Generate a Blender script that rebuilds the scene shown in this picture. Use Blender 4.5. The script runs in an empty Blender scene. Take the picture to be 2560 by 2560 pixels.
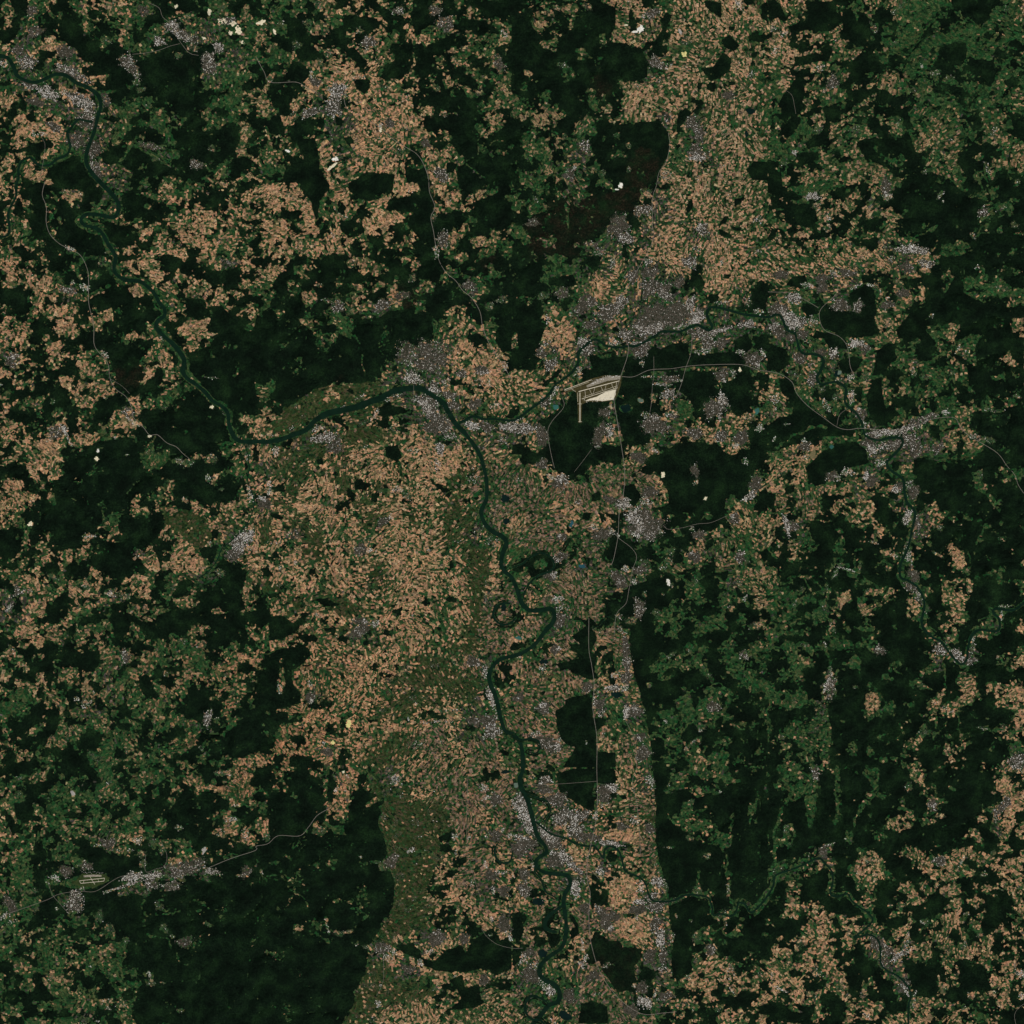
import bpy, math, random, re
import numpy as np
random.seed(7)
RNG = np.random.default_rng(7)

# ------------------------------------------------------------------ camera, sky, sun, exposure
# One unit is 100 m.  The picture covers about 138 km, seen straight down from a satellite at 786 km.
S = 0.54                                    # units per map unit (the map is 2560 map units wide)
scene = bpy.context.scene
ALT = 7860.0
cam_data = bpy.data.cameras.new("satellite_camera")
cam = bpy.data.objects.new("satellite_camera", cam_data)
scene.collection.objects.link(cam)
cam.location = (0, 0, ALT)
cam.rotation_euler = (0, 0, 0)
cam_data.angle = 2 * math.atan(1280 * S / (ALT - 2.0))
cam_data.clip_start = 10
cam_data.clip_end = 30000
scene.camera = cam

SUN_EL, SUN_AZ = math.radians(50), math.radians(152)      # azimuth clockwise from north (picture top)
world = bpy.data.worlds.new("World")
scene.world = world
world.use_nodes = True
wn = world.node_tree
sky = wn.nodes.new("ShaderNodeTexSky")
sky.sky_type = 'NISHITA'
sky.sun_disc = False
sky.sun_elevation = SUN_EL
sky.sun_rotation = SUN_AZ
wn.links.new(sky.outputs[0], wn.nodes["Background"].inputs[0])
wn.nodes["Background"].inputs[1].default_value = 0.05
sun_data = bpy.data.lights.new("sun", 'SUN')
sun_data.energy = 3.7
sun_data.angle = math.radians(0.53)
sun_data.color = (1.0, 0.955, 0.89)
sun = bpy.data.objects.new("sun", sun_data)
scene.collection.objects.link(sun)
sun.location = (300, -600, 900)
sun.rotation_euler = (math.pi / 2 - SUN_EL, 0, math.pi - SUN_AZ)
scene.view_settings.view_transform = 'Standard'
scene.view_settings.look = 'None'
scene.view_settings.gamma = 1.0
scene.view_settings.exposure = 0.0
scene.view_settings.use_curve_mapping = False
scene.cycles.max_bounces = 4
scene.cycles.use_adaptive_sampling = True

# ------------------------------------------------------------------ survey data
# Land-cover letters, one per 40 x 40 map cells, 16 x 16 letters per sheet, sheets keyed (column, row)
LAND = {
(0,0):"ffGfGmwmMMffGGGm fGfFMGfMMMffuuGG wuuwfFMMMMfuuuGG wuwwufFFMFffFFuG uuuuumFFFfddFuGm guuuwmfMFFFFFGMM wwuuuuGMMMFFFGMm wwwwuuuGfMGMFGMf wOwOuuuGfMMfFffw wmFwguufMGuMFFfw wgwGmFuuMGMFFMMm wwmFFFuuMFmMMmmw wwmFmFMuFFwmmmwm mfFFFfwwFFFwwwmw mMfmFFFwmfwwooww wmmfFFFfmwmmwowm",
(1,0):"MGGGwwwmFwFmwwmF wGFGGGfFFwFmGmwm wMFmwmmwwmwFuwFm mMmwwwwwmwFfmwwf wwwmwowowwFmfwfw wfFooooFFFwwmwFw mFwuuwFwwwwmFFww wFFwuuoooowFFFmw wwFmuuooooomwmmF GwomouoooowwGwMG MGFmwoooowowwGFF GFFFOoooOowowFMF wFFFwowoOOFwwwFF mwFFwwFFwwFwwFFF wwwFFmwFFwwFwwFm wmwFFwmwwwFFwFwM",
(2,0):"FwfwwFoowgxxFowF FwwmFFowuFxxooow FmwFFfowwFxxoFFw FmmFwmFFumgxxFxx FGFGFFFFuxxxFFxx FFFFwdFooxxxFwxx MGFFFwfooxowxxxx wwmFmwFoouFuxxox FGmwuFmFFwFuxoxx FMmGuFmFFFguuxxx FFmuuGFddFgxuooF FGfuGGFddwxoxxoF MGfddFFdFuxoFxxx FGddddFGuuxxFxFx GddddGuFuxouxFxx FddduuuuxxxxxxxU",
(3,0):"FwwFFMFFgGgFFFgx FwFFFFFFFgFFFFgg wFwwxFfgFFFggMgM wwFwFxfFFgMFMgFM wwFwxwFFFFFgFFMg goFwGxmxGGMMFMGG gFwgFfwFFwMGMMGf gwGxFMwFFGxGFxxF wFgFxGwFGxxxFwxF ggGFGwFFfxGxFwFx wFFwGoomFGxxFFwx FmwwwowFFfGxFgFF FwgFFwuFFFFFFgFF GFFwwFwFFMFFFFMF wFFwFmwwMFFFFMFG xxwFwwmuuFFMMFMF",
(0,1):"mwwFMFMGwwmwmwuw wmwGffFMFmwwmfFw wFwmufwFwFGwwwwm mFmwwmfFFGmwmwmw mwmwmMwwFwmMwwFM wwwmfFFFwFMwwFMF uwmwwfwFMwwFMFFF mwwFwwGddmmMFMFG MmGFwwwwFFfMMFFF mwmFwwmFwGMFFFFF wmwwwFwowFdFFFMw wmwwwogFFFFFFFMm wwooFFFFFgGmmFGw FwwwGFFFFgFFFmGG wwwmFFFFFFwFFwFw wmwMFFFFwwGmmmwG",
(1,1):"wwMwFmowFwFFwFdF wmfFFFmwwFGFfGGF MFmwmMwmwddFfuFF FmfMGFwuudFFwFFF FmfwFMFFFFFMmwGF FFMFMGFFFFFuuwxF FFmmMFFFFuuuooom FFFddFFGuuuuwoox FfFvwvvwwuuuxwxx wwvvwvvvguuuuxxx vvvwwwvwwuuuuuvu wwuuuyyyyyxuuuuu wvvvyvooFwooywxx uvvwyywoyooovypp wwvowvwvwwowyppp uyooowvwywxxvwpp",
(2,1):"FFMMuuxuuuouoooo FFMMMuxxuuuFooox mMMMuoouuuuGGxuF FmGMuuxuuuuuuuFF FFoouuuuuuuuuuuu mFuouuuuuuuuguuF FmxuuuuuFuuguuFu xxwxFuuFFuFFwuFG xwGuFFFFFFuFFFFw wxuFFFuFFmuGFuFG uuFFFMuFFuuwFxww uwFFFMxFFuwwxGxF mFFFFFFwwwFwFxFF pxmFGpppwFwFFFFG pppppppupwFwFFFx ppxppppppGFFFGxF",
(3,1):"xoxxoowxuxwFFMFF xxFuouwmGxFwFGFF FxgFuwFwxwFFMGGG uFFFGFFxwwFFFFFF uuFFFFFwwFMwFFFF GuGFFFFwFFMwGMFx FGxxuxuGFmGwwMFm FGGGumwFFMGwGFFw wFGwwxxFmGGGFMFF pFFGwFxFGGMGwMFM pFFFFmuFmGGGwMMF FFmFFFuuuuuwwMFF FwwGFFuuuuuMGFFF xwFFFxuwwFMMFFFM omFxwuwmuFMMFGFF pmpwwwwwuFowmFMF",
(0,2):"wgFFFFGFFFyoooyo FGwFFmwmFmwwywuu FmwwmwFFuwwowFuy wmmFFFFFFooooFFy mwwGwwmmwGMyuuFw uuwwwwuuwwMwFFFw umwFwMMFmmGFwwFw MwwmMmwFwFFFwFFw mwwmwwmwwwwMGmww MmFMFFwuwwGwMwmw mwmwwwumwMwmwmwm MMmwwmmwGwwmFwww MMFwwuwMwwGwFFwF fmwwwMwGMwwwuFMF mmwwwFMwmwwwwMFF mwMMFMGwwMwmFMww",
(1,2):"xwvxooxvovxxvvup wouvoxwxoooyvuGx owxvxoxoooooxvxx wwoxooxvoxxxwvxx vwooxxxvxoxxovxp FwvxFvxxxowxwvup FFwFwoxxxwxxoxpp wFFwwxuuwxowxvpp wFwwxxxwoooxvvpp FFFFxxowxxvvxpuw FFxxxxxxvvvyvvpw FmFuxxxxxwvvvvww FFFxwxxvvvwwxugp FGFwwwwxoxxpxuup FwwwxxxxxvppxppG wwwwxwxvvxxpxppG",
(2,2):"xppxpmmuuFFFFwxx pppGpuFuuFFuwGxx gppGppFFFmFxuwgx GFGpuppFuGxGwxGo pGppppuumFFMFuxx pxppppmFFFwMFwFx wpuuppFFFGMmMFGw ppuFpxpFFMMMMFFw wGwFFwpFFMFMFMFG ppFFFxFwFMGMFMMG GpwFFxwuMMMFMMMG ppmFFuwwmFFMGMFM puFFFuguFMMMMMFF ppFFFFGwMMMGMFFM GuFFFxxpFMGwMFFM GpmFFFxpFMMGMMFF",
(3,2):"wuwwFwmFwuwGFMFF wwMFMFwwFuFwFMMF wwMFMwFmwwFwFFFf wFmFFMFmFuFwwFFF mMMMFFMFMFFwwFFF GMMMmMwwFuwwFFMF GMMMmmFFuwFwFFFF GMFmMffFFwFwFwuw MMMMMFMFFwwFFuFM FMmFMFMFMFuuuFFw MMMuFFFFFmFFwFww MMGuFFMFMFwFwFww MMFuFMMMFFmwFFww MMGMFFFFMFwFMFww mMMMFMmFMwMwFwFM MGGGFFMFFwFwFwFu",
(0,3):"wMmMMFMGxxGxwFox GMFMwMwMGGwFwoxx mFMMMwMMGFFFFFxF wMwGwwMFGFwFmwoF wMMFmwuwwMwwFwww wMFMMFFFFFwwwmmF GMMuFFFFFFuuuFFw GgFgggFuuuuuFFFF MgFFuFFFFFFFFFFF MFFFMGFFFFMFFFFF MwmwMMGFFFmMFMFF MmMGwMmMFFFGFFFF mwMGwMMMFMMFFFFF GMwmwMMMMMFFFFFF MFMMMwwwFFFFFFFF wMwMGuMGFFMFFFFF",
(1,3):"wwFwuxwvuxppppwp FFwFwxFvvvxppppp FFFFwwFFvvvvpppp mFFwMFFvuvvvppxp FFFFmFFvvvvmppup FFFFFFFFvvvvmppx FFMFFFFFvvvwwppg FFMFFFFFvvwwxpuG FFFFFFFFvuvxxwpm FFFFMFMFvvvwwwxu FFMFuFFvvxuxxwwF MMFFFFuuFFuwwFFF FFFFFFFvwuwFFFMF FFFFFFvvvvgwGFww FFFFFFvvvvwwwFFx FFFFFvvxxxxxxxxx",
(2,3):"xwGFFFwxuMGMGMFF uuFFuuwwuFMGMFFF uGuumwGppFGGGFMF uuuuuxwxvFGMMMFF uuuwwuuwpFFwMGFF uuuuxxwxpFFFMFFF wmuuFuwwxGFFMMMF xppuumwowuFFFFFF xmpGuwpwuuwMFFMM GpwFpupwxuFFMwMF pmFGpmppxuFMMMFw mpFwxFFFxuFMwFwF umgxuFFFuuFwwwFw ugwgpFFwFuGwwwww puGppFFumuwwwFFw GpwGFFpppMwwFwww",
(3,3):"MMMFMFMFFwMMFFww MMMFMFMFFwMMwFww FFMFMMFFwFwFFMww MFMFMFFwwGwFwwuw MMFFFFFFFFFMwFww FFMuFGwMmwMwmwww MMGmFGwwFwwwmwww FwFFFFwwwwwwwwmw FwmFFFwFFwFwwmFw mFFwMwMwwFwxwwmw wmxwwwwFwwxwFxmw wwwxwFuwuwwxxwFm wwmwwFFuwFFwwFww wwwwmwwFuFwwFFww mwwFwwwFFwwFwwww wwFmFwwwwxwxwFwF",
}
# Traced outlines, tens of sheet units (193 per sheet side).  F wood, d brown wood, C tan clearing, c mixed clearing, g meadow, v vineyards, o tan plain
POLY = {
(0,0):"""F 100,42 143,41 147,56 153,72 153,80 140,83 130,78 125,74 113,74 104,68 91,62 88,56 104,56 103,47
F 46,16 62,20 66,40 88,42 90,48 66,46 52,34 44,22
F 38,117 63,118 65,128 72,139 60,142 48,139 40,138 36,130 # round dark wood between the two rivers below the upper left city
F 19,140 32,139 43,142 43,150 33,156 20,151
F 43,154 60,161 60,170 74,178 82,193 64,193 53,186 42,176 38,166
F 92,145 110,148 113,158 105,164 93,168 92,156
F 12,112 34,106 34,112 28,118 18,118 14,116
F 150,100 178,96 180,104 178,120 166,118 150,118 147,108
F 74,116 90,112 94,108 104,112 130,128 140,132 108,134 90,124 78,122
F 76,166 100,172 104,192 90,193 80,182
C 70,168 76,170 75,174 70,172
C 63,49 69,49 68,52 63,51
c 73,158 83,156 85,159 79,162 74,160
C 30,118 40,110 40,114 33,121
C 12,116 19,114 18,121 13,120
C 40,26 46,34 42,38 33,38 30,32
C 36,44 44,42 45,48 40,50 36,47
C 44,64 57,70 57,75 52,76 44,69
C 22,92 48,94 46,104 40,106 24,98
C 8,90 18,84 20,90 8,96
C 180,94 186,88 188,96 186,118 178,118 182,104
C 17,126 23,122 26,128 35,130 34,136 20,134
C 131,166 160,174 162,186 140,184 132,176
C 105,172 116,172 115,178 108,178
c 92,186 104,184 108,193 92,193
C 64,15 66,15 66,20 65,20
C 88,21 94,23 92,36 90,34 90,26
c 66,56 80,56 80,64 70,62""",
(1,0):"""F 36,38 45,39 44,46 36,44 # small compact wood left of the tan basin near the top
F 28,46 38,50 40,58 36,62 22,60 24,52
F 66,11 92,14 92,20 72,22 65,17
F 92,4 104,10 100,16 94,12
F 118,0 134,0 130,9 134,18 128,24 120,28 118,12
F 157,0 193,0 192,6 178,10 158,4
F 158,15 174,16 176,22 170,29 158,22
F 108,40 118,40 119,48 110,60 100,58 101,50
F 94,28 100,26 103,30 99,33 95,31
F 124,74 134,72 150,64 156,72 150,84 130,80 124,78
F 145,98 160,96 168,104 166,112 178,120 193,116 193,140 178,136 170,132 160,124 150,112 145,104
F 152,126 158,124 166,132 162,146 156,150 152,138
F 170,150 193,150 193,170 176,172 164,160
F 74,60 85,60 86,66 82,71 76,67 # heart-shaped dark wood beside the town in the tan basin
F 60,88 66,90 65,95 61,95
F 66,104 72,103 74,108 69,109 # tiny dark copse in the middle of the tan basin
F 30,105 44,104 48,118 48,128 56,140 48,152 46,166 52,180 40,180 42,160 34,140 32,130 36,118
F 22,126 34,122 36,136 28,140 20,138
F 112,126 124,128 126,122 132,138 130,148 124,142 114,138
F 118,114 124,118 128,130 126,134 122,124
F 70,138 84,130 104,132 104,142 98,150 86,152 78,150 70,144
F 100,150 118,148 120,160 106,162 98,158
F 63,166 80,168 82,176 70,180 64,174
F 120,160 134,160 134,178 126,184 118,174 116,166
F 148,158 154,160 156,170 152,176 146,166
F 84,176 92,178 94,184 86,184
F 160,168 176,168 174,178 164,178
F 128,86 136,92 137,98 130,100 126,96
C 4,140 30,138 40,150 44,160 46,170 50,172 44,180 38,172 34,160 22,158 14,162 12,158 6,152
C 6,168 20,164 28,168 26,174 14,178 4,172
c 26,178 38,176 40,186 26,188
C 90,150 98,146 100,152 92,156
C 104,142 122,138 124,144 108,150 102,148
C 82,164 94,158 108,160 112,168 100,172 92,180 84,174 80,172
C 60,142 70,144 72,154 62,158 58,152
C 160,178 172,178 174,184 164,188
C 166,144 174,142 174,150 166,152
C 19,88 28,86 30,94 22,96
C 38,62 44,62 46,74 40,76
C 25,78 34,78 32,84 26,82""",
(2,0):"""F 106,36 110,28 114,22 113,14 116,9 121,11 118,18 116,24 114,32 114,40 110,42 106,40 # tall narrow dark wood near the top edge right of the white quarry
F 114,24 119,25 117,32 115,30
F 88,10 93,14 94,20 88,20
F 48,12 57,12 57,18 52,22 47,18
F 64,8 70,2 78,6 78,20 74,28 70,28 72,22 64,24 62,16
F 34,28 54,24 66,22 66,34 62,36 54,34 46,34 42,42 36,38
F 50,46 62,44 64,56 56,58 48,54
F 76,36 98,38 102,46 102,58 92,62 80,58 74,48
F 145,0 158,2 158,14 152,10 146,5
F 158,30 164,26 172,34 168,39 160,36
F 163,20 168,20 168,23 163,23
F 142,52 152,50 159,40 166,44 164,54 158,58 150,62 146,56 # jagged dark wood slanting across the upper right tan plain
F 148,63 153,62 155,66 151,70 147,67 # small diamond wood in the upper right tan plain
F 140,62 145,62 142,68 139,66
F 181,40 185,39 184,43 181,43
F 188,4 193,2 193,16 188,14
F 70,106 76,98 88,92 112,92 118,100 118,118 112,128 110,138 96,136 96,124 104,116 94,112 90,102 82,98 76,108 74,120 66,124 64,114
F 72,124 80,117 88,120 86,126 74,127
F 55,125 60,118 64,118 62,124 57,127
F 100,150 105,150 105,156 99,157
F 111,142 117,137 120,142 113,143
F 104,140 110,140 106,148 104,146
F 87,164 94,162 96,170 90,172
F 126,84 132,82 136,86 130,92 126,96 131,100 124,100 124,92
F 176,128 183,122 193,122 193,136 182,136
F 168,150 174,149 176,150 170,154 169,159
F 133,152 136,150 137,154 134,160 131,162
F 160,164 164,163 162,168 156,170
F 166,171 173,172 172,174 166,173
F 156,173 166,177 165,180 157,178
d 16,162 64,150 68,168 58,176 50,193 18,193 14,180 10,170
d 92,112 106,112 112,122 106,138 98,146 92,160 72,158 66,148 80,144 92,140 96,128
F 0,14 14,16 18,30 22,34 28,42 36,52 32,60 46,66 50,80 40,84 26,66 12,64 0,70
C 56,65 60,66 63,70 58,71
C 66,80 72,80 76,80 76,84 70,86 67,83
C 71,88 75,87 76,94 72,94
C 78,89 82,88 82,92 79,92
C 8,52 16,56 15,62 10,58
C 119,99 125,102 120,105
o 86,70 104,68 108,84 104,92 94,90 88,80 84,74
C 17,78 22,80 38,90 34,92 26,86
C 16,86 24,86 30,94 18,96
c 8,104 18,106 20,120 10,118
c 48,92 62,88 64,100 54,114 50,106
g 122,38 140,30 146,30 130,42 122,41""",
(3,0):"""F 0,0 10,4 14,14 6,18 0,14
F 28,0 52,2 50,10 56,16 50,22 42,24 30,22 18,26 15,20 28,16 30,8
F 56,6 72,10 78,16 86,0 92,0 84,16 74,22 66,34 58,28 56,20
F 82,20 86,22 90,26 84,38 80,32
F 62,48 70,40 84,40 100,42 104,46 98,54 88,52 82,56 76,64 66,64 66,56 60,54
F 118,24 128,14 140,14 138,20 124,24 114,34 108,40 104,50 100,56 104,44 112,34
F 130,36 142,32 150,32 150,44 142,50 132,44 128,40
F 138,0 170,0 168,14 160,20 152,14 140,8
F 152,44 170,46 172,54 168,66 156,62 150,58
F 26,58 28,60 27,72 25,86 17,87 8,80 10,74 14,68 20,60 # dark squarish wood crossed by a curved road right of the upper right plain
F 10,94 21,93 20,100 16,104 10,101
F 20,43 36,40 44,42 46,46 34,47 24,50 20,46
F 24,54 32,50 32,56 26,58
F 42,82 60,74 66,78 62,84 52,84 44,92
F 82,68 90,68 94,72 108,74 112,76 108,84 96,88 84,90 84,100 80,96 80,82
F 27,108 38,100 48,98 44,104 40,110 30,112
F 20,116 38,114 38,120 28,124 22,120
F 66,108 74,104 86,106 100,108 104,98 108,104 112,116 118,124 116,128 106,132 96,134 90,126 80,122 72,116
F 0,124 4,126 10,132 11,144 6,148 0,146
F 0,120 8,122 8,126 0,128
F 12,156 20,153 32,154 36,160 38,166 32,172 22,170 14,166 # broad dark oval wood right of the upper right plain
F 47,146 56,141 68,138 64,146 54,150 48,150 # slanting lens-shaped wood among the fields at upper right
F 48,178 58,166 64,160 72,150 78,143 76,150 68,158 60,170 52,176 48,188
F 74,166 88,162 90,166 78,170 74,178 72,172
F 96,140 108,132 116,132 124,130 136,134 146,144 160,150 166,152 164,144 156,130 162,122 168,140 168,152 158,156 158,164 150,178 130,186 120,180 108,180 104,172 108,164 96,162 95,150
F 170,130 188,126 188,146 182,150 174,150 172,140 # compact dark block of forest near the upper right edge
F 178,164 193,160 193,176 176,176
F 160,174 193,178 193,193 170,193 158,186
F 158,84 162,96 154,100 150,90
F 182,86 193,84 193,108 186,100
F 150,104 160,110 168,104 168,114 156,116
C 100,80 108,75 108,79 101,83
C 3,14 12,14 13,17 6,18
C 8,60 15,60 14,66 9,66
C 70,126 88,126 88,134 80,137 74,132
C 34,130 38,130 38,138 34,136
g 86,26 100,22 112,18 118,24 110,32 96,40 88,36
g 96,4 120,2 128,10 120,16 104,14 92,10
g 116,36 140,24 156,18 168,24 150,32 128,34 118,42
g 4,100 0,112 16,110 30,94 20,100 12,108
g 18,142 40,136 56,136 44,144 22,148
g 2,60 8,40 12,36 8,56 4,70 0,72""",
(0,1):"""F 43,188 38,172 50,164 58,152 70,142 90,136 104,140 110,148 107,160 126,160 148,160 150,166 134,168 120,172 110,178 100,182 96,193 50,193
F 95,118 110,116 130,118 150,108 160,110 168,116 172,130 174,140 156,142 144,148 134,140 118,132 106,126
F 150,70 170,60 193,56 193,118 180,118 170,112 160,102 150,94 144,88 140,76
F 60,58 72,56 92,40 102,44 104,52 98,60 112,66 112,74 100,80 90,70 82,68 72,66
F 72,36 84,30 96,28 106,36 96,42 80,40 74,42
d 88,86 104,88 106,98 98,104 86,96
F 74,108 90,104 96,110 88,118 82,122 72,114
F 46,84 60,84 58,96 46,100 42,92
F 24,96 40,94 40,102 28,106
F 32,112 38,104 42,108 40,120 34,118
F 46,106 52,104 54,112 48,120 46,114
F 4,158 20,158 22,164 18,172 6,164
F 10,120 22,122 20,128 10,126
F 0,24 14,24 18,32 10,40 0,36
F 54,88 76,86 80,92 66,96
F 160,176 176,174 180,178 172,184 158,182
F 130,176 146,178 144,182 130,182
F 118,158 150,158 148,163 120,163
F 166,154 178,158 174,162 166,160
F 180,126 188,128 186,136 178,136
F 142,44 168,36 176,48 172,56 160,58 154,52
F 150,14 180,8 182,16 172,22 154,20
C 180,122 188,120 189,126 182,128
g 106,148 120,144 128,148 130,154 122,160 110,162 106,156
C 97,26 104,22 109,26 108,30 101,32
C 92,60 102,56 104,62 118,60 112,64 100,63
C 134,56 140,50 150,48 158,46 160,50 154,54 144,58 136,60
C 137,24 146,22 148,26 142,29 138,28
C 78,42 86,40 86,48 76,52 74,48
C 27,20 35,20 36,30 28,34 26,28
C 24,164 30,166 30,172 26,172
C 0,168 18,170 20,176 4,178
C 112,84 116,88 110,98 107,94
c 113,68 122,64 124,72 116,74
C 119,80 128,76 132,84 122,84
C 45,90 56,90 54,100 46,98
c 58,86 78,88 78,94 60,92
C 98,106 106,106 106,120 102,122 100,112
C 30,130 34,142 44,138 44,152 34,150 26,142
C 5,4 12,4 12,16 6,24
C 110,12 122,10 124,18 116,22
C 96,4 106,2 106,14 100,14""",
(1,1):"""F 0,44 14,50 30,48 42,56 46,64 40,68 44,74 58,72 62,58 74,64 80,68 78,76 86,72 88,64 96,60 108,62 112,70 104,78 96,80 92,90 80,96 72,92 64,90 56,98 44,100 36,106 28,112 22,114 12,108 8,98 4,92 0,90
F 22,30 34,32 38,40 34,48 22,46
F 84,52 100,42 120,38 130,44 134,54 134,62 118,62 108,58 94,56
F 120,30 150,26 164,30 160,36 148,38 140,46 128,42
F 154,8 164,4 172,10 166,16 156,14
F 172,18 182,16 186,26 178,28
F 168,38 176,36 180,42 176,48 170,44
F 180,40 193,40 193,52 184,50
F 182,56 193,54 193,72 188,72 180,64
F 92,115 100,112 112,114 114,118 104,120 96,121 91,120 # oval dark wood just below the wide river bend
F 97,144 107,142 110,152 104,154 98,152 # black square wood alone on the tan plain below the river bend
F 46,154 50,153 51,158 47,157
F 56,163 60,161 61,164 57,166
F 166,58 170,60 168,66 162,60
F 50,0 66,0 66,10 78,14 84,18 76,22 60,16 50,12
F 88,16 94,14 104,12 104,22 96,20
g 8,96 13,94 15,104 10,106
C 32,48 40,47 44,50 42,53 36,52
C 50,151 54,150 56,158 60,160 58,165 52,162
C 93,88 97,88 97,93 94,95
C 56,100 62,104 62,108 56,106
C 52,104 55,103 55,111 52,111
C 10,120 16,118 14,124 10,124
C 0,124 6,123 5,129 0,129
v 22,114 38,106 48,98 60,98 74,96 92,94 96,102 84,108 70,112 50,118 36,126 24,134 10,134 4,130 18,124
o 150,64 160,62 164,68 176,72 186,80 186,92 160,90 150,84 146,76
o 116,128 122,128 126,140 132,148 140,145 154,146 152,160 146,172 138,172 126,160 120,150 116,140
o 68,150 78,148 84,150 96,156 103,160 98,166 84,170 78,164 84,158 76,156
o 32,178 44,168 54,166 62,178 58,193 36,193
v 62,136 90,128 100,134 90,142 70,142
v 40,134 58,150 44,152 38,142
v 62,164 72,168 66,176 60,170
g 101,98 110,96 110,100 102,100""",
(2,1):"""F 58,76 70,73 78,72 80,76 88,76 86,84 82,90 70,90 62,92 60,82 # dark wood between the river and the large airport
F 88,76 104,74 104,68 110,72 120,66 133,66 134,74 146,74 166,72 178,78 172,84 150,83 134,84 118,87 102,88 92,96 104,94 106,100 104,110 96,106 88,100 82,106 80,98 84,90
F 126,90 140,88 154,86 156,96 150,100 146,108 140,118 132,106 124,100
F 158,96 172,92 178,100 180,114 172,122 166,118 162,106
F 79,106 96,112 104,114 100,128 96,140 84,138 80,124 78,112
F 44,106 50,108 50,126 60,120 66,122 60,140 46,134 30,132 32,122 42,112
F 28,134 50,138 62,140 74,150 58,154 54,166 46,164 36,158 30,148
F 96,154 116,148 124,142 136,140 150,142 164,150 178,152 178,178 162,180 160,193 118,193 118,180 112,166 104,160
F 62,142 84,144 82,156 74,152
F 168,64 178,58 182,68 176,74 168,70
F 0,70 10,72 6,84 0,78
F 8,50 20,46 24,56 18,66 12,74 6,72 4,60
F 10,10 22,8 20,18 12,22
F 28,16 46,14 50,22 40,24 28,22
F 148,30 156,28 156,34 149,36
F 132,22 142,14 144,18 136,24
F 84,174 92,172 98,182 92,190 84,182 # dark wood just left of the white-roofed town below the airport
F 60,180 66,178 67,184 60,186
F 160,14 166,14 164,17 160,17
F 180,26 193,20 193,34 184,36
F 176,132 193,126 193,148 182,146
F 52,0 68,0 64,12 58,8
F 22,98 36,85 38,86 25,99 # thin slanting strip of wood left of the airport
F 0,142 10,142 8,150 0,150
F 12,150 18,152 16,158 11,156
F 186,178 193,176 193,193 184,190
F 114,38 118,38 118,42 114,42
F 76,54 80,54 80,57 76,57
g 64,76 74,74 75,76 66,78
g 124,106 134,110 138,124 126,122
o 24,54 40,48 50,56 46,64 30,68 22,62
o 60,14 68,14 76,26 86,20 88,28 80,36 70,34 62,22
C 29,38 34,36 34,44 30,44""",
(3,1):"""F 38,42 52,42 66,42 80,24 81,48 80,60 66,62 56,60 40,54 # big dark rectangular forest inside the curving motorway at right
F 62,28 72,22 80,20 82,44 78,48 72,44 64,42 60,36
F 18,16 28,15 30,20 26,25 18,23 14,22
F 26,36 38,36 37,44 30,46 25,40
F 36,56 58,60 60,68 48,72 42,62 34,62
F 0,48 3,50 2,58 0,58
F 0,66 14,70 16,82 8,88 0,84
F 8,92 18,94 21,104 34,116 46,124 56,130 70,130 66,120 54,110 44,106 42,102 50,104 60,114 68,126 64,136 40,136 20,142 4,148 0,146 0,128 8,122 18,120 20,110 10,104
F 28,160 38,150 50,142 66,140 74,146 76,156 60,160 46,164 44,172 36,174 30,168 # dark forest wedge left of the river city at right
F 82,72 90,66 98,66 96,74 92,82 86,90 86,100 88,112 92,120 90,128 82,128 76,118 74,106 78,98 80,86 # long dark wooded ridge standing upright above the river city at right
F 96,56 110,40 124,38 128,42 118,48 116,58 110,64 98,62
F 110,38 128,34 134,28 142,14 150,16 148,28 160,34 170,40 193,38 193,60 184,50 170,48 160,54 150,50 142,40 130,38
F 136,0 152,0 154,12 146,18 138,14
F 160,0 193,0 193,22 176,18 164,14
F 168,58 193,62 193,110 180,106 164,104 152,98 150,84 158,84 156,70 160,62
F 156,118 193,112 193,160 184,158 174,146 164,138 152,128
F 110,152 152,158 160,160 156,172 166,182 172,193 130,193 124,180 116,174 110,164
F 104,18 114,16 112,22 104,22
F 54,80 64,76 72,78 68,84 60,90 54,84
F 100,106 112,108 110,118 102,116
F 122,128 130,128 130,140 122,136
F 88,160 96,168 94,172 88,166
F 112,178 126,180 124,188 114,186
F 82,180 92,184 90,193 80,190
F 0,178 6,180 4,190 0,190
F 12,176 20,172 20,178 14,180
F 38,102 52,100 52,108 44,110
F 66,98 72,98 70,110 65,108
C 175,78 182,73 189,82 186,84 180,80
g 168,90 178,90 178,94 170,94
C 185,48 193,46 193,58 184,56
g 148,16 152,14 160,20 180,22 192,26 186,30 168,30 162,30 156,22 148,28
g 153,164 160,162 164,180 158,176
g 182,160 193,162 193,170 186,168""",
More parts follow.
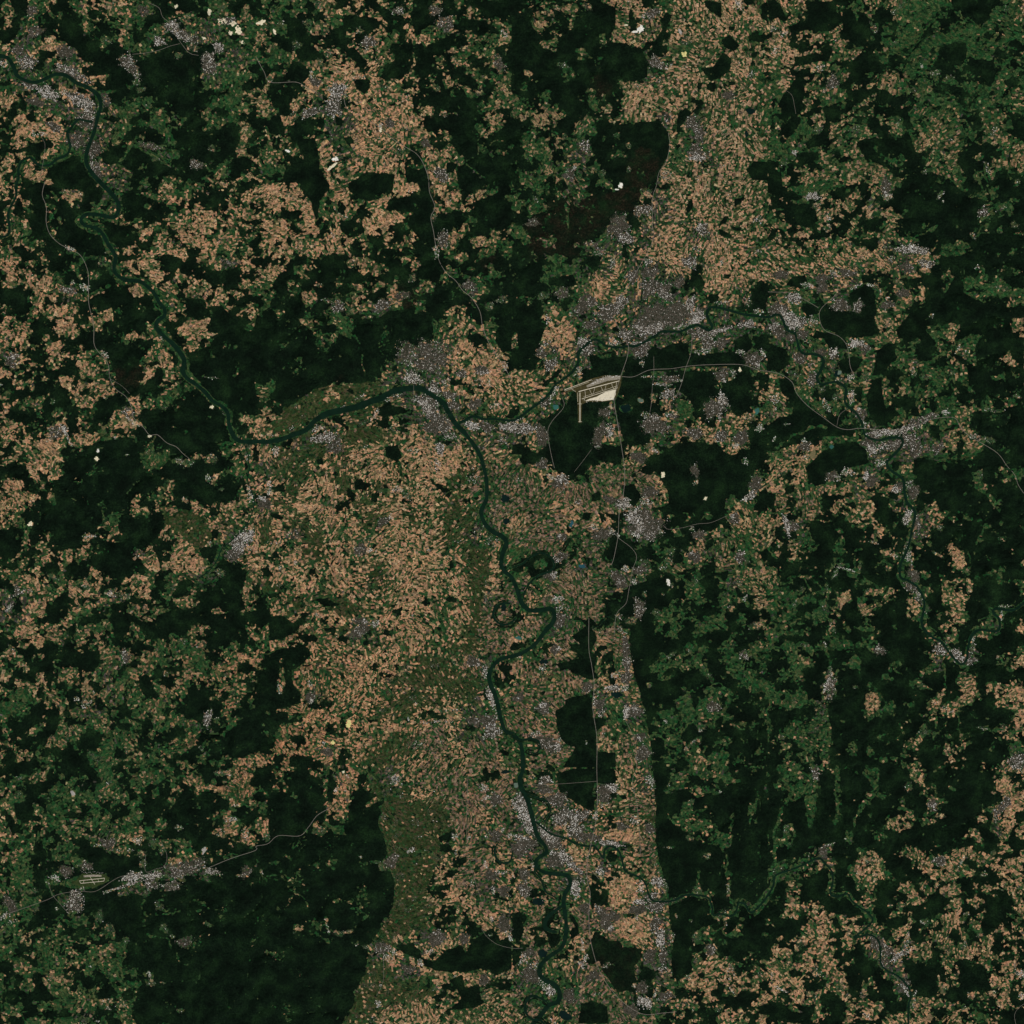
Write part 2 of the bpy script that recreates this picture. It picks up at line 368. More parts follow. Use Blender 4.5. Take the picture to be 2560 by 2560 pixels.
(0,2):"""F 18,10 22,0 78,0 78,10 70,14 62,20 56,26 50,20 40,18 38,8 28,6
F 0,12 18,12 18,30 8,34 0,32
F 102,8 112,6 124,0 124,12 118,20 112,26 104,28 94,26 98,18
F 70,34 82,28 92,24 100,32 108,36 110,46 98,44 90,50 80,46 70,42
F 84,70 96,68 98,80 94,86 86,82
F 118,78 130,74 141,76 140,86 128,90 118,86 # oval dark wood among the tan clearings left of the long farmed plain
F 148,84 156,74 166,78 174,76 172,90 166,94 158,86
F 164,50 180,42 188,46 182,56 178,66 168,68 162,58
F 156,30 168,30 168,42 160,44 157,36
F 34,66 40,70 42,78 36,80 33,74
F 26,98 42,96 44,104 34,108 26,106
F 10,102 24,104 24,110 14,108
F 46,106 60,104 60,110 50,114 45,110
F 108,84 116,84 116,96 110,94
F 88,158 98,160 98,166 90,164
F 66,162 76,164 78,172 68,172 64,168
F 172,166 186,154 193,152 193,182 180,184 168,178
F 160,144 168,144 170,150 160,150
F 178,112 193,116 193,120 180,122
F 142,126 148,130 152,142 144,146 142,138
F 186,132 193,128 193,140 186,138
F 54,180 66,184 68,193 54,193
F 124,184 134,188 134,193 124,193
F 60,80 80,76 84,80 72,84 62,86
F 134,54 142,50 148,54 144,60 132,66 132,76 128,68
v 124,0 150,0 158,12 162,18 152,28 130,14 124,10
C 104,46 112,48 114,56 100,60 98,52
C 44,30 54,28 55,36 48,44 43,40
C 20,72 32,66 34,72 32,80 24,76
C 14,84 24,88 34,96 30,104 24,100 16,92
C 50,52 60,58 84,66 82,70 66,64 52,58
o 112,36 130,38 145,38 156,36 152,46 130,44 114,46
C 68,40 74,44 74,48 69,48
C 104,54 114,58 112,66 104,64
c 74,100 86,100 86,112 76,112""",
(1,2):"""F 10,80 20,78 28,84 36,78 41,76 41,79 30,90 20,96 10,97 10,90 # pointed dark wood on the left rim of the long farmed plain
F 0,72 8,74 10,80 4,89 0,84
F 16,104 26,102 34,100 40,104 42,108 36,114 28,120 28,130 34,138 34,144 22,148 0,150 0,124 6,118 10,108 # large dark massif with a town in its valley left of the farmed plain
F 0,152 10,156 14,164 14,176 8,180 0,178
F 16,150 34,152 36,158 22,160
F 44,66 52,65 64,70 52,72
F 26,188 40,184 44,186 40,190 52,190 52,193 24,193
c 18,110 21,112 22,134 16,136 18,126
v 162,30 176,28 176,50 170,70 168,90 160,110 158,100 164,70 162,50
v 118,108 136,108 138,118 120,114
v 124,116 150,128 162,122 162,136 148,132 124,132 112,128
v 108,138 122,132 126,140 112,150 108,146
v 90,185 104,165 108,170 98,190
v 36,14 50,12 54,26 38,26
v 60,86 72,88 68,92 62,92
v 44,65 68,66 84,74 70,80 56,74
v 0,8 12,4 14,20 4,26
v 4,56 18,54 18,60 6,61""",
(2,2):"""F 48,92 56,86 52,82 46,82 48,78 56,82 58,79 63,84 62,90 64,96 60,106 64,108 62,120 66,126 56,126 46,122 42,118 36,120 35,115 44,112 50,110 44,104 44,100 52,100 50,98 45,94 # upper of two sharp-edged dark forests on the plain, with stepped left edge
F 41,142 48,139 58,138 60,144 61,156 70,156 70,160 64,166 64,180 78,182 78,193 38,193 48,178 42,176 38,172 34,162 33,150 40,146
F 70,108 76,104 76,112 72,116 70,112 # small dark wood between the stepped forest and the hill edge
F 104,16 112,14 120,26 126,24 138,22 140,24 128,28 118,30 112,40 108,36 106,26
F 80,18 88,22 93,30 92,40 84,44 76,42 76,36 78,28
F 114,10 124,10 130,14 150,12 140,18 126,22 118,18
F 124,0 165,0 160,4 130,10 125,6
F 88,56 102,52 102,58 100,68 90,74 84,70 84,62
F 100,58 104,46 112,44 110,64 106,78 100,90 102,98 98,108 92,116 90,104 88,96 94,86 100,78
F 90,112 100,112 100,122 92,118
F 116,46 122,46 120,52 116,52
F 124,46 138,42 140,46 130,52 126,50
F 146,42 152,38 154,46 164,44 160,58 164,60 154,62 148,58 146,50
F 138,76 150,70 158,72 158,78 150,80 140,76
F 170,60 175,64 176,72 183,74 178,80 170,80 168,76 172,68
F 138,96 148,92 158,90 170,88 168,100 156,104 140,102
F 108,96 120,94 120,102 110,104
F 104,132 116,126 128,122 130,130 116,142 106,148 102,140
F 100,150 114,154 112,164 104,160
F 164,128 174,126 172,140 164,134
F 154,160 164,146 170,140 180,138 193,134 193,148 184,150 180,160 176,170 170,164 164,180 154,172
F 184,164 193,160 193,193 180,193
F 104,164 116,168 114,193 106,193
F 110,112 124,114 130,122 118,124 110,122
F 54,0 60,0 58,7 53,5
F 84,0 90,0 88,6
F 69,0 80,2 82,8 76,6
F 8,36 14,32 22,29 29,32 33,40 29,46 22,48 14,50 16,44 24,44 28,40 24,35 16,38 10,44 4,46 0,44 0,40
C 46,104 50,106 45,110 40,108 42,102
g 74,156 78,150 79,162 72,160
g 17,37 23,36 27,39 25,43 19,43 16,41
g 9,42 13,41 13,46 9,47
g 176,14 180,14 181,30 174,44 171,46 176,32""",
(3,2):"""F 82,0 100,0 104,10 108,12 104,18 94,16 88,12 84,6
F 32,6 48,8 50,14 44,22 36,24 32,16
F 52,8 68,8 66,16 60,18
F 70,26 80,26 88,34 96,36 88,42 86,44 96,46 100,42 100,50 92,54 84,56 74,50 66,40 68,32
F 116,20 126,18 132,22 132,30 124,32 118,28 # round dark wood right of the river in the upper right hills
F 110,34 118,30 126,34 122,40 118,46 114,46 110,40
F 134,8 150,6 160,10 158,20 154,32 146,26 138,20 134,14
F 120,62 130,60 132,70 136,74 128,78 120,70
F 118,76 132,74 134,82 128,88 122,92 119,86
F 154,46 193,34 193,66 184,68 170,70 164,78 168,88 158,88 154,92 150,104 146,112 140,104 142,94 148,84 150,74 156,62
F 158,96 170,92 186,84 190,90 193,92 193,100 180,106 170,108 160,106 156,100
F 46,48 56,46 64,50 66,60 58,62 50,58
F 62,58 72,52 78,58 68,62 66,72 74,80 78,82 84,72 92,66 106,62 104,80 116,84 118,94 126,104 114,106 110,116 94,112 88,106 92,98 86,90 80,90 74,96 66,92 60,84 62,70
F 10,50 30,50 40,58 30,62 16,58 6,56
F 30,90 42,84 44,92 40,98 36,94
F 46,104 60,104 74,100 78,108 86,116 94,116 104,124 110,128 114,134 108,138 100,136 96,132 84,130 80,124 66,124 58,118 48,116 44,110
F 94,140 110,134 124,134 128,140 114,150 108,150 104,146 98,150
F 134,112 150,114 170,112 184,130 172,128 166,120 146,122 138,130 132,124
F 52,124 70,126 84,130 82,134 72,140 70,152 60,150 54,142
F 22,118 40,112 46,120 36,124 24,122
F 28,130 40,130 40,142 30,142
F 46,150 70,150 70,162 60,172 58,193 48,193 44,176
F 64,166 88,150 96,156 106,160 108,166 100,178 110,190 84,193 70,190
F 118,164 128,156 142,154 146,170 138,180 132,170 124,176 120,193 112,180
F 146,160 166,166 180,176 184,184 170,193 152,182 148,172
F 166,136 170,136 172,148 164,150
F 140,150 158,146 160,152 150,152
F 6,130 14,130 14,160 6,164 0,150
c 114,120 122,116 126,120 120,126 114,124
C 73,140 78,135 84,138 82,150 76,153 72,146
C 160,84 166,84 165,87 160,86
C 187,88 193,84 193,92 188,90
g 86,122 92,121 92,126 87,126
g 60,112 64,108 70,112 68,118 61,118
g 66,98 72,94 75,98 72,104 66,102
C 137,24 148,30 150,40 144,42 136,32
c 131,52 150,50 154,60 150,66 146,80 138,84 134,90 128,88 138,80 138,72 131,66
C 106,64 116,70 114,80 109,76
c 82,58 92,56 100,60 90,64 84,64
C 68,68 74,68 77,78 71,80
C 56,60 62,58 64,66 58,70 52,68""",
(0,3):"""F 83,110 100,100 126,102 140,96 193,90 193,193 104,193 100,180 104,168 112,150 104,140 110,128 96,124 86,118
F 70,102 90,98 112,96 120,84 146,86 150,92 193,86 193,110 110,112 86,110
F 68,65 86,65 108,70 126,68 124,76 112,78 90,80 80,80 78,72 # dark wood strip above the small airfield and the long grey valley city
F 60,72 72,66 78,72 72,74 60,76
F 120,22 132,28 134,22 146,24 162,26 164,32 156,38 160,48 154,50 152,42 138,42 124,38 118,30 # branching dark wood above the long grey valley city at lower left
F 146,50 164,50 164,58 152,62 144,56
F 160,68 172,64 193,64 193,86 170,84 164,78
F 20,112 40,106 44,112 32,118 22,120
F 40,88 60,92 66,100 50,94 38,92
F 50,96 70,92 82,92 76,100 66,104
F 12,30 24,24 26,34 20,42 12,38
F 96,18 102,16 104,22 98,26
F 152,0 160,0 160,12 154,12
F 188,8 193,8 193,16 188,14
F 185,34 193,32 193,46 186,44
F 14,182 28,178 30,186 18,190
F 68,60 76,60 76,64 68,64
g 14,98 30,96 34,90 30,104 16,104
g 168,66 178,64 180,68 170,70
g 52,84 62,80 80,80 82,86 66,92 52,90""",
(1,3):"""F 10,24 28,22 40,26 52,28 54,32 46,36 42,44 50,50 58,46 60,40 66,42 72,40 74,32 80,24 88,22 90,28 92,30 93,44 96,52 98,56 99,64 98,69 92,72 98,75 104,84 105,92 103,104 100,112 94,120 92,124 86,134 84,138 85,142 84,148 82,152 78,164 73,174 73,180 68,186 64,194 0,194 0,84 2,74 2,60 10,50
F 0,0 8,0 6,8 8,16 4,22 0,20
F 22,2 40,2 42,12 40,18 32,20 24,14 20,8
F 56,0 60,4 58,20 55,26 54,14
F 76,20 84,19 92,20 90,23 82,22 78,30 72,38 70,36
F 138,52 146,48 150,46 151,50 146,54 138,56 # small dark wood in the vineyard plain, upper of a stacked pair
F 138,58 146,58 147,61 140,62 # small dark wood in the vineyard plain, lower of a stacked pair
F 106,134 118,132 122,136 126,144 134,146 146,136 154,135 158,140 164,130 176,122 184,130 193,126 193,152 180,156 174,150 160,154 140,154 128,150 122,144 112,140
F 146,160 156,156 158,166 168,164 170,172 174,176 168,180 156,182 148,182 144,184 156,174 152,168
F 178,93 184,95 192,100 190,102 182,98
v 94,30 100,22 118,26 144,24 146,32 144,46 138,56 140,66 134,72 130,88 128,110 118,118 116,124 104,126 96,120 102,106 106,92 104,80 100,70 98,56 95,44
v 86,145 102,146 104,158 140,170 120,176 98,180 84,190 70,190 74,176 80,160
c 42,44 56,38 58,46 48,52
g 56,44 66,44 68,50 58,49
C 44,31 48,30 47,33 44,33
c 28,119 36,118 36,121 28,123
C 83,28 90,23 92,26 84,31""",
(2,3):"""F 34,4 48,0 77,0 78,10 72,14 68,12 62,12 60,20 62,24 62,32 58,34 52,28 44,24 36,20 34,12
F 26,105 34,108 30,116 28,120 34,126 40,128 48,120 40,108 46,112 50,118 50,126 44,130 36,132 30,138 28,132 24,120 # dark riverside wood wrapped round a river loop near the bottom
F 36,94 40,100 46,104 40,108 34,106
F 108,0 118,0 118,14 112,16 108,10
F 108,18 130,16 140,22 156,20 158,30 166,22 180,24 178,36 166,50 156,48 152,30 126,24 120,40 118,28 110,36
F 109,36 118,40 128,46 134,50 140,56 152,58 158,60 160,76 164,94 150,96 146,92 140,90 134,96 120,97 118,88 114,78 110,66 108,50
F 166,48 178,36 193,20 193,104 184,108 178,102 170,100 164,98 166,80 162,66 170,60
F 118,102 128,98 146,98 150,108 150,114 142,122 130,126 126,140 128,146 124,156 120,150 122,130 120,116
F 150,116 156,112 156,122 152,122
F 162,114 172,112 170,120 162,126
F 168,134 180,130 180,136 170,146 166,144
F 134,136 142,132 146,136 140,140
d 60,130 64,124 72,130 80,130 84,136 98,136 99,142 92,150 94,160 88,168 80,170 68,152 66,146 58,148 54,142 58,138 # large brownish-black forest split by a motorway near the bottom
F 52,178 60,176 72,180 73,193 50,193 # blocky dark wood at the bottom edge right of the river loops
F 92,172 96,174 104,182 105,188 97,186 92,180
F 58,88 66,94 66,100 60,98
F 60,80 66,82 66,86 60,84
F 0,112 6,114 9,122 6,130 0,128
F 0,132 8,138 6,146 0,150
F 72,92 73,100 66,98 68,93
F 112,164 117,166 118,170 112,170
F 100,150 106,154 104,160 96,158
F 172,172 182,174 180,182 170,178 # dark squarish wood among the tan fields near the bottom right
F 150,168 160,166 158,174 150,172
F 186,180 193,178 193,186 188,186
o 74,86 84,82 92,84 94,96 88,108 82,110 76,104 74,98
o 66,58 70,48 84,44 96,44 96,56 84,56 72,54
o 78,118 90,112 104,118 104,132 90,134 80,128""",
(3,3):"""F 0,10 6,14 12,24 8,38 6,46 5,64 0,70
F 14,26 28,20 28,34 30,42 30,62 22,68 20,56 20,46 12,42
F 34,20 48,14 48,24 42,36 44,40 48,44 58,36 56,24 66,26 74,22 66,34 64,46 62,52 50,56 34,56 34,42
F 54,0 70,6 78,12 76,18 68,22 56,22
F 84,6 102,4 106,12 100,20 96,26 100,34 90,40 86,46 98,48 118,44 130,42 134,48 126,56 118,54 100,58 94,66 90,70 80,62 66,60 66,50 68,38 80,26
F 120,0 154,0 166,16 168,28 156,34 156,44 148,52 138,52 136,40 132,32 138,24 128,22 128,10
F 108,22 118,20 120,30 114,32
F 0,84 8,86 16,84 12,100 8,112 14,116 22,112 30,108 26,120 20,128 14,132 8,126 4,114 0,110
F 25,88 46,72 48,86 46,96 56,100 64,108 72,112 60,112 44,108 42,98 32,98 28,104 24,96
F 82,82 90,84 100,86 98,92 106,98 104,106 94,102 84,104 80,96
F 92,68 106,70 104,84 98,86 92,80
F 108,80 112,84 114,92 118,95 116,97 110,92 107,84
F 110,106 124,96 136,98 134,104 124,112 114,116 108,112
F 90,114 104,112 106,118 96,122 90,120
F 76,154 84,152 88,160 92,158 96,162 90,168 84,168
F 46,168 54,172 60,182 54,186 46,180
F 18,142 26,144 22,146
F 14,152 24,152 26,156 18,158
F 60,160 70,162 70,168 62,168
F 108,160 114,148 124,142 130,148 126,160 130,168 120,174 110,172
F 146,152 160,148 160,166 150,170 144,162
F 138,124 144,122 144,130 136,128
F 160,120 170,100 182,102 190,112 180,110 172,120 164,128
F 172,92 180,92 188,104 178,102
F 0,176 10,180 22,184 30,190 20,193 0,186
F 88,172 98,172 98,186 88,184
F 178,142 186,138 186,144 178,146
F 178,184 190,180 193,193 176,193
F 148,54 156,52 158,60 148,60
F 66,146 72,142 78,150 76,158 68,152
C 33,102 41,100 42,106 34,111
c 13,90 24,88 24,100 22,114 10,112 14,102
c 66,72 86,66 90,84 82,84 82,100 76,104 73,96 76,86 66,84
C 62,114 68,111 72,112 64,119
C 62,122 72,118 78,120 66,124
C 170,8 188,6 193,20 190,36 180,50 176,40 182,24 172,16
g 10,44 18,42 21,52 18,60 10,56
g 28,24 37,18 36,32 31,36""",
}
# Rivers: name, label, width in map units, water level from first to last point (hundreds of metres), traced points
RIVERS = [
("great river looping up the plain and through the gorge, from bottom centre to upper left", 11.0, .86, .60,
 "23: 15,194 17,192 23,185 28,179 34,177 36,173 35,167 31,163 25,160 21,156 21,151 24,146 30,141 37,136 40,129 41,120 40,110 39,102 40,95 43,90 44,85 41,81 33,80 25,79 20,76 18,71 21,67 26,64 25,59 21,54 18,48 16,40 14,32 11,22 7,15 6,8 8,2;"
 "22: 8,183 6,174 1,168; 12: 188,165 185,157 183,148 180,137 177,130 176,123 179,116 185,111 193,109; 22: 6,107 12,104 19,98 25,90 31,83 32,77 29,73 22,74 13,74 7,68 4,59 0,50; 12: 188,45 185,40 186,32 189,23 185,18 179,15 173,9 170,0;"
 "11: 174,183 174,170 172,160 169,150 164,142 157,133 151,127 146,119 141,111 133,105 124,100 115,100 104,102 95,107 86,110 76,114 66,116 54,119 45,124 38,131 28,135 20,138 10,140 0,140;"
 "01: 183,140 177,137 173,128 172,119 168,114 160,109 155,103 148,97 141,92 138,87 139,79 136,73 130,66 123,60 118,54 119,49 124,45 124,40 120,35 117,29 111,23 105,19 95,18 88,14 86,9 87,0;"
 "00: 82,185 77,176 72,172 64,170 61,166 65,162 74,162 85,164 89,160 89,153 84,146 76,138 69,130 65,122 66,113 69,105 72,96 74,87 76,80 74,72 66,66 57,62 50,57 42,56 35,59 27,62 20,61 13,57 10,50 6,44 0,42 -10,40"),
("winding dark river entering from the left edge to the upper left city", 6.0, .72, .64,
 "00: -8,180 0,179 6,177 7,170 6,162 8,156 12,148 12,140 14,134 14,127 17,121 23,119 27,123 32,125 38,124 43,120 50,117 53,111 52,106 51,100 54,96 57,92 60,90 64,91 70,92"),
("dark green river from the right edge through the big grey city to the great river", 6.2, 1.15, .74,
 "32: 200,66 193,69 185,74 172,73 170,76 174,80 175,86 172,90 160,89 154,93 151,103 150,111 146,115 141,111 136,105 131,98 125,95 119,90 116,83 118,72 117,64 112,56 106,52 100,49 100,40 104,31 107,22 109,12 111,0;"
 "31: 105,186 103,178 102,169 96,164 91,160 90,155 96,149 101,143 101,138 94,137 83,139 74,136 72,131 70,124 65,117 60,113 58,109 59,101 56,97 51,95 45,96 40,97 37,92 40,86 42,80 40,76 34,74 28,74 24,71 22,64 20,58 16,57 13,53 10,46 6,44 0,46;"
 "21: 175,44 164,41 156,39 150,39 147,43 149,49 151,53 149,56 144,54 140,52 134,54 127,57 120,57 113,57 108,60 100,65 93,68 88,68 80,69 72,68 67,65 62,63 55,68 50,74 50,80 46,87 40,92 33,97 28,104 23,109 16,114 8,120 0,124; 11: 180,123 172,123 164,121 158,124 153,126"),
("narrow river from the wooded hills at lower right into the great river", 4.8, 1.4, .8,
 "33: 106,200 106,180 108,172 105,164 98,157 90,153 85,147 85,138 83,130 76,126 65,128 70,124 77,118 79,114 75,109 69,105 63,100 60,95 52,97 47,95 49,86 48,78 43,72 38,68 27,73 17,77 6,81 4,89 0,96;"
 "23: 186,105 180,109 176,103 171,102 169,109 164,112 158,110 152,111 151,105 148,98 140,96 131,96 122,100 113,101 106,100 103,95 101,88 97,83 90,80 85,77 83,69 80,62 74,59 70,62 69,68 66,64 62,59 56,59 48,57 40,53 30,50 23,45 18,41"),
("small river in the left valley joining the great river at its sharp bend", 2.6, 1.0, .7,
 "02: 150,50 158,44 164,36 168,27 178,19 188,6; 01: 192,186 190,178 187,170 188,160 187,150 184,141"),
]
OXBOWS = [
("ring-shaped oxbow lake on the plain left of the great river", 6.4, "12: 192,69 186,69 181,72 179,77 181,82 186,85 192,84 196,80"),
("curving old river arm looping through dark floodplain woods", 5.0, "22: 0,42 8,39 14,34 22,31 29,34 32,40 28,45 20,48 14,53 10,60 8,67"),
("hooked old river arm beside the upper plain town", 4.6, "22: 1,169 8,172 14,171 20,173 21,178 18,182 12,181"),
("old harbour arm curving through the grey river port city", 4.0, "23: 9,19 18,22 26,25 29,30 28,35 24,41"),
("old river arm around the island below the port city", 4.6, "23: 19,73 17,78 22,84 24,90 26,94 30,96 34,99"),
("broad old river arm looping left near the bottom", 9.0, "23: 38,104 31,109 26,114 25,120 29,123 34,124"),
("large oxbow loop at the bottom edge beside the river", 6.0, "23: 28,178 22,174 15,172 11,176 10,183 14,189 22,191 26,196"),
("dark oxbow ring on the plain left of the port city", 4.6, "13: 183,56 180,62 182,69 187,72 192,70 194,62"),
("thin curved oxbow left of the white-roofed riverside town", 1.8, "12: 193,51 187,52 184,55 185,58"),
("coiled small oxbow on the plain below the airport", 1.8, "22: 39,28 42,22 47,19 51,21 52,25 50,28 47,27"),
("thin curved oxbow above the hill-edge town", 1.8, "22: 43,32 50,31 55,33 57,37 56,41"),
("oxbow curve between the stepped forest and the hill edge", 1.8, "22: 60,87 66,86 69,82 72,79 77,81"),
]
LAKES = [ # sheet, x, y, rx, ry, rotation, colour, label
(21,33,114,2.4,1.8,0,'teal',"turquoise pond at the left end of the airport"),
(21,86,115,4.4,2.8,0,'deep',"dark blue lake below the airport runways"),
(21,97,109,2.2,1.4,20,'pale',"pale grey pond right of the dark blue airport lake"),
(21,185,117,1.6,2.6,10,'teal',"turquoise pond between woods right of the airport"),
(22,53,41,2.6,1.4,0,'blue',"blue rectangular pond on the plain right of the wooded river loop"),
(22,5,95,2.8,1.2,15,'teal',"turquoise slanting pond inside the river bend"),
(22,45,9,1.2,3.2,20,'blue',"narrow blue pond on the plain below the airport"),
(22,79,138,4.0,2.4,0,'deep',"dark lake at the foot of the right hill edge"),
(11,188,183,3.0,3.0,0,'deep',"dark pond right of the river below the river junction"),
(12,187,72,2.0,2.4,0,'deep',"dark pond inside the ring-shaped oxbow"),
(12,189,7,2.4,2.4,0,'deep',"dark pond right of the river on the upper plain"),
(23,20,101,4.2,3.0,20,'deep',"dark blue lake between river arms near the bottom"),
(23,23,140,3.4,3.0,0,'deep',"dark lake left of the river near the bottom"),
(23,40,187,5.0,3.0,30,'deep',"dark lake by the blocky wood at the bottom edge"),
(23,3,13,1.8,1.8,0,'pale',"small pale dock basin beside the river port city"),
(31,52,89,1.8,3.0,0,'deep',"dark lake inside the right river's bend"),
(31,48,144,1.6,1.4,0,'teal',"turquoise pond on the wood edge at right"),
(31,54,88,1.4,1.8,0,'pale',"pale green pond inside the right river's bend"),
(20,177,101,1.4,2.2,0,'deep',"dark teal pond among the upper right fields"),
(20,180,84,3.4,2.2,0,'deep',"dark marshy lake among the upper right fields"),
(23,58,119,1.2,1.0,0,'deep',"little dark pond beside the motorway near the bottom"),
(22,24,113,3.2,1.8,0,'deep',"small dark pond on the plain left of the stepped forest"),
(13,188,3,3.4,1.4,0,'deep',"dark harbour basin at the bend by the lower plain"),
]
ROADS = [
("pale motorway winding down through the left uplands", 1.5, "00: 34,137 32,147 35,156 35,168 38,177 45,184 53,188 61,193; 01: 66,10 67,20 67,35 70,48 71,56 71,66 74,72 79,77 82,83 83,92 87,100 95,106 99,113 101,122 108,129 113,135 119,135 126,141 133,144 138,149 143,153"),
("pale road climbing through the quarry district at the top left", 1.1, "00: 112,2 120,6 123,13 130,19 134,28 137,33 143,40 150,42"),
("thin pale road across the brownish forest top at upper left", 1.0, "00: 100,41 110,40 120,38 128,35 136,33"),
("motorway crossing the tan basin and running down to the forest gap", 1.5, "10: 0,43 6,54 11,62 30,62 38,66 46,70; 10: 66,73 69,82 80,88 90,94 96,98 102,104 113,111 121,116 126,123 130,134 131,145 135,156 132,164 134,175 137,193; 11: 141,9 145,14 151,19 156,26 163,32 169,42 171,53 175,64 181,74 188,85 193,93"),
("motorway curving round the upper forest edge and down to the big city", 1.3, "20: 118,100 119,110 116,123 111,130 109,140 106,150 106,170 105,185; 21: 80,36 78,48 83,58 88,68"),
("motorway passing the end of the airport and heading down the plain", 1.5, "21: 88,68 87,76 83,88 79,100 77,108 79,122 82,140 85,162 84,180; 22: 81,0 80,18 77,34 75,40"),
("long pale motorway through the forest right of the airport", 1.4, "21: 83,91 92,91 104,86 120,85 134,83 150,82 173,82 186,86; 31: 0,87 9,89 18,95 22,104 30,113 42,122 52,129 60,131 70,130 84,131 100,131 112,128 124,123 140,122 145,129 152,136 172,148 180,158 186,165 189,173 193,179"),
("road running down from the city through the forest right of the airport", 1.2, "21: 136,60 135,73 131,85 128,96 124,106"),
("straight forest road between the airport and the eastern suburbs", .9, "21: 107,76 107,90 106,98 105,112 104,118"),
("motorway looping left of the airport woods", 1.2, "21: 38,107 39,114 30,125 27,133 29,147 32,160"),
("thin road across the woods below the airport", .8, "21: 60,146 54,154 47,163"),
("motorway loop round the rectangular forest at right", 1.3, "31: 53,22 51,29 40,40 39,48 43,56 54,61 60,69 62,83 65,90"),
("motorway entering the right river plain", 1.2, "31: 0,27 18,28 26,32 38,39"),
("short curved link road near the right river city", .9, "31: 60,115 54,120 52,128"),
("motorway along the hill edge below the white-roofed town", 1.2, "22: 69,6 80,19 90,27 94,34 91,44 88,60 86,69 79,77 77,94"),
("straight pale motorway down through the sharp-edged dark forests", 1.4, "22: 58,80 58,103 60,115 62,130 61,148 64,170 64,193; 23: 64,35 57,70 57,85 59,95 58,110 59,128 63,145 68,157 77,170 88,180 100,186 113,185 124,184"),
("road on the hill-foot plain at lower right", .9, "22: 85,156 90,166 93,175 94,193; 23: 91,10 94,26 96,45 97,65"),
("straight road crossing the lower dark forest", .9, "23: 10,13 36,12 64,10"),
("diagonal railway line out of the river port city", .9, "23: 18,42 30,52 42,64 58,76 66,84"),
("pale motorway crossing the big lower left forest", 1.5, "03: 158,75 175,68 193,62; 13: 0,59 9,57 17,51 33,51 40,44 46,36 54,31"),
("motorway south of the small airfield at lower left", 1.1, "03: 0,112 34,100 45,95 60,93 72,93 85,85 91,82 100,80"),
("road climbing out of the long grey valley city", .9, "03: 110,65 110,78 118,76 124,74 126,66 122,56"),
("crossroad beyond the small airfield", .9, "03: 36,86 40,96 45,102 52,110"),
("curved road in the squarish wood at upper right", .8, "30: 12,67 18,72 20,80 21,86"),
("curved ring road at the bottom right corner", .9, "33: 200,174 190,180 186,186 187,194"),
("pale road curving through woods at the lower plain", .9, "13: 170,121 174,127 182,133 193,136; 23: 8,136"),
("thin bridge road over the wide river bend", .8, "11: 119,97 119,101 119,112"),
("motorway curve right of the white-roofed town", .9, "22: 114,10 118,13 128,12 140,9 150,8 162,3"),
("thin road through the woods left of the river gorge", .8, "00: 32,104 34,112 30,136"),
("valley road through the left uplands' brown wood", .8, "01: 82,92 92,98 98,104"),
("straight road down the lower vineyards", .8, "13: 96,138 96,160 91,172; 13: 96,186 97,193"),
("pale straight road through the lower plain fields", .8, "13: 160,4 159,40 160,66 165,84 170,100"),
]
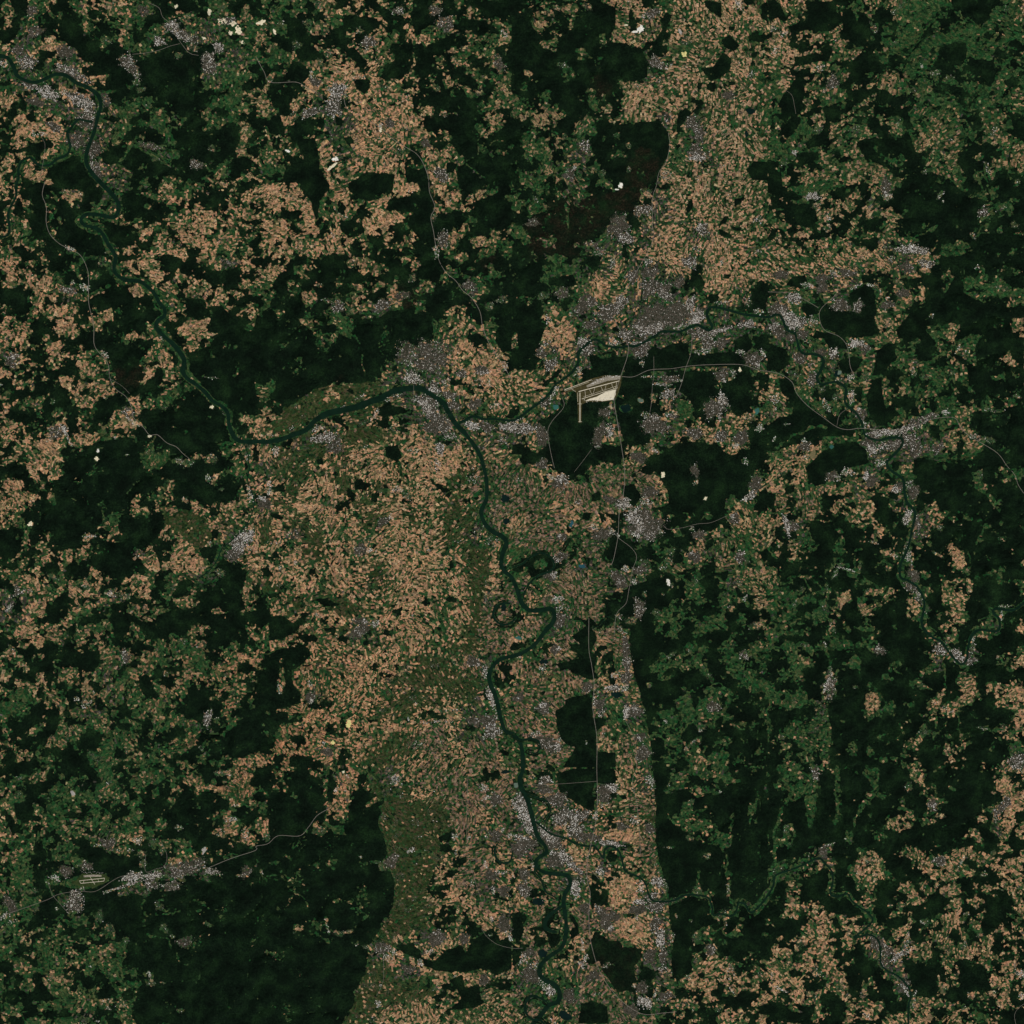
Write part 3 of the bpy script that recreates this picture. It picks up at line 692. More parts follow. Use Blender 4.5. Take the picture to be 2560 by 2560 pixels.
STREAMS = [ # wooded or meadow valleys: width, kind, points
(5,'g',"33: 22,0 19,14 13,26 8,38 6,50 5,66 4,78"),(4,'g',"33: 36,20 33,32 32,44"),(5,'g',"33: 52,0 51,20 53,34 50,42"),(4,'g',"33: 71,0 76,8 80,16 78,22 70,30 66,36 64,52"),
(4,'g',"23: 186,22 182,30 178,42 174,50 171,56"),(4,'g',"23: 166,34 164,48 160,54"),(4,'g',"23: 157,56 161,66 163,80 164,98"),(3,'g',"23: 142,78 140,88 138,94"),
(3,'c',"13: 20,78 27,84 29,92 36,98 40,104"),(3,'c',"13: 27,84 33,77"),(2,'c',"13: 29,94 25,100 24,104"),(4,'c',"13: 53,113 55,120 62,124 70,124 74,118"),(2,'c',"13: 2,78 12,83 24,84"),(3,'g',"13: 6,138 14,140 18,142"),
(4,'g',"32: 44,90 44,104 47,118"),(6,'g',"32: 45,150 46,166 44,180"),(3,'g',"32: 96,118 108,128 116,132 126,134"),(4,'g',"32: 134,116 134,130 132,138 128,142"),(3,'g',"32: 128,150 118,154 114,152"),(4,'g',"32: 128,156 126,166 124,180"),(3,'g',"32: 152,152 164,162 178,174"),(3,'g',"32: 144,150 144,164 146,180"),(3,'g',"32: 88,144 94,154 100,160 106,172"),
(4,'g',"32: 174,110 182,120 190,130"),(3,'g',"32: 155,30 158,22 162,16 172,16 182,18"),(3,'g',"32: 153,38 150,30"),(3,'c',"32: 30,34 24,44 30,54 34,58"),(3,'g',"32: 66,34 66,44 67,58"),
(4,'g',"32: 42,62 44,48 50,40 58,34 70,28"),(4,'g',"02: 56,54 68,60 80,64"),(3,'c',"32: 84,26 92,34 100,36"),
(3,'g',"10: 60,128 59,142 58,154 60,164"),(3,'g',"10: 84,72 88,84 92,92 98,100 104,108"),(3,'g',"10: 110,104 118,110 126,120"),(3,'g',"10: 2,92 10,100 16,104 12,110 6,112"),(3,'g',"10: 140,140 148,150 156,160 164,166"),
(4,'g',"00: 124,112 112,110 102,108 96,114 92,120 89,124"),(3,'g',"01: 118,54 114,60 108,64"),(3,'g',"01: 160,66 150,72 148,80"),(3,'g',"11: 76,60 78,70 80,80 82,90"),
(4,'g',"03: 108,100 110,110 120,110 136,108"),(3,'g',"03: 110,126 122,126 130,134"),(3,'g',"03: 134,140 136,146 146,147"),
(4,'g',"30: 108,180 118,176 128,170"),(3,'g',"30: 92,136 104,134 116,126"),(4,'g',"30: 162,124 166,136 170,150"),(5,'g',"30: 158,178 162,166 172,158 184,152"),
(6,'v',"31: 70,92 86,90"),(5,'g',"31: 6,146 16,138 30,132 44,128"),
]
# Settlements: x,y,rx,ry,rotation,share of pale roofs (tens of sheet units)
TOWNS = {
(0,0):"62,77,11,4.5,33,.8 66,91,7,6,0,.45 70,112,5,8,-8,.3 72,128,4,8,-20,.45 52,54,13,4,28,.55 20,47,8,4,-10,.7 14,38,4,5,60,.2 36,70,9,4,20,.9 22,64,6,2.5,20,.7 2,48,3,2.5,0,.9 98,49,8,5,45,.45 130,20,5,4,30,.8 139,27,9,3.5,20,.55 120,31,5,3,10,.8 146,36,4,3,20,.3 158,48,6,7,0,.5 173,16,5,3,0,.5 165,36,3,5,0,.75 103,62,3,2.5,0,.4 27,77,8,2.5,10,.1 49,39,6,5,40,.15 80,75,3,5,-30,.2 57,106,6,6,0,.2 113,110,10,2.4,15,.3 148,124,5,3.5,30,.45 166,182,3,2.5,0,.4 53,188,3.4,1.8,30,1 32,101,3,1.6,0,.8 25,101,1.8,1.8,0,1 80,30,4,2.5,20,.3 84,5,4,3,0,.1 108,8,4,4,0,.1 24,8,4,3.5,0,.25 26,24,6,4,0,.2 41,96,7,3,30,.15 93,43,2.5,2,0,.2 106,68,3,2,0,.1 60,146,5,1.6,30,.2 112,80,2.4,2,0,.3 135,42,3,2,0,.1 118,120,4,1.6,-10,.2 45,165,1.6,1.2,0,.1 82,190,2,2,0,.2 160,112,2.4,2.4,0,.1 168,6,2.4,2.4,0,.2 140,14,4,3,0,.2 50,145,3,2.4,0,.1 14,106,2,2,0,.2",
(1,0):"45,62,5,3,30,.3 62,68,6,5,20,.8 59,79,6,8,15,.6 40,85,6,3.4,-20,.45 28,88,3.6,3,0,.1 70,90,4,3,0,.1 85,83,3.2,3,0,.1 101,93,4.4,3,20,.05 112,97,4,2.6,20,.1 108,114,3,3,0,.1 128,108,4.4,3,30,.1 132,117,2.6,3,0,.1 140,132,6.4,4.4,35,.45 142,86,3,2,0,.1 112,74,4,3,0,.1 76,76,2.6,2.4,0,.1 85,32,5.4,4,20,.4 55,40,4,3,0,.25 48,47,3,2.4,0,.1 31,34,3.4,3,0,.2 40,18,4,3,0,.1 108,8,4.4,3,0,.5 143,18,7,5,30,.3 135,8,4,4,40,.3 150,46,2.6,3,0,.1 169,70,2.6,2.4,0,.1 183,48,3.4,6,-40,.2 187,25,1.6,4,-30,.9 62,118,2.4,1.8,0,.1 98,124,3.2,2.6,0,.1 117,143,2.6,1.6,0,.4 25,148,3.2,3,0,.1 60,156,1.4,3.4,0,.3 66,164,4,2.4,20,.4 141,181,5,5.4,20,.4 136,190,1.8,5,-5,.9 169,183,3.2,2.6,0,.1 134,164,2.2,3,0,.1 97,172,2.4,2.2,0,.3 33,185,3.6,3.4,0,.1 11,60,2.4,1.8,0,.4 42,56,2,2.6,0,.9 94,94,1.6,2,0,1 77,104,2.6,2.2,0,.05 90,103,2.4,2,0,.05 52,24,3,2.6,0,.1 78,23,3,2,0,.2 47,3,4,3,0,.2 18,18,2.6,2,0,.4 7,20,2,2,0,.1 57,103,1.8,1.8,0,.1 80,120,2.6,2,0,.1 147,150,2,2.6,30,.1 172,145,2,2,0,.1 96,66,4,2.4,20,.2 78,58,4,1.4,-10,.5 126,87,2,1.6,0,.1 58,177,1.6,2,0,.4 118,180,1.4,2.6,0,.3 82,40,2.4,2,0,.1 92,46,2,2,0,.1 136,66,3,2.4,0,.2",
(2,0):"106,10,5,3.6,0,.3 99,12,2,2,0,.8 88,3,2,3,0,.2 28,10,3,2.4,0,.2 57,5,3,2.4,0,.2 38,49,4.4,2,20,.4 108,47,5,4,0,.4 114,50,3,3,0,.7 128,15,2.6,2,0,.2 131,31,3,2.6,0,.2 132,51,2.4,3,0,.3 120,49,1.6,1.6,0,.6 94,65,2.4,2,0,.1 125,80,2,3,0,.2 136,93,5,5,-20,.35 141,101,4,6,-30,.35 139,114,5,5,0,.35 141,119,6,2,0,.9 147,117,3,3,0,.2 117,87,3.2,2.4,0,.2 117,92,2,1.6,0,.7 129,112,3.2,3,0,.1 116,132,4,3,0,.6 141,134,2.6,2,0,.2 148,142,3,3,0,.15 120,152,4,3,0,.15 101,145,4,3,0,.3 100,158,5,4,0,.5 95,160,3,3,0,.4 80,170,8,7,0,.15 86,180,6,4,20,.6 74,180,3,3,0,.2 100,172,3,3,0,.2 113,178,4,3,0,.2 126,167,3,3,0,.2 144,173,4,5,60,.6 142,170,1.6,2,0,.9 150,178,3,4,0,.1 140,187,3,3,0,.6 186,166,3,3,0,.7 185,190,3,3,0,.5 180,56,2.6,3,0,.6 163,72,4,3.6,0,.1 176,67,2,2,0,.1 171,49,2,2,0,.1 138,71,2.6,2.4,0,.1 55,110,4,4,20,.5 55,95,2,2,0,.1 44,131,3.4,4,0,.25 47,127,1.6,1.6,0,.8 68,131,3,2.6,0,.2 88,128,1.6,2,0,.5 79,102,2,2,0,.1 88,110,2,2,0,.1 18,151,1.4,3.6,-30,.5 16,168,5,3,0,.2 60,184,4,1.6,10,.6 66,190,4,3,20,.5 26,80,2.4,2,0,.3 171,3,2.6,4,-20,.9 160,100,2,2,0,.1 182,20,2,2,0,.1 157,126,3,2,0,.1 164,146,2.6,2,0,.1 40,103,2,2,0,.1 52,98,2,2,0,.1 34,6,2,2,0,.2 112,61,3,2.4,0,.2 107,57,2,2,0,.2",
(3,0):"4,21,3,3,0,.6 12,25,3,2,0,.8 5,38,2.4,3,0,.7 97,7,6,2,-40,.3 80,21,2.4,4,-20,.2 17,48,3,2,0,.1 40,51,3.4,2,-20,.7 49,62,5,4,-30,.4 43,68,2,1.2,-30,.9 20,115,2,1.8,0,1 34,148,4.4,3,-10,.9 37,156,3,3,0,.3 45,163,3.6,2.4,30,.7 89,141,4,6,-10,.3 90,148,3,4,-20,.7 126,55,5,2,-20,.5 137,59,3,2,0,.4 170,99,2,5,20,.4 165,126,1.6,4,-20,.6 162,160,5,3,-45,.6 130,147,1.6,3,30,.7 132,152,1,1,0,1 118,130,2.4,1.6,0,.5 106,188,7,3,0,.9 114,189,6,3,10,.7 87,186,5,2,10,.2 155,178,1.6,4,-40,.4 188,138,2,3,0,.4 176,158,4,1.4,-20,.4 38,98,4,2.4,0,.3 66,98,4,2.4,0,.3 52,30,2.6,2,0,.15 95,33,3,2,0,.2 22,52,2,2,0,.1 186,170,3,2,30,.3 45,172,2.6,3,0,.2 62,184,3,2,0,.2 8,180,2.6,2,0,.2 98,92,2,2,0,.3 116,50,.9,2,-40,1 110,68,2.4,1.8,0,.3 128,108,2,2,0,.3 138,106,2,2,0,.3 54,106,2,2,0,.1 30,77,2,2,0,.1 12,123,2,2,0,.2 180,7,2,2,0,.2",
(0,1):"9,79,5,5,0,.3 11,76,3,2,0,.8 50,26,6,2.4,10,.5 64,24,3.4,2.4,0,1 55,20,1.4,2,0,.8 79,75,3.4,2,30,.8 77,4,3,3,0,.1 43,133,6,5,20,.35 49,131,2,4,-30,.9 53,141,1,4,-25,.8 37,138,1.4,3,30,.6 97,118,4,4,20,.3 101,126,6,1.4,30,.9 87,137,1.4,.9,0,1 135,155,3,2,30,.6 142,156,4,3,0,.3 160,153,4,3,0,.2 157,168,2,2.6,0,.7 167,176,2,1.4,0,.4 189,180,2,6,-20,.8 186,143,4,3,0,.3 187,152,2,3,0,.5 160,92,6,.8,5,.6 171,4,5,2,20,.5 25,16,2,2,0,.2 5,117,2,1.6,0,.4 72,88,2.4,2,0,.2 117,28,2,2,0,.3 24,186,3,1.6,-40,.4 113,148,3,2,0,.15 27,165,2,2,0,.1 64,86,2,1.6,0,.3 58,106,2,2,0,.1 80,106,2,2,0,.1 40,110,2,2,0,.1 96,150,2,.8,0,.7 148,30,2.4,1.8,0,.2 117,15,2,2,0,.2 124,114,2,1.4,0,.2 140,184,2,2,0,.4 0,97,1.4,1.6,0,.8 169,118,1,4,-30,.4 122,62,1,3,-30,.4",
(1,1):"128,76,17,11,20,.3 118,92,8,4,20,.8 134,100,5,4,40,.7 143,96,3,4,0,.7 131,111,8,7,30,.45 139,125,9,6,35,.35 128,114,3,5,-30,.8 133,130,6,4,0,.15 147,136,4,3,0,.7 139,145,3,5,10,.8 128,138,3,3,0,.1 122,109,6,1.4,10,.8 163,128,6,2.6,10,1 174,129,5,4,20,.4 189,129,5,2.6,10,.9 186,139,3,3,0,.6 170,85,5,2.4,0,.2 170,88,6,1.4,0,.7 155,89,5,2.6,0,.5 167,96,4,2.4,-20,.4 146,105,5,3,0,.4 149,113,4,4,0,.3 181,113,4,3,0,.6 176,96,2.6,2.4,0,.6 188,83,2,3,0,.8 148,72,4,3,0,.15 183,73,3,3,0,.1 95,37,6,4,-10,.35 110,30,5,3,-10,.2 62,38,5,4,0,.4 54,34,4,1,20,.6 71,42,3,2.4,0,.15 48,22,3,1.6,0,.3 73,5,3,2.4,0,.2 161,22,4,4,30,.4 166,31,4,1,20,.6 176,38,4,3,0,.2 186,33,4,3,0,.15 118,17,3,3,0,.15 165,112,5,4,0,.2 145,118,4,3,20,.3 52,137,9,3.4,-15,.85 60,144,6,5,-20,.15 46,130,4,2.4,-10,.7 27,130,2.6,1.6,-40,.6 15,147,2.6,3,0,1 10,175,1.6,5,5,1 5,183,2.6,1.8,0,1 7,187,4,4,0,.1 79,106,5,1.4,-30,.5 66,114,3,1.4,-30,.4 105,106,6,2,-5,.5 90,119,1.6,5,40,.7 80,126,4,2,-10,.1 104,130,3.4,2.4,0,.1 137,158,2,4,0,.8 131,157,2,2,0,.2 164,168,4,3,30,.7 162,160,2,2,0,.3 119,147,4,2,0,.5 107,176,4,2.4,-10,.8 114,181,3,3,0,.3 132,176,3,2.4,0,.1 118,159,3,2,0,.1 82,144,2.6,2,0,.3 66,159,2.6,2,0,.1 58,162,2,2,0,.1 96,167,2.4,2,0,.1 58,188,2,2,0,.1 94,177,2,2,0,.3 30,114,2,1.6,0,.4 36,121,2,1.4,0,.2 10,135,4,1.2,0,.4 100,109,3,1,0,.7 182,189,4,3,0,.1 170,145,3,2,0,.1",
(2,1):"103,12,5,4,0,.25 103,4,3,3,0,.8 76,5,2,4,0,.8 91,15,5,4,0,.4 105,24,8,6,0,.35 116,25,4,4,0,.25 126,20,4,4,0,.2 133,4,5,4,0,.5 138,5,1,4,0,.9 150,6,2,2,0,.3 158,5,1.6,2,0,.8 114,46,20,10,-5,.14 116,30,6,3,30,.5 135,36,4,5,0,.7 141,44,5,4,0,.8 139,49,7,2,-20,1 128,53,6,1.6,-15,.8 108,55,10,3,-25,.65 98,55,7,4,-20,.6 95,66,6,1.2,0,1 77,65,5,2.4,0,.9 96,72,6,4,0,.25 86,60,5,4,0,.5 73,42,9,6,0,.4 82,35,4,6,0,.5 60,52,6,3,-20,.25 54,66,5,4,-40,.9 57,72,5,3,-20,.6 53,38,5,5,0,.15 38,28,5,4,0,.2 60,34,4,4,0,.4 46,42,3,3,0,.3 24,30,4,3,0,.2 27,48,2,3,0,.7 25,66,4,2.4,0,.6 22,73,4,4,0,.3 30,72,3,3,0,.3 29,82,4,5,40,.5 50,88,3,3,0,.7 56,80,3,4,0,.15 32,102,1.6,5,30,1 25,110,3,5,40,.6 8,130,9,4,10,.7 22,132,4,4,0,.1 4,123,5,1.6,-20,.9 160,35,7,1,-10,.8 160,45,4,3,0,.2 178,35,2,3,0,.6 186,42,3,2.4,0,.7 178,51,5,3,-20,.8 158,56,10,1.4,-15,.8 143,58,10,4,0,.4 148,66,6,4,0,.5 144,72,6,2,0,.8 158,66,4,4,0,.25 172,72,3,1.4,10,1 182,78,6,6,20,.25 189,73,1.4,3,-30,1 185,82,2,2,0,.9 158,90,5,4,0,.3 160,94,1,2,0,1 167,88,2,3,0,.6 119,93,6,3,0,.25 114,97,6,1,5,.9 102,91,4,.6,0,1 127,94,3,.8,0,.8 98,81,2,1.6,0,.8 100,68,4,8,0,.3 118,104,5,4,0,.6 117,112,4,3,0,.2 107,107,3,3,0,.3 120,120,5,2.4,0,.6 107,128,9,6,20,.2 101,120,3,2.4,0,.8 108,122,4,3,0,.5 108,147,2,2,0,.9 104,144,3,3,0,.3 74,132,3,4,-10,1 66,134,4,9,15,.15 70,118,4,4,0,.2 75,114,2,2,0,.7 65,144,2,1,0,.9 96,152,6,4,0,.1 152,115,8,6,0,.25 159,108,3,5,-20,.9 157,120,1.4,4,0,.7 138,134,7,4,0,.2 158,136,5,4,0,.45 173,137,6,5,0,.1 169,143,2.6,2,-20,1 187,130,3,2.4,-30,1 180,122,4,3,0,.2 176,155,2.6,2,0,.9 184,172,5,5,0,.1 180,181,6,2.4,-30,.9 138,162,3,5,0,.15 139,171,2,1.6,0,.7 23,138,5,5,0,.1 23,157,4,4,0,.3 38,168,4,4,0,.8 29,167,2.4,1.6,40,1 34,172,5,3,0,.1 38,178,3,2,0,.4 4,168,4,3,0,.05 62,168,3,3,0,.05 98,166,4,2.4,0,.05 80,172,4,2,0,.05 74,184,5,3,0,.1 50,186,3,2,0,.7 104,178,6,4,0,.1 101,185,4,3,0,.8 84,187,5,4,0,.9 94,191,5,2,0,.7",
(3,1):"10,14,5,4,0,.1 40,17,4,4,0,.1 50,13,3,3,0,.7 60,13,6,3,20,.25 41,24,4,4,0,.1 30,22,4,2.4,10,.8 66,23,5,1,-25,1 77,22,2.4,1,10,.9 81,23,2,3,0,.1 85,27,1.6,1,0,.7 105,9,6,4,0,.15 119,6,6,3,0,.7 98,20,3,2.4,0,.1 93,2,2,2,0,.6 102,28,5,3,0,.15 90,37,5,3,0,.1 90,32,1.4,1,0,.9 90,50,3,3,0,.1 55,37,6,5,20,.3 68,38,4,4,0,.4 49,33,1.4,1,0,1 20,32,6,3.4,20,.8 6,40,6,4,0,.2 12,40,4,3,0,.2 17,48,7,5,40,.9 25,50,4,4,0,.6 34,49,3.4,3,0,.8 4,53,3,3,0,.8 8,57,5,5,0,.2 26,59,4,4,0,.15 18,62,5,3,0,.2 30,64,3,1,0,.8 66,66,5,3,0,1 72,69,5,3,0,.3 49,74,4,3,0,.8 51,71,1,2,0,1 40,73,5,3,0,.15 24,77,5,4,0,.2 32,82,2,3,0,.7 48,83,4,3,0,.15 20,90,4,3,0,.3 34,93,4,5,0,.4 40,100,3,3,0,.2 62,92,3,2,10,1 55,94,5,2,0,.5 63,105,2.4,5,0,.9 74,91,3,4,0,.1 43,113,2,4,0,.5 46,115,.9,3,-20,1 70,120,4,5,-10,.3 69,116,1.6,1.6,0,1 74,128,4,2,20,.7 52,106,3,3,0,.05 87,133,8,2.4,0,.8 80,136,5,3,0,.3 100,132,8,2.4,-15,.8 112,126,9,3,-20,.4 122,121,6,2.4,-25,.4 134,118,3,1.8,0,1 104,139,7,5,0,.5 112,145,5,4,0,.4 126,145,6,3,-10,.25 95,143,6,4,0,.4 87,143,4,2.6,-20,.8 76,141,6,4,40,.3 78,146,4,3,30,1 85,156,4,2.6,0,1 110,150,3,3,0,.1 82,150,3,3,0,.1 163,116,4,1.6,10,.4 172,117,4,1,0,.6 156,136,4,2,30,.6 166,139,5,2.4,10,.3 148,74,3,3,20,.3 143,71,1,4,20,.6 110,80,3,3,0,.2 110,88,2,4,0,.4 119,91,3,2,0,.2 27,139,2,1.6,0,.9 28,144,5,3,-30,.3 28,152,4,1.6,-30,.7 16,150,4,2,0,.2 60,163,4,3,0,.9 48,166,4,4,0,.15 74,166,2,3,20,1 78,170,5,4,0,.2 53,168,1.6,2,0,.8 96,176,3,2.6,0,.9 100,174,2,4,0,.3 107,172,3,3,0,.7 110,178,4,5,0,.2 40,177,3,3,0,.05 68,181,3,3,0,.1 10,163,3,3,0,.15 5,108,4,3,0,.7 6,115,1.4,1,0,1 3,119,4,3,0,.1 176,24,6,1.6,10,.15 158,9,1.4,2,0,.6 123,45,1.4,1.4,0,.9 14,127,1.6,1.2,0,.7 5,138,1,2,30,1 139,88,2,2,0,.4 188,106,4,1.2,10,.5 92,5,2,2,0,.4 160,165,2,4,0,.1",
(0,2):"181,23,8,5,-50,.85 188,18,4,4,0,.9 177,32,7,4,-40,.3 190,28,3,3,0,.3 166,46,4,3,20,.2 158,24,2,2.4,0,.5 170,16,2,1.4,0,.1 102,35,2,1,-30,.8 67,18,4,2,0,.6 83,62,3.4,1.8,10,1 92,63,6,2,10,.3 65,57,4,1.2,30,.6 65,53,1.4,3,0,.2 40,49,4,2,20,.25 16,61,7,1.2,-20,.6 13,58,2,3,0,.3 7,72,1.6,5,35,.9 22,60,3,1,-10,.5 9,104,2,4,-20,.25 94,107,2,5,-10,.6 96,110,2,4,0,.2 93,113,1.4,1,0,1 66,144,2.4,3,30,.6 63,147,1.6,1.4,0,.9 58,141,2,1.4,0,.8 70,138,1,3,20,.6 156,157,2.4,7,0,.5 159,153,1,5,10,.8 164,156,1.6,1,-20,.8 131,57,2,2,30,.3 152,100,4,3,0,.1 138,97,3,2,0,.1 68,182,3,1.4,40,.3 74,186,4,1.8,0,.1 152,178,1.4,2,-30,.6 170,123,2.4,1.8,0,.1 110,73,1.6,3,0,.2 98,75,2,2,0,.2 146,70,1,1,0,.6 128,111,2,1.4,0,.1 125,122,2,2,0,.1 96,180,2,2,0,.2 176,136,2,1.6,0,.1 12,90,2,2,0,.1 20,118,2,2,0,.1 40,170,2,2,0,.1 52,168,1,4,10,.2 116,158,1.8,1.8,0,.2 86,140,1.6,1.6,0,.1",
(1,2):"30,17,4,3,20,.3 25,16,1.2,1.4,0,.9 12,23,4,1,0,.5 30,38,1.8,1.8,0,.8 18,42,1,1.4,0,1 84,22,3,3,20,.3 79,28,4,5,40,.2 86,29,2,1.4,0,1 91,29,1,1,0,1 96,7,5,3,-40,.25 102,4,1.4,2,0,.8 47,78,2.4,1.2,20,.9 40,80,2.4,2,0,.05 80,83,7,3,10,.2 90,84,2.6,3,30,1 78,90,8,4,-15,.15 82,82,1.4,2,0,.9 72,94,3,2,0,.1 41,130,1.6,2.6,0,.8 41,140,4,4,0,.25 42,142,1,2,0,1 18,134,2,3,-20,.7 17,128,1,3,0,.3 123,107,2,1.4,0,.05 134,115,3,2.4,0,.1 114,118,4,3,0,.05 119,141,3,2.6,0,.15 121,145,1.4,.9,0,1 168,16,2.4,3,0,.4 172,11,2,2,0,.5 177,22,3,4,-20,.4 182,21,1,1,0,.9 174,55,1.4,4,0,.3 173,67,1.4,4,0,.3 164,113,5,4,0,.25 168,115,1,1,0,.9 173,121,2.4,3.4,0,1 175,116,3,3,0,.1 178,139,3.4,6,-15,1 172,131,3,1,10,.6 182,149,2,6,-10,.9 176,158,6,5,0,.25 186,160,1.4,4,-20,1 178,165,6,5,20,.6 172,170,2,1.4,-20,.8 165,158,5,3,0,.2 136,158,2,1.2,0,.9 143,158,8,1.6,-5,.35 115,157,1,1.8,-20,.9 128,159,4,1,0,.6 123,175,4,3,0,.4 116,176,3,2.4,0,.1 138,174,4,2,0,.1 152,172,3,2,0,.1 54,181,5,3,0,.15 51,175,1.4,1.4,0,.8 54,156,3,2,0,.05 104,153,2.4,1.4,0,.1 66,114,2,1.6,0,.05 46,116,1.6,2,0,.1 18,14,2,1.6,0,.2 62,92,2,2,0,.05 110,54,2.4,1.6,0,.1 112,64,2.4,1.6,0,.1 100,128,2,2,0,.1 150,35,2,1.6,0,.1 131,29,1.4,1,0,.9 152,22,3,1,0,.5 120,29,3,1.4,0,.3 148,83,1.4,1.2,0,.1 163,81,.8,.8,0,1 118,78,.8,.8,0,1 130,91,2,1.6,0,.1 140,40,2,1.4,0,.1 18,46,2,1.8,0,.1 17,55,2,1.6,0,.1 59,46,1.6,2,0,.1 68,28,2,1.4,0,.1 72,148,2,1.6,0,.1 62,178,2,1.6,0,.1 180,142,3,4,0,.2 150,113,2,1.6,0,.1 128,140,2,2,0,.05 168,141,4,2.4,0,.15 140,150,4,1.4,0,.2 150,150,3,1.4,0,.2 85,56,1.8,1.4,0,.1 96,150,2,1.4,0,.1",
(2,2):"100,8,13,9,0,.2 91,4,4,5,0,.85 96,12,3,6,10,.85 104,18,5,3,0,.5 112,15,2,2,0,.8 92,17,2,1.4,0,1 68,17,8,4,0,.1 61,11,3,2.4,20,.8 75,15,3,2,0,.8 80,18,1,1.6,0,1 38,19,4,3,0,.2 36,18,1.4,1.4,0,1 16,18,4,2.4,0,.1 34,36,3.4,3,-30,.6 38,33,4,3,0,.15 29,49,5,3,0,.2 32,47,2,2.4,0,.9 45,46,4,2.4,0,.1 27,66,3,3,0,.1 34,66,4,2.6,-20,1 38,72,4,3,0,.6 36,80,5,4,0,.25 35,85,3,3,0,.3 80,50,6,4,20,.3 86,43,3,2.4,0,1 96,44,5,3,0,.4 92,53,2.4,1.8,-20,1 100,39,3,4,0,.15 82,54,4,4,0,.1 73,46,3,1.6,0,.2 114,42,3,1,-10,.7 118,37,3,3,0,.15 120,30,3,2.4,0,.15 138,34,5,4,0,.15 135,31,2,1,-40,.8 141,17,4,3.4,0,.2 136,13,1.4,1.6,0,.8 168,5,4,4,0,.2 166,3,2,1.4,0,.7 172,34,4,4,0,.25 174,31,1.4,1.4,0,.8 159,25,3,1.6,0,.1 177,37,2,2,0,.2 118,53,1.2,2,0,.9 121,55,1,1.6,0,.8 176,65,1.4,2,30,1 96,71,4,5,-20,.4 96,76,4,4,0,.3 81,79,2.4,3,0,.7 82,89,2,2.4,0,.8 90,82,4,3,0,.1 68,91,4,2,0,.1 62,88,1.4,2,0,.1 78,96,2,1,0,.5 86,102,3,8,0,.25 87,114,3,6,0,.5 86,125,4,5,0,.4 78,123,2.6,2.4,0,.8 77,133,5,2.6,0,.8 85,133,2.6,2.4,0,.9 70,106,2.4,2,0,.05 32,104,3,4,0,.1 35,103,1.4,1.8,0,.9 25,115,1.4,.9,0,.9 23,118,2,1.8,0,1 22,122,3,1.6,0,.1 6,109,1.4,1.6,0,.8 24,148,6,4,0,.25 23,146,3,2,0,.8 5,140,5,3,0,.05 57,132,4,4,0,.15 64,136,1.4,3,0,.8 66,145,4,4,0,.2 62,142,1,4,0,.9 68,152,2.4,2,-20,.8 86,151,1.8,5,0,1 92,151,6,4,0,.3 92,148,3,2,0,.7 27,175,8,5,20,.3 17,168,5,2,-20,.8 34,178,3,3,40,.8 36,172,1.6,1.6,0,.9 97,170,5,3,0,.3 99,182,5,6,0,.3 96,171,1,1,0,.9 74,177,2,1.6,0,.2 56,174,.6,1.4,0,1 116,158,1.2,1.4,0,1 152,147,5,4,0,.25 143,162,3,2.4,-20,.2 142,165,1,1.4,0,.9 136,175,5,1.4,-40,.4 132,180,2,2,0,.3 175,108,4,3,0,.3 177,110,1.4,1,40,.8 187,68,2,3,-20,.4 183,86,4,3,0,.15 171,53,3.4,3,0,.15 138,53,3,3,0,.15 109,76,3,3,0,.1 165,72,1.8,1.8,0,.4 120,108,4,1.4,-30,.5 135,105,1.6,3,0,.2 149,124,2,1.8,0,.3 114,62,1,1,0,.5 68,167,2.4,1.4,0,.1 100,62,2,2,0,.2 190,24,3,2,0,.1",
(3,2):"14,9,2,7,-15,.85 18,11,5,4,0,.3 105,4,3,5,10,.9 113,8,2,7,-5,.3 110,18,3,2,0,.2 105,26,2,6,20,.3 106,33,2.4,4,10,1 108,39,1,2,0,.8 96,33,4,.9,15,.9 80,23,3,1,10,.8 80,18,2,2,0,.2 110,48,4,5,-45,.15 108,57,5,3,40,.5 114,64,2,5,-25,.8 120,73,2,3,0,.15 58,43,6,.9,15,1 51,46,1.4,5,30,.7 44,57,1.4,3,20,.4 55,40,3,1.2,0,.2 43,72,1.6,4,0,.3 48,88,2.4,4,0,.2 43,100,1,3,0,.8 47,118,.9,2.4,-30,.9 47,132,4,9,12,.45 45,129,1.2,7,25,.9 47,122,2,3,0,.6 136,96,3,3,0,.15 130,104,5,4,30,.7 142,108,5,4,20,.8 150,112,6,3,0,.5 154,104,2,6,15,.4 155,96,1,3,15,.9 176,79,.9,6,0,.9 178,71,4,1.2,0,.6 84,104,4,4,0,.3 83,103,1.4,1.4,0,.9 173,110,1,1.2,0,.9 127,144,1.4,1,0,1 134,149,6,1.8,15,.6 132,136,1,3,20,.3 116,131,3,1.4,10,.3 188,188,5,6,0,.5 183,190,1.4,1.4,0,.9 162,163,4,1,15,.4 118,166,4,2,-10,.2 130,12,3,2,0,.3 115,17,4,1,20,.5 150,44,3,2,0,.1 152,58,2,3,0,.1 76,60,3,2,0,.15 70,70,2,2,0,.1 26,58,2,2,0,.1 66,132,1.8,1.2,0,.3 69,42,1,3,0,.2 175,20,2,1,0,.3 128,32,5,1,30,.4 20,70,2,2,0,.15 28,100,2.4,1.6,0,.2 63,112,1.6,1.6,0,.1 20,142,1.8,3,0,.15 36,164,2.4,2.4,0,.15 10,170,2,2,0,.15 135,180,2,2,0,.15 178,162,2.4,2,0,.2 8,26,1,.9,0,.9",
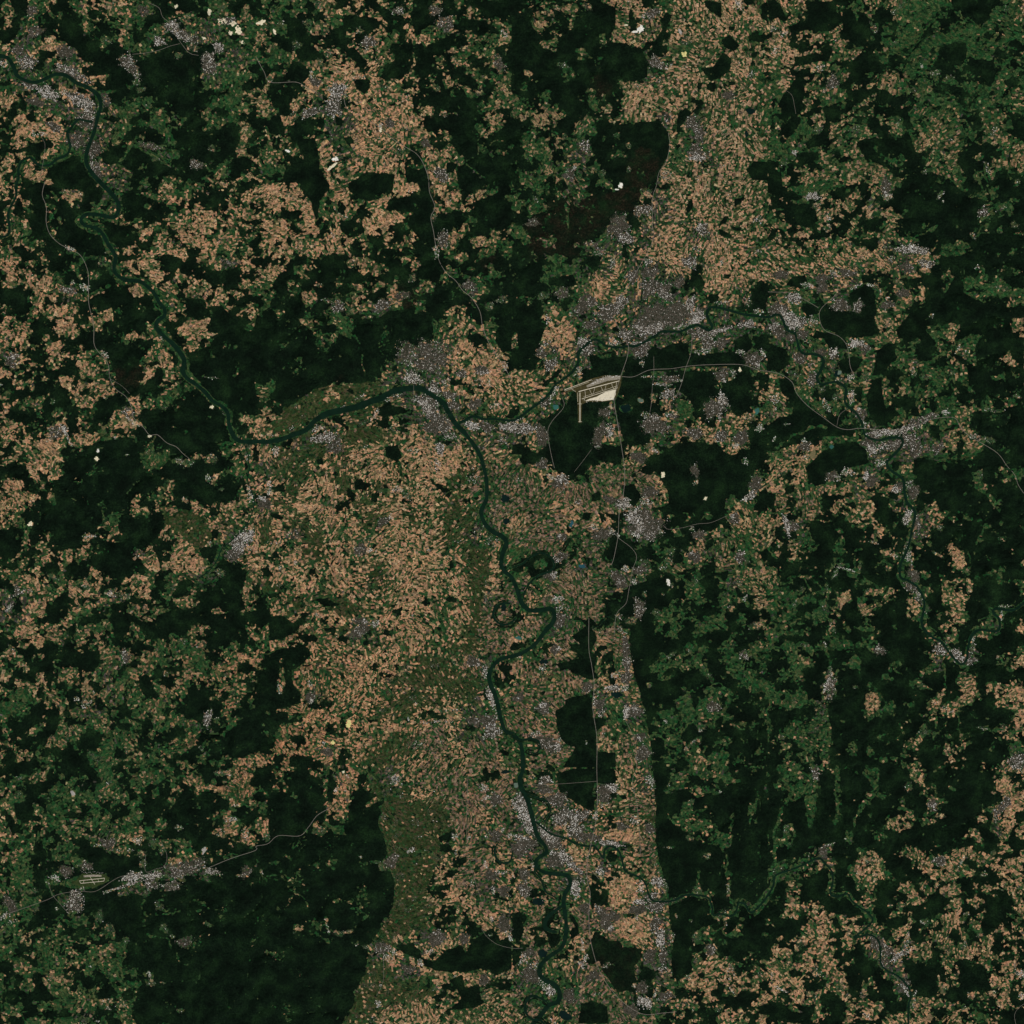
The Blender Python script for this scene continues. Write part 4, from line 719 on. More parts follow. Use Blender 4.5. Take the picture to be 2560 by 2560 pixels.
(0,3):"140,74,14,4,-8,.2 150,74,5,2.4,-10,.7 160,78,5,2.6,10,.7 136,79,10,3.4,-5,.3 130,89,6,4,0,.45 100,82,9,3,-8,1 116,81,6,2.4,-8,.85 100,87,14,1,-18,.7 82,93,5,.9,-22,.8 114,87,5,4,0,.4 110,95,4,2,0,.15 112,89,1.4,2,0,.8 50,78,4,5,-30,.25 41,83,3.4,2.4,20,.9 36,87,1.4,1.4,0,.5 65,74,5,3,0,.3 57,97,6,4,20,.6 56,104,5,5,0,.45 54,104,1,1.4,0,1 62,91,2,1.4,0,.8 82,57,5,4,0,.25 74,58,2.4,.9,0,.9 104,55,2.6,2.4,20,1 98,62,2,1,10,.9 107,65,3,3,0,.15 88,62,3,2.4,0,.15 120,104,3,3,0,.15 124,121,3,3,0,.15 83,121,3,4,-30,.1 75,112,3,4,0,.1 113,156,1.4,3,-30,.9 114,162,4,2,0,.3 123,162,2,.8,0,.4 82,181,1.8,.9,30,1 92,178,4,2.4,0,.25 80,176,3,2,0,.15 76,178,1.6,1.4,0,.1 140,131,5,4,-20,.15 157,118,3,1.4,20,.15 176,38,3,2,0,1 178,28,2,.9,-10,.9 172,40,3,2,0,.3 167,49,3,3,0,.3 185,50,3,4,-20,.7 135,45,3,2,0,.5 8,103,4,6,-30,.15 3,112,4,2,-30,.8 9,116,4,1.4,-25,.6 26,107,3,1.6,-20,.15 43,106,1.6,1,0,.9 24,93,5,2,0,.1 186,78,4,4,0,.15 180,81,3,1,0,.3 173,4,1.4,3,0,.5 166,4,4,2.4,0,.1 115,56,3,2.6,0,.2 122,62,2,3,0,.2 82,11,1,3,30,.6 64,191,4,2,-20,.15 73,191,1.4,1,0,.4 38,158,2.4,2,0,.15 136,183,2.4,1.8,0,.15 2,20,1.4,.7,0,.7 14,20,2,3,0,.3 68,150,1,1,0,.5 83,156,2,1.6,0,.25 95,130,2.4,2.4,0,.15 130,127,2,1.4,20,.3 78,140,1.6,1.6,0,.15 15,8,2,2,0,.2 34,132,1.4,1.4,0,.1 108,72,3,3,0,.2",
(1,3):"105,9,3.4,3.4,0,1 110,12,1,1,0,1 101,3,2,4,-20,.2 62,7,4,3,0,.2 69,7,2,1,30,.7 60,17,1,3,20,.9 67,17,.8,1,0,.9 78,7,.1,.1,0,.1 98,18,3,3,0,.1 109,21,3,2,0,.1 134,18,.7,.5,0,1 172,15,3,2.4,0,1 174,22,3,1.4,0,.9 181,24,5,4,0,.3 171,26,2,3,0,.3 96,37,3,2.4,0,.1 120,41,4,2.4,10,.25 132,34,3,2.4,0,.05 135,40,1.8,1.4,0,.3 106,40,2,3,0,.1 150,52,2,2.4,0,.9 151,64,.9,2,0,1 161,53,1.4,1,0,.9 181,51,5,4,0,.15 174,52,1.2,2,20,.8 186,47,1.4,1.4,0,1 191,51,2,1.4,0,.8 104,67,6,2,-25,.4 117,62,3,1.6,-35,1 102,71,5,4,0,.15 96,75,4,2.4,-20,.15 90,71,3,1,0,.3 79,67,1,1,0,.8 122,52,5,1,-10,.2 138,68,4,2.4,0,.05 129,62,1.2,1,0,.4 107,50,2.4,2.4,0,.05 106,60,2.4,2.4,0,.05 108,82,4,3,0,.05 173,72,1,3,-20,1 177,81,4,4,0,.1 185,79,4,1.6,10,1 179,92,1.6,2,0,1 187,93,5,4,0,.1 163,88,1.4,3,-20,.7 159,77,2,2,0,.2 108,102,3,2,-30,.05 119,98,2.4,2,20,.1 130,104,3,2,-20,.05 114,107,2,1.6,0,.05 98,115,2,2,-40,.05 105,127,3,2.4,30,.05 95,136,7,4,-10,.25 99,143,3,2.6,0,.8 104,139,2,3,0,.8 83,135,4,1.4,20,.4 76,133,1.4,1,-20,.9 136,129,6,6,0,.12 137,124,3,1.4,-20,.7 131,139,2.6,1.6,-20,1 157,129,4,4,20,.05 153,116,2.4,2.4,0,.1 178,114,2,2,0,1 187,118,5,6,0,.1 191,126,1.4,4,-40,.7 177,126,2,1,0,.7 192,129,1.4,2,-20,1 124,147,2.4,2.4,0,.8 115,152,5,3,0,.15 122,157,.1,.1,0,.1 150,157,2,1,0,.6 172,160,4,4,0,.08 190,156,4,3,0,.08 172,172,3,3,0,.08 88,155,3,1.6,0,.05 86,164,5,2.4,0,.12 94,164,.8,.8,0,1 76,169,2.4,1.6,0,.05 100,169,2.4,1.4,0,.05 92,178,2.6,2.4,30,.95 84,180,3,2.4,0,.05 77,187,2.6,1.4,0,.05 88,190,3,3,0,.05 137,167,4,2.4,0,.08 143,175,3,2,0,.08 187,177,2.4,1.8,0,.1 63,125,4,2,0,.15 55,124,1,1.2,0,.9 53,114,1,1.2,0,1 54,119,.7,3,-20,.7 70,123,3,.8,-10,.6 47,47,4,3,0,.15 14,141,2,1.4,0,.1 29,124,1,1,0,.2 120,73,1.2,.8,0,.4 139,130,3,3,0,.1 8,52,3,3,0,.2 4,78,1,2,-20,.6 150,38,2,2,0,.1 164,96,2,2,0,.2",
(2,3):"25,9,5,3,-20,.7 15,7,2,1,0,.4 8,30,6,9,-15,.85 14,43,4,7,-15,.85 24,16,5,4,0,.2 34,24,8,5,0,.35 41,37,9,6,0,.6 52,36,6,4,-30,.5 63,36,1.4,3,0,1 48,46,5,5,0,.7 30,54,10,6,30,.35 24,47,2,6,-35,.8 27,52,6,3,30,.6 31,64,2,1.6,30,1 40,68,3,8,-40,.8 33,70,6,6,30,.1 48,76,7,2,35,.6 47,90,4,6,-35,1 52,84,3,2,40,.5 6,52,8,1,10,.9 10,57,8,5,0,.2 5,62,5,6,0,.1 16,74,1.4,3,0,.9 9,92,5,5,0,.4 9,80,5,4,0,.1 1,81,1,1.4,0,1 52,52,6,4,0,.2 60,52,3,3,0,.1 70,19,6,6,0,.15 76,15,4,3,0,.9 70,28,4,1,-10,.5 104,9,3,3,0,.95 106,14,2,6,0,.4 92,17,2,2,0,.5 98,17,4,2.4,0,.25 92,40,3,2.4,0,.8 93,37,1.4,.7,0,1 83,44,5,3,0,.1 75,57,8,2,10,.9 64,53,4,2,-20,.15 67,78,3,3.4,0,1 73,74,2,1,0,.8 104,46,3,5,-20,.1 105,60,2,5,0,.1 108,68,1,3,0,.4 109,77,2.6,4,0,.15 110,86,4,4,0,.8 115,90,2.4,5,0,.15 97,90,2.4,4,-10,.9 105,97,5,3,0,.6 96,101,4,2,0,.95 108,105,5,4,0,.6 112,102,6,2,-15,.15 123,100,7,1.6,-15,.05 95,107,6,4,0,.05 94,113,1.6,1.6,0,.8 76,112,5,4,0,.08 68,110,6,4,45,.15 71,118,6,4,40,.15 65,106,1.6,3,-40,.8 55,106,4,4,0,.08 74,121,2,2,0,.9 54,118,3,3,0,.15 108,118,4,6,0,.3 112,130,3,5,0,1 112,125,3,3,0,.6 121,128,1.4,4,0,.6 104,142,5,5,0,.08 114,142,3,6,0,.3 114,152,3,2.4,0,.7 118,155,3,2.4,0,.1 13,139,5,3,0,.1 9,144,4,3,-30,.8 17,148,3,3,0,.6 14,156,7,6,0,.12 53,135,1.2,4,-10,1 56,143,2,2,-30,1 53,148,3,3,-30,.85 61,157,5,4,0,.1 71,149,3,1.6,-30,.6 24,164,2,6,-30,.9 29,168,2.6,5,-25,1 43,172,5,5,0,.1 50,174,4,3,0,.1 63,170,3,1,0,.7 98,166,5,4,0,.12 92,164,1.4,2,0,.7 99,176,4,4,-40,.9 103,179,2,3,30,1 108,170,1,3,20,.9 116,172,5,3,0,.1 113,175,3,.7,10,.6 90,183,5,5,0,.06 150,137,4,4,20,.25 152,137,1.6,2,-20,.6 139,128,3,3,0,.1 165,152,2.6,5,-30,.4 164,158,1,2,-40,.7 186,156,2.4,2,0,.4 133,158,3,2,0,.4 132,178,3,3,0,.08 137,182,1,1.6,0,.5 155,182,2.4,2,0,.1 166,168,.8,3,-30,.8 128,187,2,2,0,.1 160,110,4,3,0,.25 156,114,1,3,0,.2 161,117,1,3,0,.2 140,92,3,4,20,.1 147,66,3,2,0,.2 163,90,1,6,5,.4 162,58,2,2,0,.15 134,53,3,2,0,.2 117,18,4,.8,10,.5 118,13,1,1,0,1 157,18,1,.8,0,.9 135,26,2.4,2.4,0,.15 119,60,5,.5,0,.4 124,112,.8,2,-20,.5 135,115,1.2,1,0,.4 96,63,.9,.9,0,.4 58,66,2,2,0,.2 82,38,3,2.4,0,.08 140,145,1.6,1.6,0,.2 175,166,2,1.6,0,.2 30,190,1.4,3,-40,.5 20,178,.1,.1,0,.1",
(3,3):"36,4,3,5,-15,.5 42,62,4,3.4,-30,.3 40,68,3,4,0,.2 48,57,3,.6,-25,.7 58,53.4,1,.4,0,1 31,66,.4,3,10,.8 10,76,2,2,0,.3 5,79,1,2,0,.4 180,26,3,5,30,.6 174,32,5,3,-30,.3 172,38,2,3,0,.5 124,28,4,4,0,.35 125,29,1.4,1,0,.9 130,70,4,4,-30,.35 146,70,1.4,3,30,.8 143,74,2,2,0,.4 76,70,4,3,0,.2 68,78,3,4,20,.15 106,14,3,3,0,.15 130,36,3,2,0,.15 82,132,6,5,20,.3 88,134,1,1,0,1 90,138,5,4,0,.3 98,142,7,2,-30,.85 105,130,1.6,6,5,.7 108,136,4,1.4,0,.4 88,147,4,4,0,.3 103,164,4,5,40,.35 104,168,1,4,-30,.8 98,158,5,1.6,40,.3 110,178,3,4,0,.4 111,170,.8,2.4,40,.8 86,141,.6,4,5,.8 40,138,3,1,-30,.5 36,154,4,3,30,.3 8,166,5,.9,25,.9 3,158,1,3,0,.6 33,171,4,2.4,30,.25 25,131,3,3,0,.15 22,136,2,3,0,.15 55,166,3,3,0,.15 60,172,2.4,2,0,.2 72,171,3,2,0,.15 74,186,2,1.4,0,.9 76,188,2,2,0,.4 118,116,3,2,20,.7 130,124,.1,.1,0,.1 148,134,2,3,30,.4 136,138,2,2,0,.1 150,110,2,1.6,0,.6 160,126,2.4,2,0,.15 157,104,2,2,0,.15 163,80,2.4,2,0,.3 170,64,2,2,0,.1 178,50,2,2,0,.2 190,155,3,2.4,0,.9 191,172,2,2,0,.8 186,150,1,2,0,.7 169,170,3,2,0,.25 175,178,2,2,0,.2 153,172,3,2.4,0,.2 148,182,2,2,0,.1 132,168,2,3,0,.1 190,2,3,2,0,.4 182,14,2,2,0,.2 174,91,3,.6,25,.4 100,150,3,3,0,.1 78,122,4,1,10,.1 16,146,2,1.6,0,.1 118,88,2,2,0,.2 127,88,2,2,0,.2 92,104,2,1.4,0,.1 100,104,3,2.4,0,.15 37,106,1.4,1.2,0,.2 18,112,2,1.4,0,.1 20,102,2,2,0,.08 60,125,1.6,1.4,0,.2 14,46,2,3,0,.25 16,58,2,2,0,.2",
}
QUARRIES = [ # sheet,x,y,rx,ry,rot,tone,label
(0,168,16,3.2,2,0,'c',"largest cream clay pit in the cluster at the upper left"),(0,176,18,2,2,0,'c',"cream clay pit just right of the largest one at upper left"),(0,180,23,2.4,3,0,'c',"cream clay pit at the lower right of the upper left cluster"),(0,158,9,1.5,2.2,0,'c',"pale yellow pit at the top left of the clay pit cluster"),(0,174,25,1.6,1.4,0,'c',"small cream pit below the upper left clay pit cluster"),(0,183,32,1.3,1.1,0,'c',"isolated small cream pit under the clay pit cluster"),(0,133,5,1.3,1.3,0,'c',"small pale pit beside the road at the top left"),(0,154,29,1.6,.9,20,'c',"thin cream pit left of the clay pit cluster"),
(10,4,17,3.4,1.6,-20,'c',"bright clay pit right of the upper left cluster"),(10,14,24,1,2,-20,'c',"narrow bright clay pit below right of the cluster"),(10,60,120,2.6,1.4,-20,'w',"whitish quarry on the left of the tan basin"),(10,57,126,4.2,1,-35,'c',"long yellowish quarry scar left of the tan basin"),(10,24,114,1.8,.9,20,'w',"small white quarry in the forest left of the tan basin"),(10,94,98,1,1.8,0,'c',"pale pit beside the motorway in the tan basin"),
(20,97,22,2.2,2.6,0,'w',"white quarry block near the top right of centre"),(20,93,24,2.6,.8,-10,'w',"white quarry ledge left of the white block near the top"),(20,86,19,1.4,.6,-10,'c',"small cream pit left of the upper white quarry"),(20,82,140,1.5,2.2,0,'w',"bright white quarry in the brown forest at upper centre"),(20,79,143,1.4,.5,0,'w',"thin white quarry bench left of the bright forest quarry"),(20,130,41,2.4,1.7,0,'y',"yellow-green pit on the upper right plain"),(20,127,24,1,2.4,-20,'g',"grey pond-like pit at the upper right plain"),
(1,73,153,1.7,1.4,-20,'c',"cream quarry in the big dark forest at left"),(1,74,147,.9,1.8,20,'w',"white quarry tail above the cream forest quarry at left"),(1,160,114,1.6,1.2,-10,'c',"yellow quarry on the left bank of the gorge"),(1,113,136,1.6,.9,0,'c',"cream pit beside the left upland motorway"),
(2,23,9,1.9,1.5,-20,'c',"cream quarry at the left edge of the uplands"),(12,70,160,2,2.6,20,'y',"larger yellow sand pit on the farmed plain"),(12,58,174,1.7,1.3,-30,'y',"smaller yellow sand pit on the farmed plain"),(21,114,165,1.4,2.2,15,'c',"keyhole-shaped cream pit below the airport woods"),
(3,154,62,1.4,3.2,35,'g',"grey quarry above the long valley city"),(3,55,19,1.4,2.2,-20,'g',"pale grey quarry in the lower left uplands"),(3,82,77,1.4,.1,0,'c',""),(21,146,183,1.4,1,-40,'c',"pinkish pit in the woods right of the white-roofed town"),(21,172,86,1,1.8,0,'c',"cream pit at the edge of the eastern suburbs"),(31,34,150,2.4,3.4,20,'o',"olive sand pit at the right dark forest wedge"),(31,94,182,.1,.1,0,'c',""),(22,118,53,1.2,2.6,-10,'w',"white quarry on the hills right of the plain"),(13,66,3,.9,1,0,'c',"tiny cream pit on the lower plain's upper left"),
]
# ------------------------------------------------------------------ helpers
TILE = 640.0
Z = 640.0 / 193.2                           # sheet tens -> map units
def sheet(key, x, y):
    return key[0] * TILE + x * Z, key[1] * TILE + y * Z
def path(text):
    pts = []
    for part in text.split(';'):
        if not part.strip():
            continue
        k, body = part.split(':')
        k = k.strip(); key = (int(k[0]), int(k[1]))
        for p in body.split():
            a, b = p.split(',')
            pts.append(sheet(key, float(a), float(b)))
    return np.array(pts)
def paths(text):
    """Split where a sheet key repeats (a gap in the line)."""
    out, cur, last = [], [], None
    for part in text.split(';'):
        k = part.split(':')[0].strip()
        if k == last:
            out.append(path(';'.join(cur))); cur = []
        cur.append(part); last = k
    out.append(path(';'.join(cur)))
    return [p for p in out if len(p) > 1]
def smooth(P, step=3.0):
    """Catmull-Rom resample."""
    P = np.asarray(P, float)
    Q = np.vstack([2 * P[0] - P[1], P, 2 * P[-1] - P[-2]])
    out = []
    for i in range(1, len(Q) - 2):
        p0, p1, p2, p3 = Q[i - 1], Q[i], Q[i + 1], Q[i + 2]
        n = max(2, int(np.hypot(*(p2 - p1)) / step))
        t = np.linspace(0, 1, n, endpoint=False)[:, None]
        out.append(0.5 * (2 * p1 + (p2 - p0) * t + (2 * p0 - 5 * p1 + 4 * p2 - p3) * t ** 2 + (3 * p1 - p0 - 3 * p2 + p3) * t ** 3))
    out.append(P[-1:])
    return np.vstack(out)

# value noise on arrays of map coordinates
_lat = {}
def vnoise(X, Y, scale, seed):
    if seed not in _lat:
        _lat[seed] = np.random.default_rng(1000 + seed).random((512, 512)).astype(np.float32)
    L = _lat[seed]
    x = X / scale + 37.3 * seed % 97; y = Y / scale + 53.1 * seed % 89
    xi = np.floor(x).astype(np.int64); yi = np.floor(y).astype(np.int64)
    fx = (x - xi).astype(np.float32); fy = (y - yi).astype(np.float32)
    fx = fx * fx * (3 - 2 * fx); fy = fy * fy * (3 - 2 * fy)
    x0 = xi & 511; x1 = (xi + 1) & 511; y0 = yi & 511; y1 = (yi + 1) & 511
    return (L[y0, x0] * (1 - fx) + L[y0, x1] * fx) * (1 - fy) + (L[y1, x0] * (1 - fx) + L[y1, x1] * fx) * fy
def fbm(X, Y, scale, seed, octaves=4, gain=.5):
    a, s, t = 1.0, 0.0, 0.0
    for i in range(octaves):
        s = s + a * vnoise(X, Y, scale / 2.03 ** i, seed + i); t += a; a *= gain
    return s / t
def uniform(n):
    """Map a noise array to its own ranks, 0..1."""
    f = np.sort(n[::7, ::7].ravel())
    q = f[np.linspace(0, len(f) - 1, 257).astype(int)]
    return np.interp(n, q, np.linspace(0, 1, 257)).astype(np.float32)

# rasters: R0 .. R0 + (N-1)*G map units
G, R0, N = 2.5, -60.0, 1073
ax = R0 + np.arange(N) * G
GX, GY = np.meshgrid(ax, ax)
def inside_mask(P, crisp=False):
    """Even-odd test on the raster within the polygon's box; returns slices and mask."""
    m = 14
    i0 = max(0, int((P[:, 0].min() - m - R0) / G)); i1 = min(N, int((P[:, 0].max() + m - R0) / G) + 2)
    j0 = max(0, int((P[:, 1].min() - m - R0) / G)); j1 = min(N, int((P[:, 1].max() + m - R0) / G) + 2)
    sl = (slice(j0, j1), slice(i0, i1))
    k = .26 if crisp else .9
    X = GX[sl] + (WX[sl] - GX[sl]) * k; Y = GY[sl] + (WY[sl] - GY[sl]) * k
    ins = np.zeros(X.shape, bool)
    for (xa, ya), (xb, yb) in zip(P, np.roll(P, -1, 0)):
        if ya == yb:
            continue
        c = ((ya > Y) != (yb > Y)) & (X < (xb - xa) * (Y - ya) / (yb - ya) + xa)
        ins ^= c
    return sl, ins
def stamp_distance(D, pts, radius, extra=None, E=None):
    """Minimum distance from raster points to a sampled line, within radius; E takes the value of the nearest sample."""
    for k, (x, y) in enumerate(pts):
        i0 = max(0, int((x - radius - R0) / G)); i1 = min(N, int((x + radius - R0) / G) + 2)
        j0 = max(0, int((y - radius - R0) / G)); j1 = min(N, int((y + radius - R0) / G) + 2)
        if i1 <= i0 or j1 <= j0:
            continue
        sl = (slice(j0, j1), slice(i0, i1))
        d = np.hypot(ax[None, i0:i1] - x, ax[j0:j1, None] - y)
        if E is not None:
            better = d < D[sl]
            E[sl] = np.where(better, extra[k], E[sl])
        D[sl] = np.minimum(D[sl], d)
# ragged edges: displaced coordinates used for every outline test
WX = GX + (fbm(GX, GY, 22, 3, 3) - .5) * 15 + (vnoise(GX, GY, 6, 9) - .5) * 5
WY = GY + (fbm(GX, GY, 22, 13, 3) - .5) * 15 + (vnoise(GX, GY, 6, 19) - .5) * 5

# ------------------------------------------------------------------ land cover
# letter: wood share, then weights of tan, green, dark green, olive, dull pink-brown, grey, then brown tint of the wood
LEGEND = {
'F': (.955, .15, .70, .10, .03, .00, .02, 0), 'f': (.74, .35, .50, .10, .03, 0, .02, 0), 'm': (.55, .62, .28, .05, .04, .02, .01, 0),
'M': (.38, .04, .78, .16, .01, .0, .02, 0), 'w': (.38, .60, .29, .06, .05, .01, .01, 0), 'o': (.035, .70, .19, .07, .03, .02, .0, 0),
'O': (.02, .82, .11, .04, .02, .02, .0, 0), 'x': (.045, .50, .28, .11, .11, .01, .0, 0), 'g': (.12, .06, .82, .10, .02, .0, .01, 0),
'G': (.28, .16, .66, .14, .02, .01, .01, 0), 'v': (.02, .08, .14, .10, .66, .02, .01, 0), 'y': (.02, .38, .16, .10, .36, .02, 0, 0),
'p': (.06, .22, .33, .12, .06, .25, .02, 0), 'd': (.80, .08, .45, .20, .1, .15, .02, .8), 'u': (.13, .09, .34, .17, .04, .05, .33, 0),
'U': (.05, .22, .42, .10, .03, .05, .18, 0)}
codes = np.zeros((64, 64), '<U1')
for (c, r), t in LAND.items():
    rows = t.split()
    assert len(rows) == 16, (c, r, len(rows))
    for j, row in enumerate(rows):
        row = (row + row[-1] * 16)[:16]
        for i, ch in enumerate(row):
            codes[r * 16 + j, c * 16 + i] = ch
# where every wood is traced as an outline, the letters only describe the land between the woods
def retag(c, r, c0, c1, r0, r1, new, old='F'):
    a = codes[r * 16 + r0:r * 16 + r1, c * 16 + c0:c * 16 + c1]
    a[a == old] = new
retag(2, 2, 2, 6, 6, 16, 'p'); retag(2, 2, 2, 6, 6, 16, 'p', 'm')
retag(2, 0, 8, 16, 0, 16, 'x'); retag(3, 0, 0, 8, 0, 16, 'w'); retag(3, 0, 8, 16, 0, 9, 'M')
retag(1, 1, 0, 16, 8, 16, 'y'); retag(1, 2, 1, 16, 0, 16, 'x'); retag(1, 3, 8, 16, 9, 16, 'x'); retag(2, 3, 0, 8, 0, 16, 'p'); retag(3, 1, 0, 9, 0, 16, 'G'); retag(1, 0, 3, 10, 0, 16, 'w')
lut = np.zeros((64, 64, 8), np.float32)
for ch, v in LEGEND.items():
    lut[codes == ch] = v
u = np.clip((GX + (fbm(GX, GY, 40, 23, 3) - .5) * 44) / 40 - .5, 0, 62.999)
v = np.clip((GY + (fbm(GX, GY, 40, 33, 3) - .5) * 44) / 40 - .5, 0, 62.999)
ui = u.astype(int); vi = v.astype(int)
fu = (u - ui)[..., None].astype(np.float32); fv = (v - vi)[..., None].astype(np.float32)
fu = fu * fu * (3 - 2 * fu); fv = fv * fv * (3 - 2 * fv)
COVER = (lut[vi, ui] * (1 - fu) + lut[vi, ui + 1] * fu) * (1 - fv) + (lut[vi + 1, ui] * (1 - fu) + lut[vi + 1, ui + 1] * fu) * fv
# the straight foot of the hills right of the great plain: woods on one side, open plain on the other
edge_y = [1560, 1600, 1660, 1720, 1780, 1920, 2040, 2160, 2240, 2340, 2440]
edge_x = [1578, 1572, 1580, 1594, 1616, 1634, 1640, 1648, 1670, 1678, 1686]
dx_edge = GX - np.interp(GY, edge_y, edge_x) - (vnoise(GX, GY, 12, 87) - .5) * 5
band = (GY > 1570) & (GY < 2440)
west = band & (dx_edge < 0) & (dx_edge > -46)
COVER[west, 0] = np.minimum(COVER[west, 0], .05)
east = band & (dx_edge > 0) & (dx_edge < 24)
COVER[east] = np.array([.93, .02, .8, .15, 0, 0, .02, 0], np.float32)
# own[] says which traced wood a raster point belongs to (0: none)
own = np.zeros((N, N), np.int32)
WOODS = []
OVER = {'F': (.985, .1, .8, .1, 0, 0, 0, 0), 'd': (.93, .05, .4, .3, .05, .2, 0, .85), 'C': (.04, .88, .09, .02, 0, .01, 0, 0), 'c': (.10, .52, .40, .05, .02, 0, .01, 0),
        'g': (.04, .03, .94, .02, 0, 0, 0, 0), 'v': (.01, .04, .08, .06, .82, 0, 0, 0), 'o': (.02, .84, .08, .05, .01, .02, 0, 0)}
for order in ('vo', 'Fd', 'gCc'):
    for key, text in POLY.items():
        for line in text.split('\n'):
            body, _, label = line.partition('#')
            kind, pts = body.split(None, 1)
            if kind not in order:
                continue
            P = np.array([sheet(key, *map(float, p.split(','))) for p in pts.split()])
            sl, ins = inside_mask(P, bool(label.strip()) or key not in ((0, 0), (0, 1), (0, 2), (0, 3), (3, 3), (3, 2)) and kind in 'Fd')
            COVER[sl][ins] = OVER[kind]
            if kind == 'F' and key == (2, 2) and P[:, 0].min() > 1610:
                COVER[sl][ins, 0] = .80          # the hill woods here are broken by meadows
            if kind == 'F' and key in ((3, 2), (3, 0)):
                COVER[sl][ins, 0] = .94
            if kind == 'd' and label.strip():
                COVER[sl][ins, 7] = .25
            if label.strip():
                WOODS.append(label.strip()); own[sl][ins] = len(WOODS)
for w, kind, text in STREAMS:
    D = np.full((N, N), 99.0)
    q_ = smooth(path(text), 2.5)
    q_ = q_ + np.stack([fbm(q_[:, 0], q_[:, 1], 16, 43, 2) - .5, fbm(q_[:, 0], q_[:, 1], 16, 47, 2) - .5], -1) * 16
    stamp_distance(D, q_, w * 2.2)
    jit = (vnoise(GX, GY, 9, 41) - .5) * w * 1.9
    COVER[D < w * .58 + jit * .6] = OVER['c' if kind == 'c' else 'g']

# ------------------------------------------------------------------ water lines and terrain
river_lines = []
DW = np.full((N, N), 60.0)                  # distance to a river's edge
LEV = np.zeros((N, N))                      # its water level
for label, width, z0, z1, text in RIVERS:
    P = smooth(path(text), 3.0)
    s = np.linspace(0, 1, len(P))
    wv = width * (1 + .16 * np.sin(s * 61) * np.sin(s * 23 + 1))
    if width > 9:                            # the great river is widest between the junction and the gorge, narrower upstream
        wv = wv * np.interp(P[:, 0] + 0 * s, [0, 560, 700, 800, 1060, 1180, 1700], [.86, .86, 1.15, 1.45, 1.25, .95, .9])
    lev = z0 + (z1 - z0) * s
    river_lines.append((label, P, wv, lev))
    D = np.full((N, N), 99.0); E = np.zeros((N, N))
    stamp_distance(D, P, 60, lev, E)
    d = D - width * .5
    E = np.where(D < 98, E, 0)
    near = d < DW
    LEV = np.where(near & (D < 60), E, LEV); DW = np.minimum(DW, d)
ELEV = np.array([[float(v) for v in r.split()] for r in """2 2 3 4 3 2.5 3 4 4 3 2 2 2 3 4 5
1.2 2.5 3.5 4 2 2 2.5 3.5 4 3 2 1.5 1.5 3 4 4
2.5 2.5 3.5 3 2 2 2.5 4 4.5 2.5 1.5 1.5 2 3 4 3.5
3.5 3 3 3.5 3.5 3 2.5 5 6 2 1.5 1.5 2 2.5 3.5 4
4 4 3 3.5 4 4.5 4 4.5 3 1.5 1.3 1.3 1.3 1.5 3 4
4.5 4.5 4 3.5 4.5 5 4 2 1.5 1.1 1.1 1.1 1.1 2 3 4.5
4.5 4.5 4.5 4 3 1.5 1.2 1 1 1 1.1 1.2 1.1 1.3 3 4.5
4.5 5 5 3 1.8 2 2 1 1 1 1.2 1.4 1.4 1.6 3 4.5
4.5 4.5 3.5 2.5 2 2.2 2 1 .9 .9 1.2 2 2 2.2 4 4.5
3.5 3 3 3 2.5 2.5 2 .95 .9 .9 1.5 3 3 3.5 3.5 4
3 3 3.5 4 3 2.2 1.8 .95 .9 .9 2 3.5 4 4 3 4
3.5 3 3 4.5 3 2 1.5 .95 .9 .9 2 4 4.5 4.5 4 3.5
3.5 3 3 3 3.5 2.5 1.5 1 .9 .9 1.5 4 4.5 4 4 3.5
2.5 2.5 3 4 4.5 4 1.5 1 .9 1 1.2 4 4 4 3.5 3
3 3 4 4.5 5 4 1.5 1.1 .95 1 1.2 3 2.5 2 2.5 3
3 3.5 4 4.5 5 3.5 1.5 1.2 1 1 1.2 2 2.5 2.5 3 3.5""".split('\n')])
u = np.clip(GX / 160 - .5, 0, 14.999); v = np.clip(GY / 160 - .5, 0, 14.999)
ui = u.astype(int); vi = v.astype(int); fu = u - ui; fv = v - vi
fu = fu * fu * (3 - 2 * fu); fv = fv * fv * (3 - 2 * fv)
base = (ELEV[vi, ui] * (1 - fu) + ELEV[vi, ui + 1] * fu) * (1 - fv) + (ELEV[vi + 1, ui] * (1 - fu) + ELEV[vi + 1, ui + 1] * fu) * fv
# branching valleys: warped ridged noise, stronger where the land is high
qx = GX + (fbm(GX, GY, 70, 51, 3) - .5) * 60; qy = GY + (fbm(GX, GY, 70, 61, 3) - .5) * 60
ridge = np.zeros((N, N)); spur = np.zeros((N, N))
amp = 1.0
for i, sc in enumerate((78, 36, 17)):
    o_ = np.abs(2 * vnoise(qx, qy, sc, 71 + i) - 1) ** .8; ridge += amp * o_; amp *= .5
    if sc < 70:
        spur = spur + o_ * (.6 if sc > 20 else .4)
rough = np.clip((base - 1.1) * .82, .02, 2.7)
H = base + rough * (ridge * 1.55 - 1.0) + (fbm(GX, GY, 200, 81, 2) - .5) * rough
valley = LEV + np.clip(DW - 9, 0, None) * .10 + .01
H = np.where((DW < 58) & (LEV > 0), np.minimum(H, valley), H)
H = np.where((DW < 9) & (LEV > 0), LEV, H)
H = np.maximum(H, .55).astype(np.float32)
